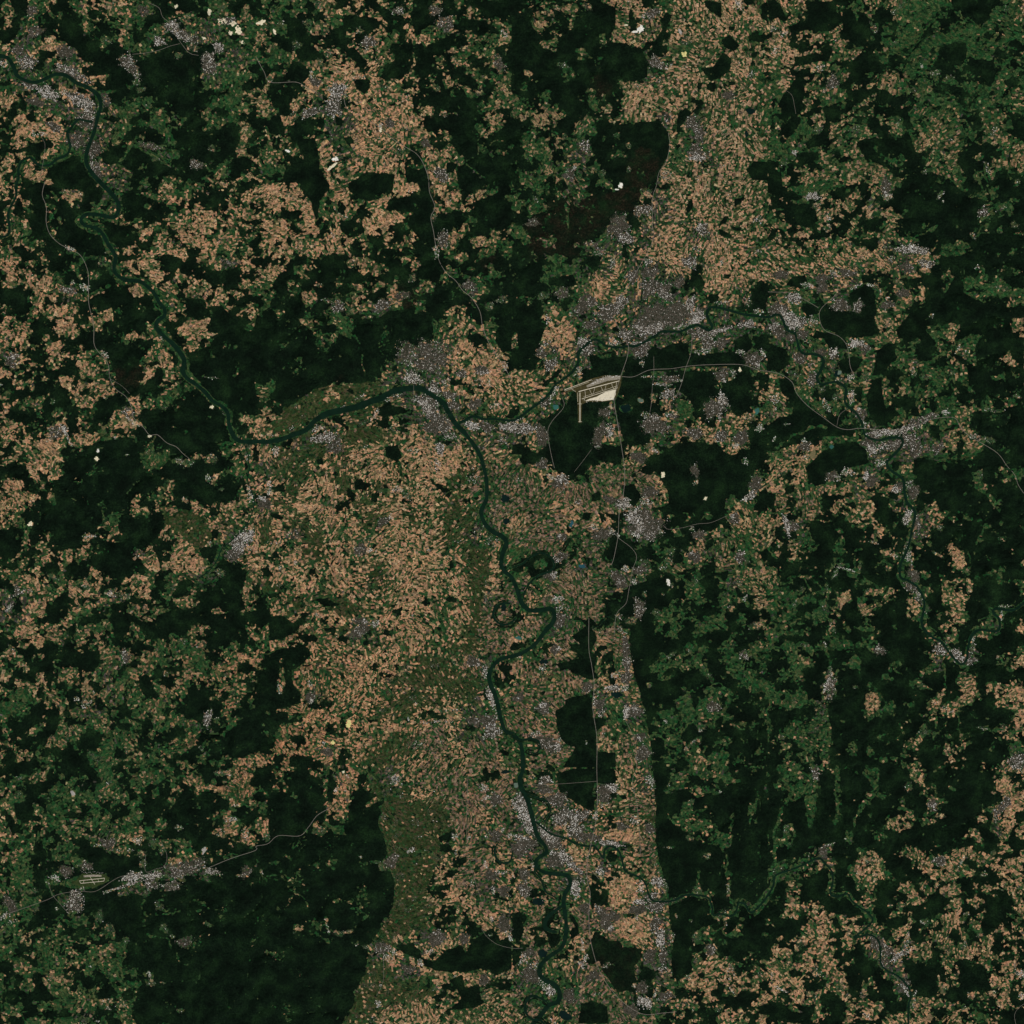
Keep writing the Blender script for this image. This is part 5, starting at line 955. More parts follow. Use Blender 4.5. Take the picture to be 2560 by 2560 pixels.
# damp valley bottoms stay green, and so do the river banks
bottom = (np.abs(2 * vnoise(qx, qy, 78, 71) - 1) < .055) & (base > 1.35) & (COVER[..., 0] < .5)
COVER[bottom] = COVER[bottom] * np.array([1, .30, 1.5, 1.6, 1, 1, 1, 1], np.float32) + np.array([.05, 0, .15, .10, 0, 0, 0, 0], np.float32)
bank = (DW < 6 + 10 * (vnoise(GX, GY, 30, 85) - .45)) & (DW > -2)
COVER[bank] = COVER[bank] * np.array([.25, .35, 1, 1, 1, .3, 1, 1], np.float32) + np.array([.06, .02, .5, .25, 0, 0, .03, 0], np.float32)
def height(x, y):
    u = np.clip((np.asarray(x) - R0) / G, 0, N - 1.001); v = np.clip((np.asarray(y) - R0) / G, 0, N - 1.001)
    ui = u.astype(int); vi = v.astype(int); fu = u - ui; fv = v - vi
    return (H[vi, ui] * (1 - fu) + H[vi, ui + 1] * fu) * (1 - fv) + (H[vi + 1, ui] * (1 - fu) + H[vi + 1, ui + 1] * fu) * fv
def sample(A, x, y):
    i = np.clip(np.rint((np.asarray(x) - R0) / G).astype(int), 0, N - 1); j = np.clip(np.rint((np.asarray(y) - R0) / G).astype(int), 0, N - 1)
    return A[j, i]
def world_xyz(x, y, z):
    return np.stack([(np.asarray(x) - 1280) * S, (1280 - np.asarray(y)) * S, np.broadcast_to(z, np.shape(x))], -1)

# ------------------------------------------------------------------ settlements as outlines
class Blob:
    pass
blobs = []
for key, text in TOWNS.items():
    for item in text.split():
        x, y, rx, ry, rot, white = map(float, item.split(','))
        if rx < .3:
            continue
        b = Blob(); b.x, b.y = sheet(key, x, y); b.rx, b.ry, b.rot, b.white = rx * Z, ry * Z, math.radians(rot), white
        blobs.append(b)
def blob_radius(b, ang, k):
    """Ragged outline radius for direction ang (numpy) in the blob's own frame."""
    r = 1 / np.sqrt((np.cos(ang) / b.rx) ** 2 + (np.sin(ang) / b.ry) ** 2)
    rg = np.random.default_rng(k)
    wob = sum(rg.uniform(.12, .26) / (1 + .22 * h) * np.sin(h * ang + rg.uniform(0, 6.28)) for h in (2, 3, 5, 7, 9, 13, 17))
    return r * np.clip(1 + wob, .45, 1.5)
TOWN = np.zeros((N, N), bool)
for k, b in enumerate(blobs):
    b.k = k
    m = max(b.rx, b.ry) * 1.5
    i0 = max(0, int((b.x - m - R0) / G)); i1 = min(N, int((b.x + m - R0) / G) + 2); j0 = max(0, int((b.y - m - R0) / G)); j1 = min(N, int((b.y + m - R0) / G) + 2)
    if i1 <= i0 or j1 <= j0:
        continue
    dx = ax[None, i0:i1] - b.x; dy = ax[j0:j1, None] - b.y
    ang = np.arctan2(dy, dx) - b.rot
    TOWN[j0:j1, i0:i1] |= np.hypot(dx, dy) < blob_radius(b, ang, k) + .8

# ------------------------------------------------------------------ where the woods stand
n1 = uniform(fbm(WX, WY * 1.15, 27, 91, 4, .82))
hilly = np.clip((base - 1.6) / 1.2, 0, 1)    # in the hills the woods keep to the valley sides, the fields to the tops
n1 = uniform(n1 + hilly * .8 * (uniform(spur) - .5))
WOODF = COVER[..., 0] - n1
WOODF = np.where(TOWN, np.minimum(WOODF, -.2), WOODF)
WOODF = np.minimum(WOODF, (DW - 1.5) * .12)
OX = np.full((N, N), 40.0)
for label, width, text in OXBOWS:
    D = np.full((N, N), 99.0); stamp_distance(D, smooth(path(text), 2.5), 22)
    OX = np.minimum(OX, D - width * .5)
WOODF = np.where((OX < 5) & (OX > 0) & (vnoise(GX, GY, 12, 95) > .45) & ~TOWN, np.maximum(WOODF, .3), WOODF)
WOODF = np.minimum(WOODF, (OX - .6) * .2)
def clear_ellipse(x, y, rx, ry, rot, grow=1.0):
    dx = GX - x; dy = GY - y
    a = dx * math.cos(rot) + dy * math.sin(rot); b_ = -dx * math.sin(rot) + dy * math.cos(rot)
    q = np.hypot(a / (rx + grow), b_ / (ry + grow))
    return q
pits = []
for s_, x, y, rx, ry, rot, tone, label in QUARRIES:
    if rx < .3 or ry < .3:
        continue
    X, Y = sheet((s_ // 10, s_ % 10), x, y)
    pits.append((X, Y, rx * Z, ry * Z, math.radians(rot), tone, label))
    WOODF = np.minimum(WOODF, (clear_ellipse(X, Y, rx * Z, ry * Z, math.radians(rot)) - 1.1) * 1.0)
lakes = []
for s_, x, y, rx, ry, rot, tone, label in LAKES:
    X, Y = sheet((s_ // 10, s_ % 10), x, y)
    lakes.append((X, Y, rx * Z, ry * Z, math.radians(rot), tone, label))
    WOODF = np.minimum(WOODF, (clear_ellipse(X, Y, rx * Z, ry * Z, math.radians(rot)) - 1.1) * 1.0)
# airfields are cleared too
AIRPORT = np.array([sheet((2, 1), *p) for p in ((38.8,101.2),(48,97.6),(58,93),(70,90),(83,90),(82,98),(79,106),(76,109),(68,110),(57,110),(52.8,112),(52.4,126),(50,126),(49.6,112),(48.6,103.6),(47,101.6),(40.5,103))])
AIRFIELD = np.array([sheet((0, 3), *p) for p in ((54,87),(59,83.4),(62,79.6),(78,79.8),(83,83),(79,87),(71,90),(60,89.4)) ])
def raw_inside(P, X, Y):
    ins = np.zeros(np.shape(X), bool)
    for (xa, ya), (xb, yb) in zip(P, np.roll(P, -1, 0)):
        if ya != yb:
            ins ^= ((ya > Y) != (yb > Y)) & (X < (xb - xa) * (Y - ya) / (yb - ya) + xa)
    return ins
for P in (AIRPORT, AIRFIELD):
    WOODF = np.where(raw_inside(P, GX, GY), -.3, WOODF)
WOODF = WOODF.astype(np.float32)
AIRMASK = raw_inside(AIRPORT, GX, GY) | raw_inside(AIRFIELD, GX, GY)

# ------------------------------------------------------------------ materials
def new_mat(name):
    m = bpy.data.materials.new(name); m.use_nodes = True
    nt = m.node_tree
    b = nt.nodes["Principled BSDF"]
    b.inputs["Specular IOR Level"].default_value = 0.0
    b.inputs["Roughness"].default_value = .9
    return m, nt, b
def node(nt, t, **kw):
    n = nt.nodes.new(t)
    for k, v in kw.items():
        setattr(n, k, v)
    return n
def noise_node(nt, scale, detail=3.0, rough=.55):
    g = node(nt, "ShaderNodeNewGeometry")
    n = node(nt, "ShaderNodeTexNoise"); n.inputs["Scale"].default_value = scale
    n.inputs["Detail"].default_value = detail; n.inputs["Roughness"].default_value = rough
    nt.links.new(g.outputs["Position"], n.inputs["Vector"])
    return n
def ramp(nt, src, stops):
    r = node(nt, "ShaderNodeValToRGB")
    e = r.color_ramp.elements
    e[0].position, e[0].color = stops[0][0], (*stops[0][1], 1); e[1].position, e[1].color = stops[-1][0], (*stops[-1][1], 1)
    for p, c in stops[1:-1]:
        q = e.new(p); q.color = (*c, 1)
    nt.links.new(src, r.inputs[0])
    return r
def mul(nt, a, b):
    m = node(nt, "ShaderNodeMix", data_type='RGBA', blend_type='MULTIPLY'); m.inputs[0].default_value = 1
    nt.links.new(a, m.inputs[6]); nt.links.new(b, m.inputs[7])
    return m.outputs[2]
def attr_mat(name, scale1, lo1, scale2, lo2, hi2, rough=.9):
    """Colour attribute times two noises (patchiness and fine grain)."""
    m, nt, b = new_mat(name)
    a = node(nt, "ShaderNodeAttribute"); a.attribute_name = "Col"
    r1 = ramp(nt, noise_node(nt, scale1).outputs[0], [(.3, (lo1,) * 3), (.7, (1, 1, 1))])
    r2 = ramp(nt, noise_node(nt, scale2, 2).outputs[0], [(.3, (lo2,) * 3), (.7, (hi2,) * 3)])
    nt.links.new(mul(nt, mul(nt, a.outputs[0], r1.outputs[0]), r2.outputs[0]), b.inputs["Base Color"])
    b.inputs["Roughness"].default_value = rough
    return m
M = {}
def field_mat():
    """Parcel colour varied by small garden-sized plots, a few of them under green crops, and by soil grain."""
    m, nt, b = new_mat("field_soil_and_crops")
    a = node(nt, "ShaderNodeAttribute"); a.attribute_name = "Col"
    g = node(nt, "ShaderNodeNewGeometry"); mp = node(nt, "ShaderNodeMapping")
    mp.inputs["Rotation"].default_value = (0, 0, .5); mp.inputs["Scale"].default_value = (1.0, 1.5, .02)
    nt.links.new(g.outputs["Position"], mp.inputs["Vector"])
    v = node(nt, "ShaderNodeTexVoronoi", feature='F1', distance='CHEBYCHEV'); v.inputs["Scale"].default_value = .62
    nt.links.new(mp.outputs[0], v.inputs["Vector"])
    sp = node(nt, "ShaderNodeSeparateColor"); nt.links.new(v.outputs["Color"], sp.inputs[0])
    tone = ramp(nt, sp.outputs[0], [(0, (.50, .52, .55)), (.35, (.86, .88, .88)), (.7, (1.05, 1.04, 1.02)), (1, (1.30, 1.26, 1.20))])
    green = ramp(nt, sp.outputs[1], [(.885, (0, 0, 0)), (.89, (1, 1, 1))])
    mx = node(nt, "ShaderNodeMix", data_type='RGBA'); mx.inputs[7].default_value = (.018, .044, .015, 1)
    nt.links.new(green.outputs[0], mx.inputs[0]); nt.links.new(a.outputs[0], mx.inputs[6])
    r2 = ramp(nt, noise_node(nt, 1.1, 3, .6).outputs[0], [(.3, (.66, .68, .70)), (.7, (1.22, 1.20, 1.18))])
    nt.links.new(mul(nt, mul(nt, mx.outputs[2], tone.outputs[0]), r2.outputs[0]), b.inputs["Base Color"])
    return m
M['fields'] = field_mat()
M['roofs'] = attr_mat("roofs_and_walls", .2, .9, 2.0, .85, 1.1, .7)
m, nt, b = new_mat("open_ground")
r = ramp(nt, noise_node(nt, .05, 6).outputs[0], [(.3, (.012, .030, .012)), (.55, (.028, .055, .02)), (.75, (.07, .07, .035))])
nt.links.new(r.outputs[0], b.inputs["Base Color"]); M['ground'] = m
# canopy: patches of conifers and broadleaf, brown where the stands died
m, nt, b = new_mat("forest_canopy")
a = node(nt, "ShaderNodeAttribute"); a.attribute_name = "Brown"
patch = ramp(nt, noise_node(nt, .045, 5, .62).outputs[0], [(.34, (.0031, .0060, .0038)), (.50, (.0043, .0098, .0052)), (.70, (.0082, .0205, .0078))])
dead = ramp(nt, noise_node(nt, .5, 4, .7).outputs[0], [(.38, (.005, .007, .004)), (.55, (.014, .011, .007)), (.75, (.062, .040, .027))])
mx = node(nt, "ShaderNodeMix", data_type='RGBA')
nt.links.new(a.outputs["Fac"], mx.inputs[0]); nt.links.new(patch.outputs[0], mx.inputs[6]); nt.links.new(dead.outputs[0], mx.inputs[7])
grain = ramp(nt, noise_node(nt, .55, 4, .7).outputs[0], [(.30, (.40, .42, .45)), (.52, (1, 1, 1)), (.74, (2.2, 2.1, 1.9))])
nt.links.new(mul(nt, mx.outputs[2], grain.outputs[0]), b.inputs["Base Color"]); M['canopy'] = m
def water_mat(name, c, rough=.25):
    m, nt, b = new_mat(name)
    r = ramp(nt, noise_node(nt, .12, 4).outputs[0], [(.3, tuple(v * .75 for v in c)), (.7, tuple(v * 1.25 for v in c))])
    nt.links.new(r.outputs[0], b.inputs["Base Color"])
    b.inputs["Roughness"].default_value = rough; b.inputs["Specular IOR Level"].default_value = .06
    return m
M['river'] = water_mat("river_water", (.0042, .0150, .0080))
M['deep'] = water_mat("deep_lake_water", (.0035, .0115, .0095)); M['teal'] = water_mat("turquoise_pond_water", (.028, .10, .082))
M['blue'] = water_mat("blue_pond_water", (.018, .07, .085)); M['pale'] = water_mat("pale_pond_water", (.10, .14, .105))
def plain(name, c, scale=.6, lo=.75, hi=1.2, rough=.85):
    m, nt, b = new_mat(name)
    r = ramp(nt, noise_node(nt, scale, 4).outputs[0], [(.3, tuple(v * lo for v in c)), (.7, tuple(v * hi for v in c))])
    nt.links.new(r.outputs[0], b.inputs["Base Color"]); b.inputs["Roughness"].default_value = rough
    return m
m, nt, b = new_mat("town_gardens_and_streets")
r = ramp(nt, noise_node(nt, .42, 5, .68).outputs[0], [(.34, (.008, .017, .008)), (.46, (.025, .028, .017)), (.57, (.050, .045, .032)), (.72, (.090, .078, .059))])
nt.links.new(r.outputs[0], b.inputs["Base Color"]); M['street'] = m
M['road'] = plain("road_surface", (.20, .178, .145), .3)
M['pale_concrete'] = plain("runway_concrete", (.62, .56, .42), .4, .85, 1.15)
M['apron'] = plain("airport_apron", (.24, .215, .165), .7, .5, 1.5)
M['infield'] = plain("dry_airfield_grass", (.050, .043, .018), .3, .6, 1.4)
M['green_infield'] = plain("green_airfield_grass", (.028, .042, .014), .3, .6, 1.4)
for t, c in (('c', (.66, .58, .40)), ('w', (.72, .69, .60)), ('y', (.62, .55, .22)), ('g', (.33, .31, .27)), ('o', (.14, .12, .06))):
    M['pit_' + t] = plain("quarry_floor_" + {'c': 'cream', 'w': 'white', 'y': 'yellow', 'g': 'grey', 'o': 'olive'}[t], c, .5, .7, 1.2)

# ------------------------------------------------------------------ object helpers
COLL = scene.collection
def link(o, parent=None):
    COLL.objects.link(o)
    if parent is not None:
        o.parent = parent
    return o
def mesh_object(name, verts, polys, mat, parent=None, colors=None, brown=None, smooth_shade=False):
    """verts (n,3); polys a list of index arrays (k, arity); colors per polygon; brown per vertex."""
    polys = [np.asarray(p, np.int32) for p in polys if len(p)]
    me = bpy.data.meshes.new(name)
    me.vertices.add(len(verts)); me.vertices.foreach_set("co", np.asarray(verts, np.float32).ravel())
    loops = np.concatenate([p.ravel() for p in polys])
    counts = np.concatenate([np.full(len(p), p.shape[1], np.int32) for p in polys])
    starts = np.concatenate([[0], np.cumsum(counts)[:-1]]).astype(np.int32)
    me.loops.add(len(loops)); me.loops.foreach_set("vertex_index", loops)
    me.polygons.add(len(counts)); me.polygons.foreach_set("loop_start", starts)
    if colors is not None:
        a = me.attributes.new("Col", 'FLOAT_COLOR', 'FACE')
        c = np.ones((len(counts), 4), np.float32); c[:, :3] = colors
        a.data.foreach_set("color", c.ravel())
    if brown is not None:
        a = me.attributes.new("Brown", 'FLOAT', 'POINT'); a.data.foreach_set("value", np.asarray(brown, np.float32))
    me.update(calc_edges=True)
    me.polygons.foreach_set("use_smooth", np.full(len(counts), smooth_shade))
    me.materials.append(M[mat])
    return link(bpy.data.objects.new(name, me), parent)
def tag(o, label=None, category=None, group=None, kind=None):
    for k, v in (("label", label), ("category", category), ("group", group), ("kind", kind)):
        if v:
            o[k] = v
    return o
def empty(name, x, y, z):
    o = bpy.data.objects.new(name, None); o.location = ((x - 1280) * S, (1280 - y) * S, z)
    o.empty_display_size = 1
    return link(o)
def local(v, e):
    return np.asarray(v) - np.array(e.location)[None, :]

# ------------------------------------------------------------------ ground sheet
gi = np.arange(0, N, 3)
far = np.array([-30000, -9000, -3500, -1200, -400])
gx = np.concatenate([far, ax[gi], 2560 - far[::-1]])
X, Y = np.meshgrid(gx, gx)
zz = height(X, Y) - .4
n = len(gx)
idx = np.arange(n * n).reshape(n, n)
quads = np.stack([idx[:-1, :-1], idx[1:, :-1], idx[1:, 1:], idx[:-1, 1:]], -1).reshape(-1, 4)
ground = mesh_object("ground", world_xyz(X.ravel(), Y.ravel(), zz.ravel()), [quads], 'ground', smooth_shade=True)
tag(ground, "rolling farmland and hill country under the fields and woods", kind="structure")

# ------------------------------------------------------------------ field parcels
def clip(poly, nx, ny, c):
    """Keep the part of a convex polygon where nx*x + ny*y <= c."""
    out = []
    px, py = poly[-1]; pd = nx * px + ny * py - c
    for x, y in poly:
        d = nx * x + ny * y - c
        if (d < 0) != (pd < 0):
            t = pd / (pd - d)
            out.append((px + (x - px) * t, py + (y - py) * t))
        if d <= 0:
            out.append((x, y))
        px, py, pd = x, y, d
    return out
BS = 40.0
nb = int((2560 + 100) / BS) + 1
seeds = np.stack(np.meshgrid(np.arange(nb), np.arange(nb)), -1).astype(float)
seeds = (seeds + .5 + RNG.uniform(-.42, .42, seeds.shape)) * BS - 50
orient = np.pi / 6 * np.round(fbm(seeds[..., 0], seeds[..., 1], 150, 101, 2) * 12) + RNG.normal(0, .25, seeds.shape[:2])
parcels = []                                # (polygon, block index)
def split(poly, ca, sa, target, aspect, depth, out):
    area = 0.0
    for i in range(len(poly)):
        x0, y0 = poly[i - 1]; x1, y1 = poly[i]
        area += x0 * y1 - x1 * y0
    area = abs(area) * .5
    if area < 4:
        return
    if area < target * random.uniform(.65, 1.75) or depth > 11:
        out.append((poly, area)); return
    us = [x * ca + y * sa for x, y in poly]; vs = [-x * sa + y * ca for x, y in poly]
    lu = max(us) - min(us); lv = max(vs) - min(vs)
    t = random.uniform(.36, .64)
    if lu / aspect > lv:
        c = min(us) + lu * t; nx, ny = ca, sa
    else:
        c = min(vs) + lv * t; nx, ny = -sa, ca
    a = clip(poly, nx, ny, c); b_ = clip(poly, -nx, -ny, -c)
    if len(a) > 2:
        split(a, ca, sa, target, aspect, depth + 1, out)
    if len(b_) > 2:
        split(b_, ca, sa, target, aspect, depth + 1, out)
wood_block = WOODF > 0
for j in range(nb):
    for i in range(nb):
        x, y = seeds[j, i]
        i0 = max(0, int((x - 50 - R0) / G)); i1 = int((x + 50 - R0) / G); j0 = max(0, int((y - 50 - R0) / G)); j1 = int((y + 50 - R0) / G)
        if i1 <= i0 or j1 <= j0 or wood_block[j0:j1, i0:i1].all():
            continue
        poly = [(x - 62, y - 62), (x + 62, y - 62), (x + 62, y + 62), (x - 62, y + 62)]
        for b_ in range(max(0, j - 2), min(nb, j + 3)):
            for a in range(max(0, i - 2), min(nb, i + 3)):
                if (a, b_) != (i, j):
                    qx_, qy_ = seeds[b_, a]
                    nx, ny = qx_ - x, qy_ - y
                    poly = clip(poly, nx, ny, nx * (x + qx_) / 2 + ny * (y + qy_) / 2)
                    if len(poly) < 3:
                        break
            if len(poly) < 3:
                break
        if len(poly) < 3:
            continue
        cov = sample(COVER, x, y)
        small = cov[4] > .35
        th = orient[j, i]
        tgt = (26 if small else 28 if cov[0] < .2 else 30) * random.uniform(.7, 1.5)
        out = []
        split(poly, math.cos(th), math.sin(th), tgt, random.choice((1.0, 1.3, 1.7, 2.2)) if cov[0] < .25 else random.choice((1.0, 1.2, 1.6)), 0, out)
        bias = random.gauss(0, 1), random.gauss(0, 1)
        for q, area in out:
            parcels.append((q, area, bias))
cx = np.array([sum(p[0] for p in q) / len(q) for q, a, b_ in parcels]); cy = np.array([sum(p[1] for p in q) / len(q) for q, a, b_ in parcels])
area = np.array([a for q, a, b_ in parcels])
cov = sample(COVER, cx, cy)
hidden = sample(WOODF, cx, cy) > .12
# a parcel wholly under the trees is not needed
lens = np.array([len(q) for q, a, b_ in parcels])
vx = np.concatenate([[p[0] for p in q] for q, a, b_ in parcels]); vy = np.concatenate([[p[1] for p in q] for q, a, b_ in parcels])
first = np.concatenate([[0], np.cumsum(lens)[:-1]])
allwood = np.minimum.reduceat((sample(WOODF, vx, vy) > .05).astype(int), first).astype(bool)
wet = (sample(DW, cx, cy) < -1.5) | (sample(OX, cx, cy) < -.8)
keep = ~(allwood & hidden) & ~wet & ~sample(AIRMASK, cx, cy)
np_ = len(parcels)
# crop of each parcel
PAL = {'tan': ((.425, .225, .120), (.445, .252, .138), (.395, .198, .108), (.310, .172, .094), (.430, .285, .158), (.250, .158, .084), (.165, .124, .060), (.355, .205, .110), (.420, .224, .122), (.112, .096, .043), (.205, .126, .072), (.275, .186, .098)),
       'green': ((.015, .042, .014), (.022, .055, .018), (.012, .032, .012), (.037, .061, .022), (.010, .047, .014), (.048, .060, .023)),
       'dark': ((.007, .018, .008), (.009, .024, .010), (.005, .013, .006)),
       'olive': ((.025, .038, .013), (.032, .046, .016), (.020, .032, .011), (.048, .050, .022), (.021, .042, .014), (.060, .050, .026)),
       'pink': ((.150, .098, .066), (.195, .124, .084), (.120, .082, .055), (.215, .145, .096), (.082, .066, .042)),
       'grey': ((.050, .046, .037), (.072, .064, .053), (.036, .034, .026), (.025, .030, .019))}
kinds = list(PAL)
wts = cov[:, 1:7].copy()
bias = np.array([b_ for q, a, b_ in parcels])
mid = fbm(cx, cy, 60, 111, 3)
wts[:, 0] *= np.exp(.30 * bias[:, 0] + (mid - .5) * 3.0)
wts[:, 1] *= np.exp(.30 * bias[:, 1])
wts[:, 3] *= np.exp(.25 * bias[:, 0])
edge = np.clip(1 + sample(WOODF, cx, cy) / .13, 0, 1) * (cov[:, 0] > .06)      # meadows fringe the woods
wts[:, 0] *= 1 - .45 * edge; wts[:, 1] *= 1 + .9 * edge
# clearings are grassier and duller in some hill districts: centre, radius, strength
dull = np.zeros(np_)
for ex, ey, er, es in ((1380, 250, 330, .75), (1330, 620, 220, .6), (300, 1880, 420, .7), (250, 2350, 420, .6), (2350, 350, 420, .75), (2250, 1000, 380, .55), (1800, 1600, 430, .7), (760, 860, 260, .45), (2100, 1650, 330, .5), (620, 60, 260, .6), (520, 260, 260, .7), (2300, 2150, 300, .25), (1200, 150, 160, .4)):
    dull = np.maximum(dull, es * np.clip(1.6 * (1 - np.hypot(cx - ex, cy - ey) / er), 0, 1))
wts[:, 0] *= 1 - .55 * dull; wts[:, 1] *= 1 + .5 * dull
cum = np.cumsum(wts / wts.sum(1, keepdims=True), 1)
pick = (RNG.random(np_)[:, None] > cum).sum(1).clip(0, 5)
colr = np.zeros((np_, 3))
for k, kd in enumerate(kinds):
    sel = pick == k
    pal = np.array(PAL[kd])
    colr[sel] = pal[RNG.integers(0, len(pal), sel.sum())]
colr[pick == 1] *= 1.22
colr[pick == 0] *= np.array([.96, 1.0, 1.0])
colr *= np.exp(RNG.normal(0, .13, (np_, 1))) * np.exp(RNG.normal(0, .035, (np_, 3)))
# soils: redder in the lower-left farmland, yellower on the upper right plain, duller on the river plain
red = np.clip(1 - np.hypot(cx - 700, cy - 1850) / 420, 0, 1)[:, None]; tanm = (pick == 0)[:, None]
colr = np.where(tanm, colr * (1 + red * np.array([.0, -.13, -.16])), colr)
yel = (np.clip(1 - np.hypot(cx - 1800, cy - 350) / 600, 0, 1))[:, None]
colr = np.where(tanm, colr * (1 + yel * np.array([-.10, -.03, .03])), colr)
plain_dull = np.clip((cov[:, 5:6] - .04) * 5, 0, 1)
colr = np.where(tanm, colr * (1 - plain_dull * np.array([.36, .33, .30])), colr)
left_up = np.clip(1 - np.hypot(cx - 380, cy - 1650) / 500, 0, 1)[:, None]
colr = np.where(tanm, colr * (1 - left_up * .16), colr)
colr = np.where(tanm, colr * (1 - dull[:, None] * np.array([.38, .27, .30])), colr)
vz = height(vx, vy) + .0
VW = world_xyz(vx, vy, vz)
visible = keep & (sample(WOODF, cx, cy) < -.03) & ~sample(TOWN, cx, cy) & (cx > 6) & (cx < 2554) & (cy > 6) & (cy < 2554)
big = np.argsort(np.where(visible, -area, 0))[:300]
single = np.zeros(np_, bool); single[big] = True
def drop_parcels(sel, name, parent, kind=None):
    ids = np.nonzero(sel)[0]
    groups, cols, vs, off = [], [], [], 0
    for L in np.unique(lens[ids]):
        g = ids[lens[ids] == L]
        ii = first[g][:, None] + np.arange(L)[None, ::-1]
        vs.append(VW[ii].reshape(-1, 3)); groups.append(off + np.arange(len(g) * L).reshape(-1, L)); cols.append(colr[g]); off += len(g) * L
    o = mesh_object(name, np.vstack(vs), groups, 'fields', parent, np.vstack(cols))
    return tag(o, kind=kind)
drop_parcels(keep & ~single, "field_mosaic", ground, "stuff")
for g in big:
    one = np.zeros(np_, bool); one[g] = True
    L = lens[g]; ii = first[g] + np.arange(L)[::-1]
    v3 = VW[ii].copy(); v3[:, 2] += .01
    mesh_object("field", v3, [np.arange(L)[None, :]], 'fields', ground, colr[g][None, :])

# ------------------------------------------------------------------ woods: canopy surface with a raised edge
CH = .17                                     # canopy height, 17 m
inside = WOODF > 0
vid = np.full((N, N), -1, np.int64); jj, ii = np.nonzero(inside); vid[jj, ii] = np.arange(len(jj))
cnt = len(jj)
PX = [GX[jj, ii]]; PY = [GY[jj, ii]]; PJ = [jj]; PI = [ii]
hx = np.full((N, N), -1, np.int64); vv_ = np.full((N, N), -1, np.int64)
cr = inside[:, :-1] != inside[:, 1:]; j, i = np.nonzero(cr)
a, b_ = WOODF[j, i], WOODF[j, i + 1]; t = np.clip(a / (a - b_), .04, .96)
hx[j, i] = cnt + np.arange(len(j)); cnt += len(j); PX.append(ax[i] + t * G); PY.append(ax[j]); PJ.append(j); PI.append(i)
cr = inside[:-1, :] != inside[1:, :]; j, i = np.nonzero(cr)
a, b_ = WOODF[j, i], WOODF[j + 1, i]; t = np.clip(a / (a - b_), .04, .96)
vv_[j, i] = cnt + np.arange(len(j)); cnt += len(j); PX.append(ax[i]); PY.append(ax[j] + t * G); PJ.append(j); PI.append(i)
PX = np.concatenate(PX); PY = np.concatenate(PY); PJ = np.concatenate(PJ); PI = np.concatenate(PI)
PZ = height(PX, PY) + CH + (vnoise(PX, PY, 3.1, 121) - .5) * .16 + (vnoise(PX, PY, 14, 122) - .5) * .06
PB = COVER[PJ, PI, 7] * np.clip(fbm(PX, PY, 16, 123, 3, .7) * 2.2 - .65, 0, 1)
# deep inside a stand four cells share one face
case = inside[:-1, :-1] * 1 + inside[:-1, 1:] * 2 + inside[1:, 1:] * 4 + inside[1:, :-1] * 8
# corners 0..3 clockwise from upper left, edges a(top) b(right) c(bottom) d(left)
TBL = {1: ["0ad"], 2: ["1ba"], 4: ["2cb"], 8: ["3dc"], 3: ["01bd"], 6: ["12ca"], 12: ["23db"], 9: ["30ac"], 5: ["0ad", "2cb"], 10: ["1ba", "3dc"],
       7: ["012cd"], 14: ["123da"], 13: ["230ab"], 11: ["301bc"], 15: ["0123"]}
def code(ch, j, i):
    return {'0': lambda: vid[j, i], '1': lambda: vid[j, i + 1], '2': lambda: vid[j + 1, i + 1], '3': lambda: vid[j + 1, i],
            'a': lambda: hx[j, i], 'b': lambda: vv_[j, i + 1], 'c': lambda: hx[j + 1, i], 'd': lambda: vv_[j, i]}[ch]()
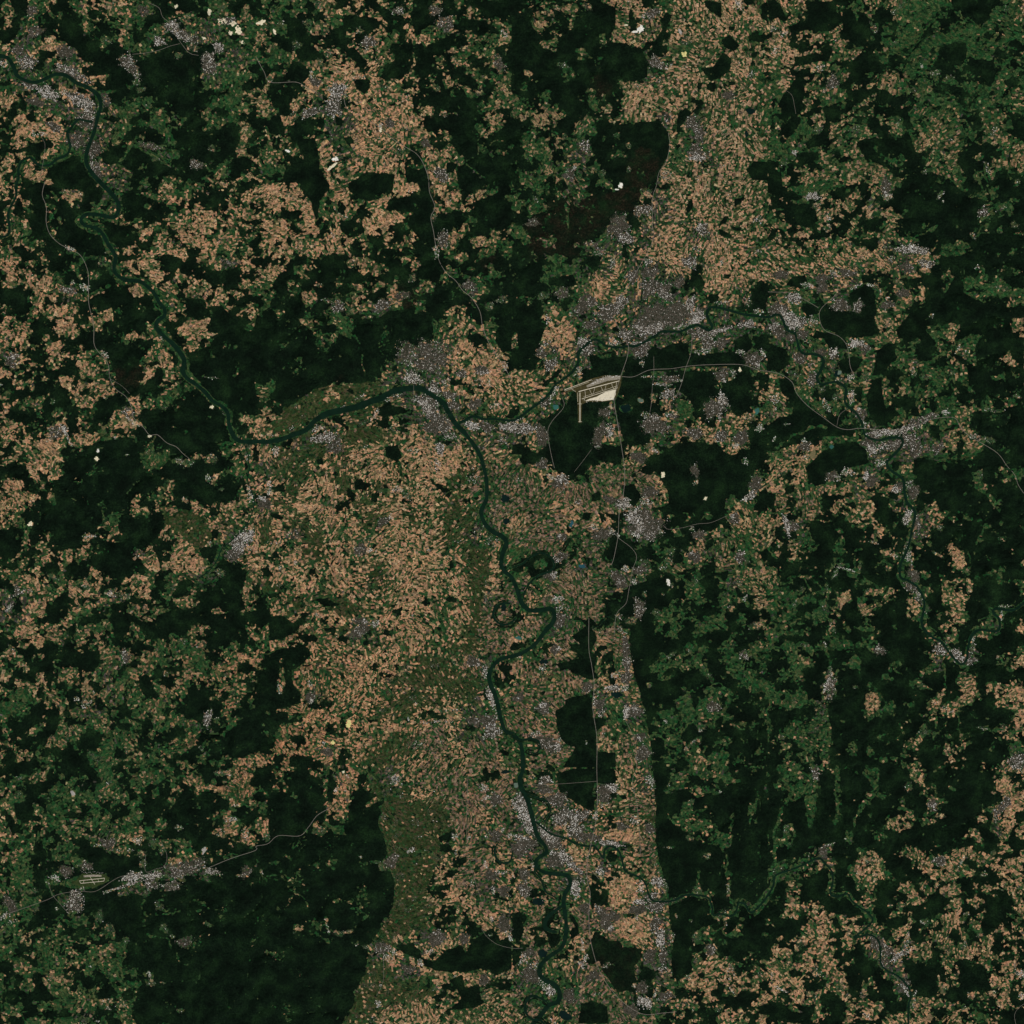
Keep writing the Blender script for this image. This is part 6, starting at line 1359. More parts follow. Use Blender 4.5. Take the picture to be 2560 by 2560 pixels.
# owner of each cell: a traced wood or the nearest forest district
SEEDS = [(70,60,"patchy dark forest in the top left corner above the river city"),(250,110,"forest band slanting right of the upper left river city"),(430,220,"broad forest with a brownish top between two grey towns at upper left"),(420,350,"hilly forest with small clearings right of the upper left city"),(130,520,"wooded heights left of the tight double bend of the gorge"),(330,560,"forest on the right bank above the gorge's double bend"),(560,340,"long ragged forest belt at the left rim of the tan basin"),(760,440,"dark forest strip right under the left rim of the tan basin"),(720,60,"scattered dark woods above the tan basin at the top"),(1040,60,"dark upland forest at the top edge right of the tan basin"),(960,480,"horizontal dark forest below the tan basin"),(1030,160,"ragged forest patches at the upper right of the tan basin"),(1180,350,"forested hills right of the tan basin and its motorway"),(1230,180,"dark forested ridge between the basin and the white quarry"),(1080,560,"dark woods either side of the motorway below the tan basin"),(1340,90,"forest flanking a stream valley at the top centre"),(1530,80,"blocky dark woods left of the upper white quarry"),(1590,170,"dark forest left of the plain town near the top"),(1430,220,"deep forest around small clearings at upper centre"),(1600,380,"round forest crossed by a motorway at the left rim of the upper plain"),(1400,560,"brownish high forest left of the upper plain"),(1360,430,"patchy dark woods left of the white forest quarry"),(1830,180,"scattered dark woods on the upper right plain"),(2060,60,"dark forest tongue at the top right of the plain"),(2240,120,"dark woods among bright green meadows at the top right"),(2450,60,"forest at the top right corner among meadows"),(2160,270,"slanting dark woods right of the upper plain"),(2230,400,"triangular dark forest at upper right"),(2330,540,"vast dark forest at the upper right"),(2520,300,"dark forest at the right edge of the upper meadows"),(2500,610,"forest around the valley town at the right edge"),(2120,560,"long slanting wood right of the upper plain"),
(60,760,"patchwork woods at the left edge among tan clearings"),(230,880,"dark woods among tan clearings left of the gorge"),(290,780,"forest on the left bank of the upper gorge"),(420,1010,"dark forest on the left bank at the gorge's lower end"),(550,920,"big forest on the right bank at the gorge's lower end"),(200,1170,"vast dark forest ridge with a cream quarry at left"),(120,1000,"woods between striped tan fields at left"),(480,700,"patchwork woods right of the upper gorge"),(760,760,"forest with round clearings on the upland right of the gorge"),(780,930,"dark forest slope above the wide river and its vineyards"),(1000,800,"dark forest above the city at the river bend"),(1190,740,"woods pierced by the motorway above the river bend"),(1300,830,"woods at the foot of the hills left of the big grey city"),(1300,680,"dark hill forest above the big grey city's left suburbs"),(1430,1060,"dark forest below the airport's left end"),(1560,1020,"dark forest right of the airport runways"),(1700,900,"dark forest strip between the big city and its right suburbs"),(1770,990,"dark forest around round suburbs right of the airport"),(1440,1150,"brownish-black woods below the airport"),(1750,1220,"large flat forest below the eastern suburbs"),(1900,740,"woods along the river right of the big grey city"),(2000,760,"dark woods around the right river plain's upper suburbs"),(1960,910,"dark woods left of the right river"),(2020,1040,"dark forest crossed by the curving motorway at right"),(2300,800,"dark hill forest above the green hills at right"),(2480,720,"vast dark forest at the right edge"),(2480,900,"vast dark forest with a tan clearing at the right edge"),(2200,980,"woods scattered through the green hills at right"),(2500,1120,"dark forest crossed by the motorway at the right edge"),(2400,1230,"dark forest right of the lower river bends"),(2250,1230,"woods right of the river below the right city"),
(100,1340,"large dark forest at the left edge of the left uplands"),(230,1300,"dark forest tail ending the left forest ridge"),(370,1320,"dark woods above the left valley river"),(300,1410,"dark forest patches in the middle of the left uplands"),(80,1560,"scattered woods in the tan hills at left"),(300,1640,"small woods among the curving tan fields at left"),(560,1480,"dark woods left of the farmed plain's rim"),(500,1560,"dark hill woods between tan clearings left of the plain"),(120,1780,"dull green scrub woods at the lower left edge"),(320,1850,"scattered small woods in the lower left hills"),(560,1840,"dark forest at the left foot of the farmed plain"),(640,1850,"round dark forest south of the massif with the valley town"),(1330,1400,"floodplain woods inside the looping old river"),(1570,1370,"brownish woods on the plain below the white-roofed town"),(1650,1370,"dark woods right of the white-roofed town"),(1740,1290,"dark flat forest above the right hill country"),(1600,1520,"long dark forest rim along the right edge of the plain"),(1700,1480,"woods in the upper green hills right of the plain"),(1800,1500,"branching dark woods in the upper hill country"),(1660,1640,"dark woods in the green hills right of the plain"),(1760,1700,"patchy woods among the green hill meadows"),(1450,1820,"lower of two sharp-edged dark forests on the plain, crossed by the straight motorway"),(1860,1800,"dark forest at the right of the green hills"),(1640,1880,"woods along the lower hill edge right of the plain"),(2040,1330,"dark woods among the tan fields at right centre"),(2180,1400,"dark forest left of the winding river at right"),(2480,1360,"large dark forest at the right edge with thin valleys"),(2220,1560,"broad dark forest in the right hills left of the river"),(2340,1500,"dark woods right of the winding river"),(2460,1620,"dark forest beyond the last river bends at right"),(2100,1700,"dark hill forest with round meadow clearings at lower right"),(2400,1780,"dark woods in the valleys at lower right"),(2230,1850,"dark forest among narrow green valleys at lower right"),(2000,1500,"patchy woods in the hill country right of centre"),(1960,1820,"dark woods between parallel green valleys"),
(60,2050,"patchy woods in the lower left hills above the small airfield"),(280,2160,"dark woods right of the small airfield"),(560,2030,"dark woods left of the lower motorway"),(80,2300,"dark woods below the small airfield at lower left"),(150,2450,"patchy green woods in the bottom left corner"),(420,2260,"left half of the vast dark forest at the bottom left, below the valley city"),(480,2480,"bottom part of the vast dark forest at lower left"),(820,2200,"right half of the vast dark forest with branching valleys"),(760,2440,"lower right lobe of the vast dark forest touching the bottom vineyards"),(720,1990,"dark woods above the vast lower left forest"),(900,2040,"dark spur at the upper right end of the vast forest"),(1130,2400,"long dark forest lying across the lower plain"),(1190,2500,"forked dark wood in the fields at the bottom"),(1380,2280,"riverside woods by the looping river near the bottom"),(1490,2010,"dark forest above the river port city's right suburbs"),(1700,2060,"dark hill edge forest right of the lower plain"),(1740,2200,"dark forest above the narrow river's gorge at lower right"),(1860,2140,"dark forest with parallel green valleys at lower right"),(1720,2320,"dark forest below the narrow river at the hill edge"),(1860,2380,"dark woods among the tan fields at lower right"),(1600,2420,"woods around the lower motorway at the bottom"),(1990,2080,"dark hill forest between green valleys at the lower right"),(2100,2080,"dark forest right of the third green valley"),(2300,2040,"large dark forest with clearings at lower right"),(2000,2280,"dark forest on the narrow river's bends at lower right"),(2200,2220,"dark woods between tan clearings at lower right"),(2330,2260,"dark woods in the tan fields right of the narrow river"),(2500,2280,"dark branching woods near the lower right edge"),(2060,2460,"scattered dark woods in the tan fields at the bottom right"),(2320,2460,"dark woods on the bottom right river slopes"),(2440,2450,"dark woods among tan fields near the bottom right corner"),(2420,2080,"dark forest left of the tan fields at the right edge")]
sx = np.array([s[0] for s in SEEDS]); sy = np.array([s[1] for s in SEEDS])
sub = 4
cxx = WX[::sub, ::sub] + (fbm(GX[::sub, ::sub], GY[::sub, ::sub], 80, 131, 2) - .5) * 60; cyy = WY[::sub, ::sub] + (fbm(GX[::sub, ::sub], GY[::sub, ::sub], 80, 141, 2) - .5) * 60
best = np.full(cxx.shape, 1e9); who = np.zeros(cxx.shape, int)
for k in range(len(SEEDS)):
    d = (cxx - sx[k]) ** 2 + (cyy - sy[k]) ** 2
    w = d < best; best[w] = d[w]; who[w] = k
who = np.repeat(np.repeat(who, sub, 0), sub, 1)[:N, :N]
owner = np.where(own > 0, own - 1, len(WOODS) + who)[:-1, :-1]
per = {}
full = case == 15
M2 = (N - 1) // 2
blk = lambda A: A[:2 * M2, :2 * M2].reshape(M2, 2, M2, 2)
f4 = blk(full).all((1, 3)); o4 = blk(owner); same = (o4.max((1, 3)) == o4.min((1, 3))) & f4
j, i = np.nonzero(same); oo = owner[2 * j, 2 * i]
order = np.argsort(oo, kind='stable'); j, i, oo = 2 * j[order], 2 * i[order], oo[order]
cuts = np.nonzero(np.diff(oo))[0] + 1
F = np.stack([vid[j + 2, i], vid[j + 2, i + 2], vid[j, i + 2], vid[j, i]], -1)
for part_, ow in zip(np.split(F, cuts), oo[np.concatenate([[0], cuts])]):
    per.setdefault(ow, []).append(part_)
case[:2 * M2, :2 * M2][np.repeat(np.repeat(same, 2, 0), 2, 1)] = 0
for cs, pls in TBL.items():
    j, i = np.nonzero(case == cs)
    if not len(j):
        continue
    oo = owner[j, i]
    order = np.argsort(oo, kind='stable'); j, i, oo = j[order], i[order], oo[order]
    cuts = np.nonzero(np.diff(oo))[0] + 1
    for pl in pls:
        F = np.stack([code(ch, j, i) for ch in pl], -1)
        F = F[:, ::-1]
        for blk, ow in zip(np.split(F, cuts), oo[np.concatenate([[0], cuts])]):
            per.setdefault(ow, []).append(blk)
        letters = [q for q in pl if q.isalpha()]
        if letters:                          # the stand's edge down to the ground
            W = np.stack([code(letters[0], j, i), code(letters[1], j, i)], -1)
            for blk, ow in zip(np.split(W, cuts), oo[np.concatenate([[0], cuts])]):
                per.setdefault((ow, 'w'), []).append(blk)
PW = world_xyz(PX, PY, PZ)
def wood_mesh(name, faces, walls):
    used = np.unique(np.concatenate([f.ravel() for f in faces] + [w.ravel() for w in walls]))
    remap = np.full(cnt, -1, np.int64); remap[used] = np.arange(len(used))
    verts = PW[used]; brown = PB[used]
    by = {}
    for f in faces:
        by.setdefault(f.shape[1], []).append(remap[f])
    polys = [np.vstack(v) for v in by.values()]
    if walls:
        w = np.vstack(walls)
        nv = len(verts)
        base_v = PW[w.ravel()].copy(); base_v[:, 2] -= CH + .3
        lo = nv + np.arange(len(w) * 2).reshape(-1, 2)
        top = remap[w]
        polys.append(np.stack([top[:, 0], top[:, 1], lo[:, 1], lo[:, 0]], -1))
        verts = np.vstack([verts, base_v]); brown = np.concatenate([brown, PB[w.ravel()]])
    return mesh_object(name, verts, polys, 'canopy', None, None, brown)
wood_area = {k: sum(len(f) for f in v) for k, v in per.items() if not isinstance(k, tuple)}
for k in sorted(wood_area):
    if wood_area[k] < 3:
        continue
    o = wood_mesh("wood" if k < len(WOODS) else "forest", per[k], per.get((k, 'w'), []))
    if k < len(WOODS):
        tag(o, WOODS[k], "wood", "dark woods standing alone among the fields", kind="stuff")
    else:
        tag(o, SEEDS[k - len(WOODS)][2], "forest", "forests on the hills and plains", kind="stuff")

# ------------------------------------------------------------------ rivers, old arms, lakes
def ribbon(name, P, width, z, mat, parent=None, skirt=0.0):
    """A strip along P: width and z per point (or scalars)."""
    P = np.asarray(P, float); width = np.broadcast_to(width, len(P)); z = np.broadcast_to(z, len(P))
    T = np.gradient(P, axis=0); T /= np.maximum(np.hypot(T[:, 0], T[:, 1]), 1e-6)[:, None]
    Nn = np.stack([-T[:, 1], T[:, 0]], -1)
    A = P + Nn * width[:, None] * .5; B = P - Nn * width[:, None] * .5
    k = len(P)
    rows = [world_xyz(A[:, 0], A[:, 1], z), world_xyz(P[:, 0], P[:, 1], z), world_xyz(B[:, 0], B[:, 1], z)]
    if skirt:
        a2 = rows[0].copy(); a2[:, 2] -= skirt; b2 = rows[2].copy(); b2[:, 2] -= skirt
        rows = [a2] + rows + [b2]
    V = np.vstack(rows); r = np.arange(k - 1)
    polys = np.vstack([np.stack([q * k + r, q * k + r + 1, (q + 1) * k + r + 1, (q + 1) * k + r], -1) for q in range(len(rows) - 1)])
    o = mesh_object(name, V, [polys], mat, parent, smooth_shade=False)
    return o
for label, P, wv, lev in river_lines:
    wob = (vnoise(P[:, 0], P[:, 1], 11, 151) - .5) * .35 + 1
    tag(ribbon("river", P, wv * wob, lev + .07, 'river', skirt=.2), label, kind="structure")
def disc(x, y, rx, ry, rot, k, z_off, rings=2, n=28, rag=.12, flat=False):
    rg = np.random.default_rng(k + 500)
    ang = np.linspace(0, 2 * np.pi, n, endpoint=False)
    wob = 1 + sum(rg.uniform(.3, 1) * rag * np.sin(h * ang + rg.uniform(0, 6.28)) for h in (2, 3, 4, 6, 9))
    r = 1 / np.sqrt((np.cos(ang) / rx) ** 2 + (np.sin(ang) / ry) ** 2) * wob
    xs, ys = [np.array([x])], [np.array([y])]
    for q in range(1, rings + 1):
        xs.append(x + r * q / rings * np.cos(ang + rot)); ys.append(y + r * q / rings * np.sin(ang + rot))
    xs = np.concatenate(xs); ys = np.concatenate(ys)
    zz = height(xs, ys)
    zz = np.full(len(xs), zz.max()) + z_off if flat else zz + z_off
    V = world_xyz(xs, ys, zz)
    i = np.arange(n); tri = np.stack([np.zeros(n, int), 1 + (i + 1) % n, 1 + i], -1)
    quad = [np.stack([1 + q * n + i, 1 + q * n + (i + 1) % n, 1 + (q + 1) * n + (i + 1) % n, 1 + (q + 1) * n + i], -1) for q in range(rings - 1)]
    polys = [tri] + ([np.vstack(quad)] if quad else [])
    o0 = 1 + (rings - 1) * n                  # skirt
    low = V[o0:o0 + n].copy(); low[:, 2] -= .35
    sk = np.stack([o0 + i, o0 + (i + 1) % n, len(V) + (i + 1) % n, len(V) + i], -1)
    return np.vstack([V, low]), polys + [sk]
for label, width, text in OXBOWS:
    P = smooth(path(text), 2.5)
    s = np.linspace(0, 1, len(P))
    wv = width * (.35 + .75 * np.sin(s * np.pi) ** .4) * (1 + (vnoise(P[:, 0], P[:, 1], 9, 161) - .5) * .5)
    tag(ribbon("oxbow_lake", P, wv, height(P[:, 0], P[:, 1]) + .09, 'river', skirt=.25), label, kind="structure")
for k, (x, y, rx, ry, rot, tone, label) in enumerate(lakes):
    V, pl = disc(x, y, rx, ry, rot, k, .10, 1, flat=True)
    tag(mesh_object("lake", V, pl, tone), label, kind="structure")

# ------------------------------------------------------------------ roads
for label, width, text in ROADS:
    pcs = paths(text)
    root = None
    for P in pcs:
        P = smooth(P, 3.0)
        z = height(P[:, 0], P[:, 1])
        z = np.convolve(np.pad(z, 3, mode='edge'), np.ones(7) / 7, 'valid')
        z = np.maximum(z, height(P[:, 0], P[:, 1])) + CH + .09
        o = ribbon("road" if root is None else "carriageway", P, width * .6, z, 'road', root, skirt=.55)
        if root is None:
            root = tag(o, label, kind="structure")

# ------------------------------------------------------------------ quarries
for k, (x, y, rx, ry, rot, tone, label) in enumerate(pits):
    e = tag(empty("quarry", x, y, float(height(x, y))), label, "quarry", "open pits and quarries")
    V, pl = disc(x, y, rx, ry, rot, 40 + k, .12, 1, rag=.2)
    mesh_object("pit_floor", local(V, e), pl, 'pit_' + tone, e)
    V, pl = disc(x + rx * .15, y - ry * .1, rx * .55, ry * .5, rot, 140 + k, .16, 1, rag=.2)
    mesh_object("upper_bench", local(V, e), pl, 'pit_' + tone, e)

# ------------------------------------------------------------------ airports
def poly_sheet(name, P, z, mat, parent):
    V = world_xyz(P[:, 0], P[:, 1], np.full(len(P), z))
    low = V.copy(); low[:, 2] -= .5
    area2 = np.sum(P[:, 0] * np.roll(P[:, 1], -1) - np.roll(P[:, 0], -1) * P[:, 1])
    n = len(P); i = np.arange(n)
    top = i[None, :] if area2 < 0 else i[None, ::-1]
    sk = np.stack([i, (i + 1) % n, n + (i + 1) % n, n + i], -1)
    return mesh_object(name, local(np.vstack([V, low]), parent), [top, sk], mat, parent)
def strip(name, key, a, b_, width, z, mat, parent):
    A = np.array(sheet(key, *a)); B = np.array(sheet(key, *b_))
    d = (B - A) / np.hypot(*(B - A)); nrm = np.array([-d[1], d[0]]) * width * .5
    return poly_sheet(name, np.array([A + nrm, B + nrm, B - nrm, A - nrm]), z, mat, parent)
def box_mesh(name, key, x, y, w, d, rot, z, h, mat, parent, colr=(.5, .5, .48)):
    X, Y = sheet(key, x, y)
    c, s = math.cos(rot), math.sin(rot)
    P = np.array([[X + a * w * c - b_ * d * s, Y + a * w * s + b_ * d * c] for a, b_ in ((-.5, -.5), (.5, -.5), (.5, .5), (-.5, .5))])
    V = np.vstack([world_xyz(P[:, 0], P[:, 1], np.full(4, z + h)), world_xyz(P[:, 0], P[:, 1], np.full(4, z))])
    return mesh_object(name, local(V, parent), [np.array([[3, 2, 1, 0], [0, 1, 5, 4], [1, 2, 6, 5], [2, 3, 7, 6], [3, 0, 4, 7]])], mat, parent, np.tile(colr, (5, 1)))
K = (2, 1)
acx, acy = sheet(K, 63, 102)
za = float(height(AIRPORT[:, 0], AIRPORT[:, 1]).max()) + .12
ap = tag(empty("airport", acx, acy, za - .12), "large cream airport with slanting runways and one upright runway below the big city", "airport")
poly_sheet("infield", AIRPORT, za, 'infield', ap)
def shp(*p):
    return np.array([sheet(K, *q) for q in p])
poly_sheet("apron", shp((62,94.6),(66,92.6),(72,90.9),(82.2,90.4),(81.6,93),(72,94.2),(64,96.9),(57,99.2),(56,98)), za + .03, 'apron', ap)
poly_sheet("apron", shp((70.5,102.6),(78.4,100.6),(78.2,104.4),(76.4,108.4),(69,109.4),(62,108.8),(55,109.4),(59,107.6),(64,106.2)), za + .03, 'pale_concrete', ap)
strip("runway", K, (50.3,102.3), (81,94.2), 1.5, za + .06, 'pale_concrete', ap)
strip("runway", K, (52.6,107.9), (79.6,99.4), 1.0, za + .062, 'pale_concrete', ap)
strip("runway", K, (39.8,100.9), (60,93.4), 1.1, za + .064, 'pale_concrete', ap)
strip("runway", K, (51.3,103), (51.3,125.4), 1.5, za + .066, 'pale_concrete', ap)
for a, b_, w in (((49.6,103),(49.6,110),.5), ((39.9,101.9),(58,95.2),.4), ((40,100),(40,102),.6), ((55,101.4),(55.6,106.6),.45), ((58.4,100.6),(60.6,105),.4), ((62.6,99.4),(61,104.6),.4),
                 ((67,98.4),(69,102.4),.45), ((71,97.4),(70,102),.4), ((75,96.2),(76.6,100),.45), ((79,95.2),(78.2,99.8),.5), ((54,106.2),(79.4,98),.4), ((49.4,111.6),(52.7,111.6),.5), ((50,125),(52.7,125),.5), ((44,99.6),(48,102.4),.5)):
    strip("taxiway", K, a, b_, w * 1.2, za + .05, 'pale_concrete', ap)
rb = np.random.default_rng(5)
for q in range(34):
    t = q / 33
    box_mesh("terminal", K, 60 + 21.5 * t + rb.uniform(-.5, .5), 95.3 - 4.4 * min(1, t * 1.9) + rb.uniform(-1.0, 1.3), rb.uniform(1.2, 3.2), rb.uniform(.8, 1.8), -.3 + rb.uniform(-.1, .1), za + .02, rb.uniform(.15, .3), 'roofs', ap,
             ((.62, .60, .55), (.35, .33, .30), (.75, .73, .70), (.22, .20, .19))[q % 4])
for q in range(26):
    t = q / 25
    box_mesh("cargo_hall", K, 55 + 22 * t + rb.uniform(-.4, .4), 109.6 - 1.6 * t + rb.uniform(-1.2, .9), rb.uniform(1.4, 3), rb.uniform(1, 2.2), -.2, za + .02, rb.uniform(.12, .25), 'roofs', ap, ((.62, .58, .48), (.42, .38, .30), (.72, .68, .58))[q % 3])
K = (0, 3)
acx, acy = sheet(K, 67, 85)
zb = float(height(AIRFIELD[:, 0], AIRFIELD[:, 1]).max()) + .12
ab = tag(empty("airfield", acx, acy, zb - .12), "small olive airfield with pale crossing runways left of the long valley city", "airfield")
poly_sheet("infield", AIRFIELD, zb, 'green_infield', ab)
strip("runway", K, (60,85), (79,83), .9, zb + .05, 'pale_concrete', ab)
strip("runway", K, (61,87), (78.5,85.3), .9, zb + .052, 'pale_concrete', ab)
for a, b_, w in (((60,85),(61,87),.7), ((79,83),(78.5,85.3),.7), ((68,82),(71.6,87.8),.7), ((63,85),(63.4,87),.5), ((74,83.6),(74.4,85.6),.5)):
    strip("taxiway", K, a, b_, w, zb + .05, 'pale_concrete', ab)
poly_sheet("apron", np.array([sheet(K, *q) for q in ((63,81),(70,80.4),(76.6,80.6),(76.6,82),(70,82),(63.4,82.4))]), zb + .04, 'apron', ab)
for q in range(14):
    box_mesh("hangar", K, 62 + q * 1.2, 78.6 + rb.uniform(-.8, .8), rb.uniform(1, 2), rb.uniform(.8, 1.4), rb.uniform(-.1, .1), zb + .02, .12, 'roofs', ab, ((.5, .48, .44), (.3, .28, .26), (.68, .66, .6))[q % 3])

# ------------------------------------------------------------------ settlements: districts that touch make one town
par = list(range(len(blobs)))
def root_of(a):
    while par[a] != a:
        par[a] = par[par[a]]; a = par[a]
    return a
for a in range(len(blobs)):
    for b_ in range(a):
        p, q = blobs[a], blobs[b_]
        d = math.hypot(p.x - q.x, p.y - q.y)
        if d < 60 and d < .82 * ((p.rx * p.ry) ** .5 + (q.rx * q.ry) ** .5):
            par[root_of(a)] = root_of(b_)
towns = {}
for k, b_ in enumerate(blobs):
    towns.setdefault(root_of(k), []).append(b_)
def buildings(b_, loose=None):
    """Boxes on a jittered street grid inside the district: verts, quads, colours."""
    rg = np.random.default_rng(9000 + b_.k)
    step = loose or (2.0 if b_.white < .6 else 2.2)
    m = max(b_.rx, b_.ry) * 1.6
    g = np.arange(-m, m, step)
    U, V = np.meshgrid(g, g); U = U.ravel() + rg.uniform(-.8, .8, U.size); V = V.ravel() + rg.uniform(-.8, .8, V.size)
    th = rg.uniform(0, 3.14)
    X = U * math.cos(th) - V * math.sin(th); Y = U * math.sin(th) + V * math.cos(th)
    r = np.hypot(X, Y); lim = blob_radius(b_, np.arctan2(Y, X) - b_.rot, b_.k)
    q = r / lim
    ok = (q < 1.35) & (rg.random(len(q)) < np.where(q < 1, .93 - .3 * q ** 3, .5 - (q - 1) * 1.3))
    X, Y, q = X[ok] + b_.x, Y[ok] + b_.y, q[ok]
    ok = (sample(DW, X, Y) > .6) & (sample(OX, X, Y) > .4) & (X > -20) & (X < 2580) & (Y > -20) & (Y < 2580) & ~sample(AIRMASK, X, Y)
    X, Y, q = X[ok], Y[ok], q[ok]
    k = len(X)
    if not k:
        return None
    hall = rg.random(k) < b_.white ** 1.8 * .85 + .02
    w = np.where(hall, rg.uniform(1.0, 2.0 + 1.2 * b_.white, k), rg.uniform(.7, 1.5, k)); d = np.where(hall, rg.uniform(.7, 1.6, k), rg.uniform(.6, 1.3, k))
    h = np.where(hall, rg.uniform(.1, .2, k), rg.uniform(.07, .16, k))
    rot = th + (rg.random(k) < .5) * 1.5708 + rg.normal(0, .12, k)
    pal = np.array([(.125, .108, .088), (.090, .082, .066), (.165, .115, .085), (.19, .175, .145), (.110, .092, .074), (.062, .058, .047), (.27, .25, .205), (.082, .066, .052)])
    col = pal[rg.integers(0, len(pal), k)] * rg.uniform(.6, 1.0, (k, 1))
    palh = np.array([(.68, .63, .54), (.46, .42, .36), (.78, .74, .65), (.36, .33, .28), (.56, .50, .41), (.84, .82, .76)])
    col = np.where(hall[:, None], palh[rg.integers(0, 6, k)] * rg.uniform(.65, 1.08, (k, 1)), col)
    c, s = np.cos(rot), np.sin(rot)
    cor = [(-.5, -.5), (.5, -.5), (.5, .5), (-.5, .5)]
    px = np.stack([X + a * w * c - e * d * s for a, e in cor], 1); py = np.stack([Y + a * w * s + e * d * c for a, e in cor], 1)
    z = height(X, Y)
    top = world_xyz(px, py, (z + .10 + h)[:, None]); low = world_xyz(px, py, (z - .1)[:, None])
    Vv = np.concatenate([top, low], 1).reshape(-1, 3)
    base = (np.arange(k) * 8)[:, None, None]
    Q = base + np.array([[3, 2, 1, 0], [0, 1, 5, 4], [1, 2, 6, 5], [2, 3, 7, 6], [3, 0, 4, 7]])[None]
    return Vv, Q.reshape(-1, 4), np.repeat(col, 5, 0)
# landmarks used to say where a settlement lies
LM = [("the upper left river city", 215, 290), ("the cream clay pits at upper left", 570, 60), ("the gorge's tight double bend", 260, 545), ("the heart-shaped wood", 905, 215), ("the white quarry block near the top", 1600, 75),
      ("the tall narrow wood near the top", 1655, 80), ("the jagged wood on the upper right plain", 1790, 175), ("the bright white forest quarry", 1550, 465), ("the curved-road wood at upper right", 1980, 245), ("the oval wood at upper right", 2000, 535), ("the block of forest near the upper right edge", 2515, 460),
      ("the cream forest quarry at left", 243, 1148), ("the gorge's yellow quarry", 530, 1018), ("the left valley city", 600, 1360), ("the square black wood below the river bend", 985, 1130), ("the city at the wide river bend", 1070, 900), ("the river junction city", 1090, 1040),
      ("the large airport", 1490, 980), ("the big grey city", 1660, 800), ("the rectangular forest at right", 2120, 800), ("the upright ridge at right", 2200, 970), ("the right river city", 2270, 1100), ("the white-roofed town below the airport", 1600, 1290), ("the ring-shaped oxbow", 1255, 1535), ("the looping floodplain woods", 1350, 1410),
      ("the massif with the valley town", 700, 1690), ("the larger yellow sand pit", 872, 1810), ("the stepped dark forest", 1460, 1620), ("the lower sharp-edged forest", 1450, 1830), ("the oval wood of the left uplands", 427, 1555), ("the upper hill quarry", 1670, 1455), ("the round wood by the right river", 2330, 1365),
      ("the long hill town at lower right", 2075, 1715), ("the last river bends at right", 2430, 1640), ("the small airfield", 220, 2200), ("the long valley city", 450, 2170), ("the vast lower left forest's tip", 930, 2000), ("the lower vineyards", 1030, 2200), ("the river port city", 1360, 2080), ("the orange field patch near the bottom", 1560, 2230),
      ("the brownish forest near the bottom", 1540, 2400), ("the narrow river's hill gate", 1650, 2255), ("the third green valley", 2090, 1980), ("the valley town at lower right", 2060, 2130), ("the bottom right river town", 2240, 2390), ("the bottom edge oxbow", 1335, 2520), ("the long dark forest of the lower plain", 1130, 2400)]
DIRS = ["right of", "below and right of", "below", "below and left of", "left of", "above and left of", "above", "above and right of"]
ranked = sorted(towns.values(), key=lambda bs: -sum(p.rx * p.ry for p in bs if 0 <= p.x <= 2560 and 0 <= p.y <= 2560))
ranked = [t for t in ranked if any(-4 <= p.x <= 2564 and -4 <= p.y <= 2564 for p in t)]
used_labels = {}
ORD = ["", "second ", "third ", "fourth ", "fifth ", "sixth ", "seventh ", "eighth ", "ninth ", "tenth "]
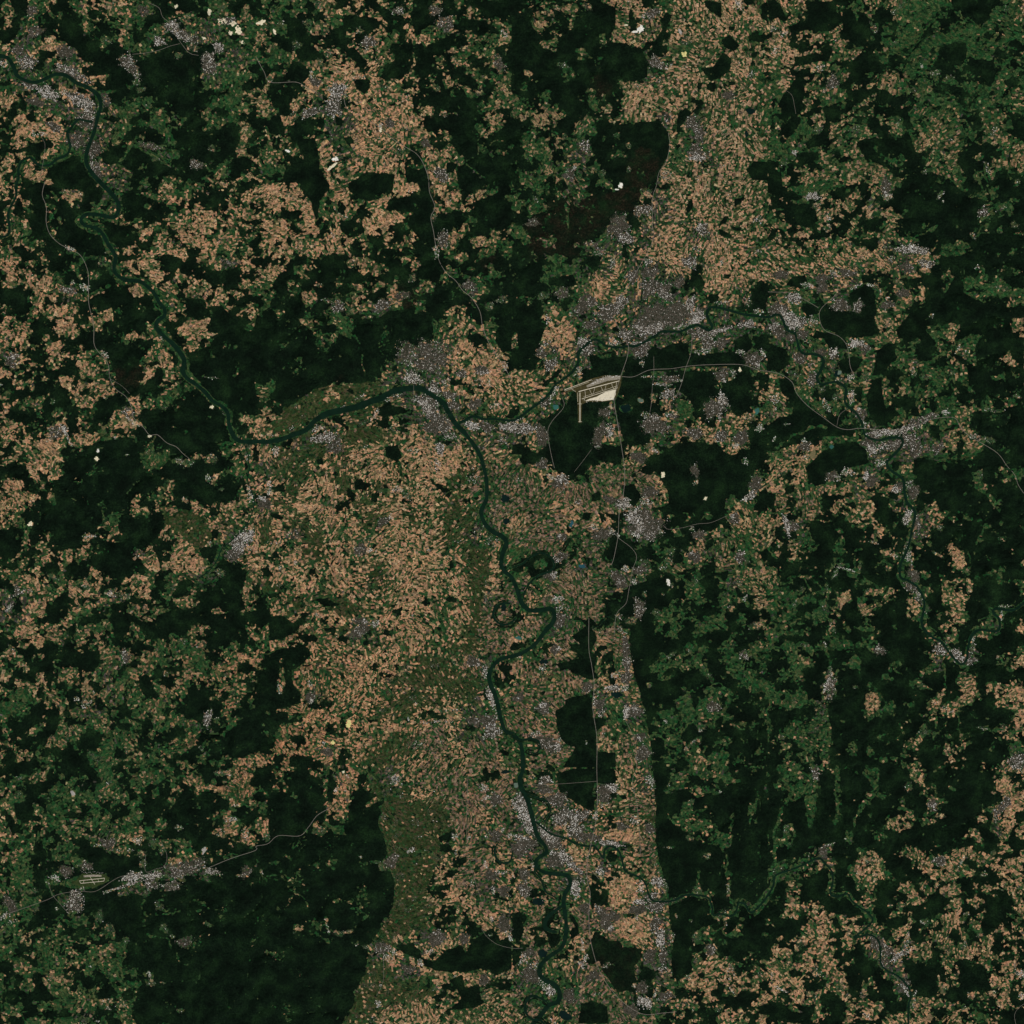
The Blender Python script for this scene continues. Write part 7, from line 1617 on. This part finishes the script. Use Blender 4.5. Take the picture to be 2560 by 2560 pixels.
for rank, bs in enumerate(ranked[:300]):
    tot = sum(p.rx * p.ry for p in bs)
    mx_ = sum(p.x * p.rx * p.ry for p in bs) / tot; my_ = sum(p.y * p.rx * p.ry for p in bs) / tot
    wh = sum(p.white * p.rx * p.ry for p in bs) / tot
    kind = "city" if tot > 900 else "town" if tot > 130 else "village"
    e = empty(kind, mx_, my_, float(height(mx_, my_)))
    for p in bs:
        V, pl = disc(p.x, p.y, 1, 1, 0, 0, 0) if False else (None, None)
        n_ = 54
        ang = np.linspace(0, 2 * np.pi, n_, endpoint=False); rr = blob_radius(p, ang, p.k) * .97
        xs, ys = [np.array([p.x])], [np.array([p.y])]
        rings = 3 if max(p.rx, p.ry) > 12 else 2
        for q in range(1, rings + 1):
            xs.append(p.x + rr * q / rings * np.cos(ang + p.rot)); ys.append(p.y + rr * q / rings * np.sin(ang + p.rot))
        xs = np.concatenate(xs); ys = np.concatenate(ys)
        V = world_xyz(xs, ys, height(xs, ys) + .035 + .0012 * (p.k % 23))
        i = np.arange(n_)
        pl = [np.stack([np.zeros(n_, int), 1 + (i + 1) % n_, 1 + i], -1)] + [np.stack([1 + q * n_ + i, 1 + q * n_ + (i + 1) % n_, 1 + (q + 1) * n_ + (i + 1) % n_, 1 + (q + 1) * n_ + i], -1) for q in range(rings - 1)]
        dpart = mesh_object("district", local(V, e), pl, 'street', e)
        r = buildings(p)
        if r:
            o = mesh_object("buildings", local(r[0], e), [r[1]], 'roofs', dpart, r[2])
            tag(o, kind="stuff")

    tone = "white-roofed" if wh > .75 else "pale speckled" if wh > .42 else "grey" if wh > .16 else "dull brown-grey"
    size = {"city": "sprawling", "town": "mid-sized", "village": "small" if tot > 55 else "tiny"}[kind]
    near = sorted(range(len(LM)), key=lambda q: math.hypot(LM[q][1] - mx_, LM[q][2] - my_))
    label = None
    for q in near[:4]:
        name, lx, ly = LM[q]
        d = math.hypot(mx_ - lx, my_ - ly)
        rel = "at" if d < 26 else DIRS[int(((math.atan2(my_ - ly, mx_ - lx) / (2 * math.pi) * 8 + .5) % 8))]
        t = f"{size} {tone} {kind} {rel} {name}"
        if t not in used_labels and len(t.replace('-', ' ').split()) < 17:
            label = t; used_labels[t] = 1; break
    if label is None:
        name, lx, ly = LM[near[0]]
        rel = DIRS[int(((math.atan2(my_ - ly, mx_ - lx) / (2 * math.pi) * 8 + .5) % 8))]
        for o_ in ORD[1:]:
            t = f"{o_}{size} {tone} {kind} {rel} {name}"
            if t not in used_labels:
                label = t; used_labels[t] = 1; break
    tag(e, label, kind, {"city": "cities along the rivers", "town": "towns of the plains and valleys", "village": "villages among the fields"}[kind])
# the many smaller hamlets
Vs, Qs, Cs, off = [], [], [], 0
for bs in ranked[300:]:
    for p in bs:
        r = buildings(p, 2.7)
        if r:
            Vs.append(r[0]); Qs.append(r[1] + off); Cs.append(r[2]); off += len(r[0])
# farmsteads and loose village edges scattered through open land
k = 20000
X = RNG.uniform(0, 2560, k); Y = RNG.uniform(0, 2560, k)
ok = (sample(WOODF, X, Y) < -.1) & (sample(DW, X, Y) > 3) & (sample(OX, X, Y) > 2) & ~sample(AIRMASK, X, Y) & (RNG.random(k) < np.where(fbm(X, Y, 24, 171, 3) > .54, .09, 0) + np.clip(sample(COVER[..., 6], X, Y) - .05, 0, 1) * 2.2)
X, Y = X[ok], Y[ok]; k = len(X)
w = RNG.uniform(.6, 1.5, k); rot = RNG.uniform(0, 3.14, k)
c, s = np.cos(rot), np.sin(rot); z = height(X, Y)
px = np.stack([X + a * w * c - e_ * w * .7 * s for a, e_ in ((-.5, -.5), (.5, -.5), (.5, .5), (-.5, .5))], 1); py = np.stack([Y + a * w * s + e_ * w * .7 * c for a, e_ in ((-.5, -.5), (.5, -.5), (.5, .5), (-.5, .5))], 1)
V8 = np.concatenate([world_xyz(px, py, (z + .16)[:, None]), world_xyz(px, py, (z - .1)[:, None])], 1).reshape(-1, 3)
Q8 = ((np.arange(k) * 8)[:, None, None] + np.array([[3, 2, 1, 0], [0, 1, 5, 4], [1, 2, 6, 5], [2, 3, 7, 6], [3, 0, 4, 7]])[None]).reshape(-1, 4)
pal = np.array([(.14, .11, .092), (.26, .225, .185), (.10, .078, .066), (.45, .41, .35), (.17, .115, .085)])
Vs.append(V8); Qs.append(Q8 + off); Cs.append(np.repeat(pal[RNG.integers(0, 5, k)], 5, 0))
tag(mesh_object("hamlets", np.vstack(Vs), [np.vstack(Qs)], 'roofs', None, np.vstack(Cs)), "scattered tiny hamlets and farms dotted through the open land", "hamlets", kind="stuff")
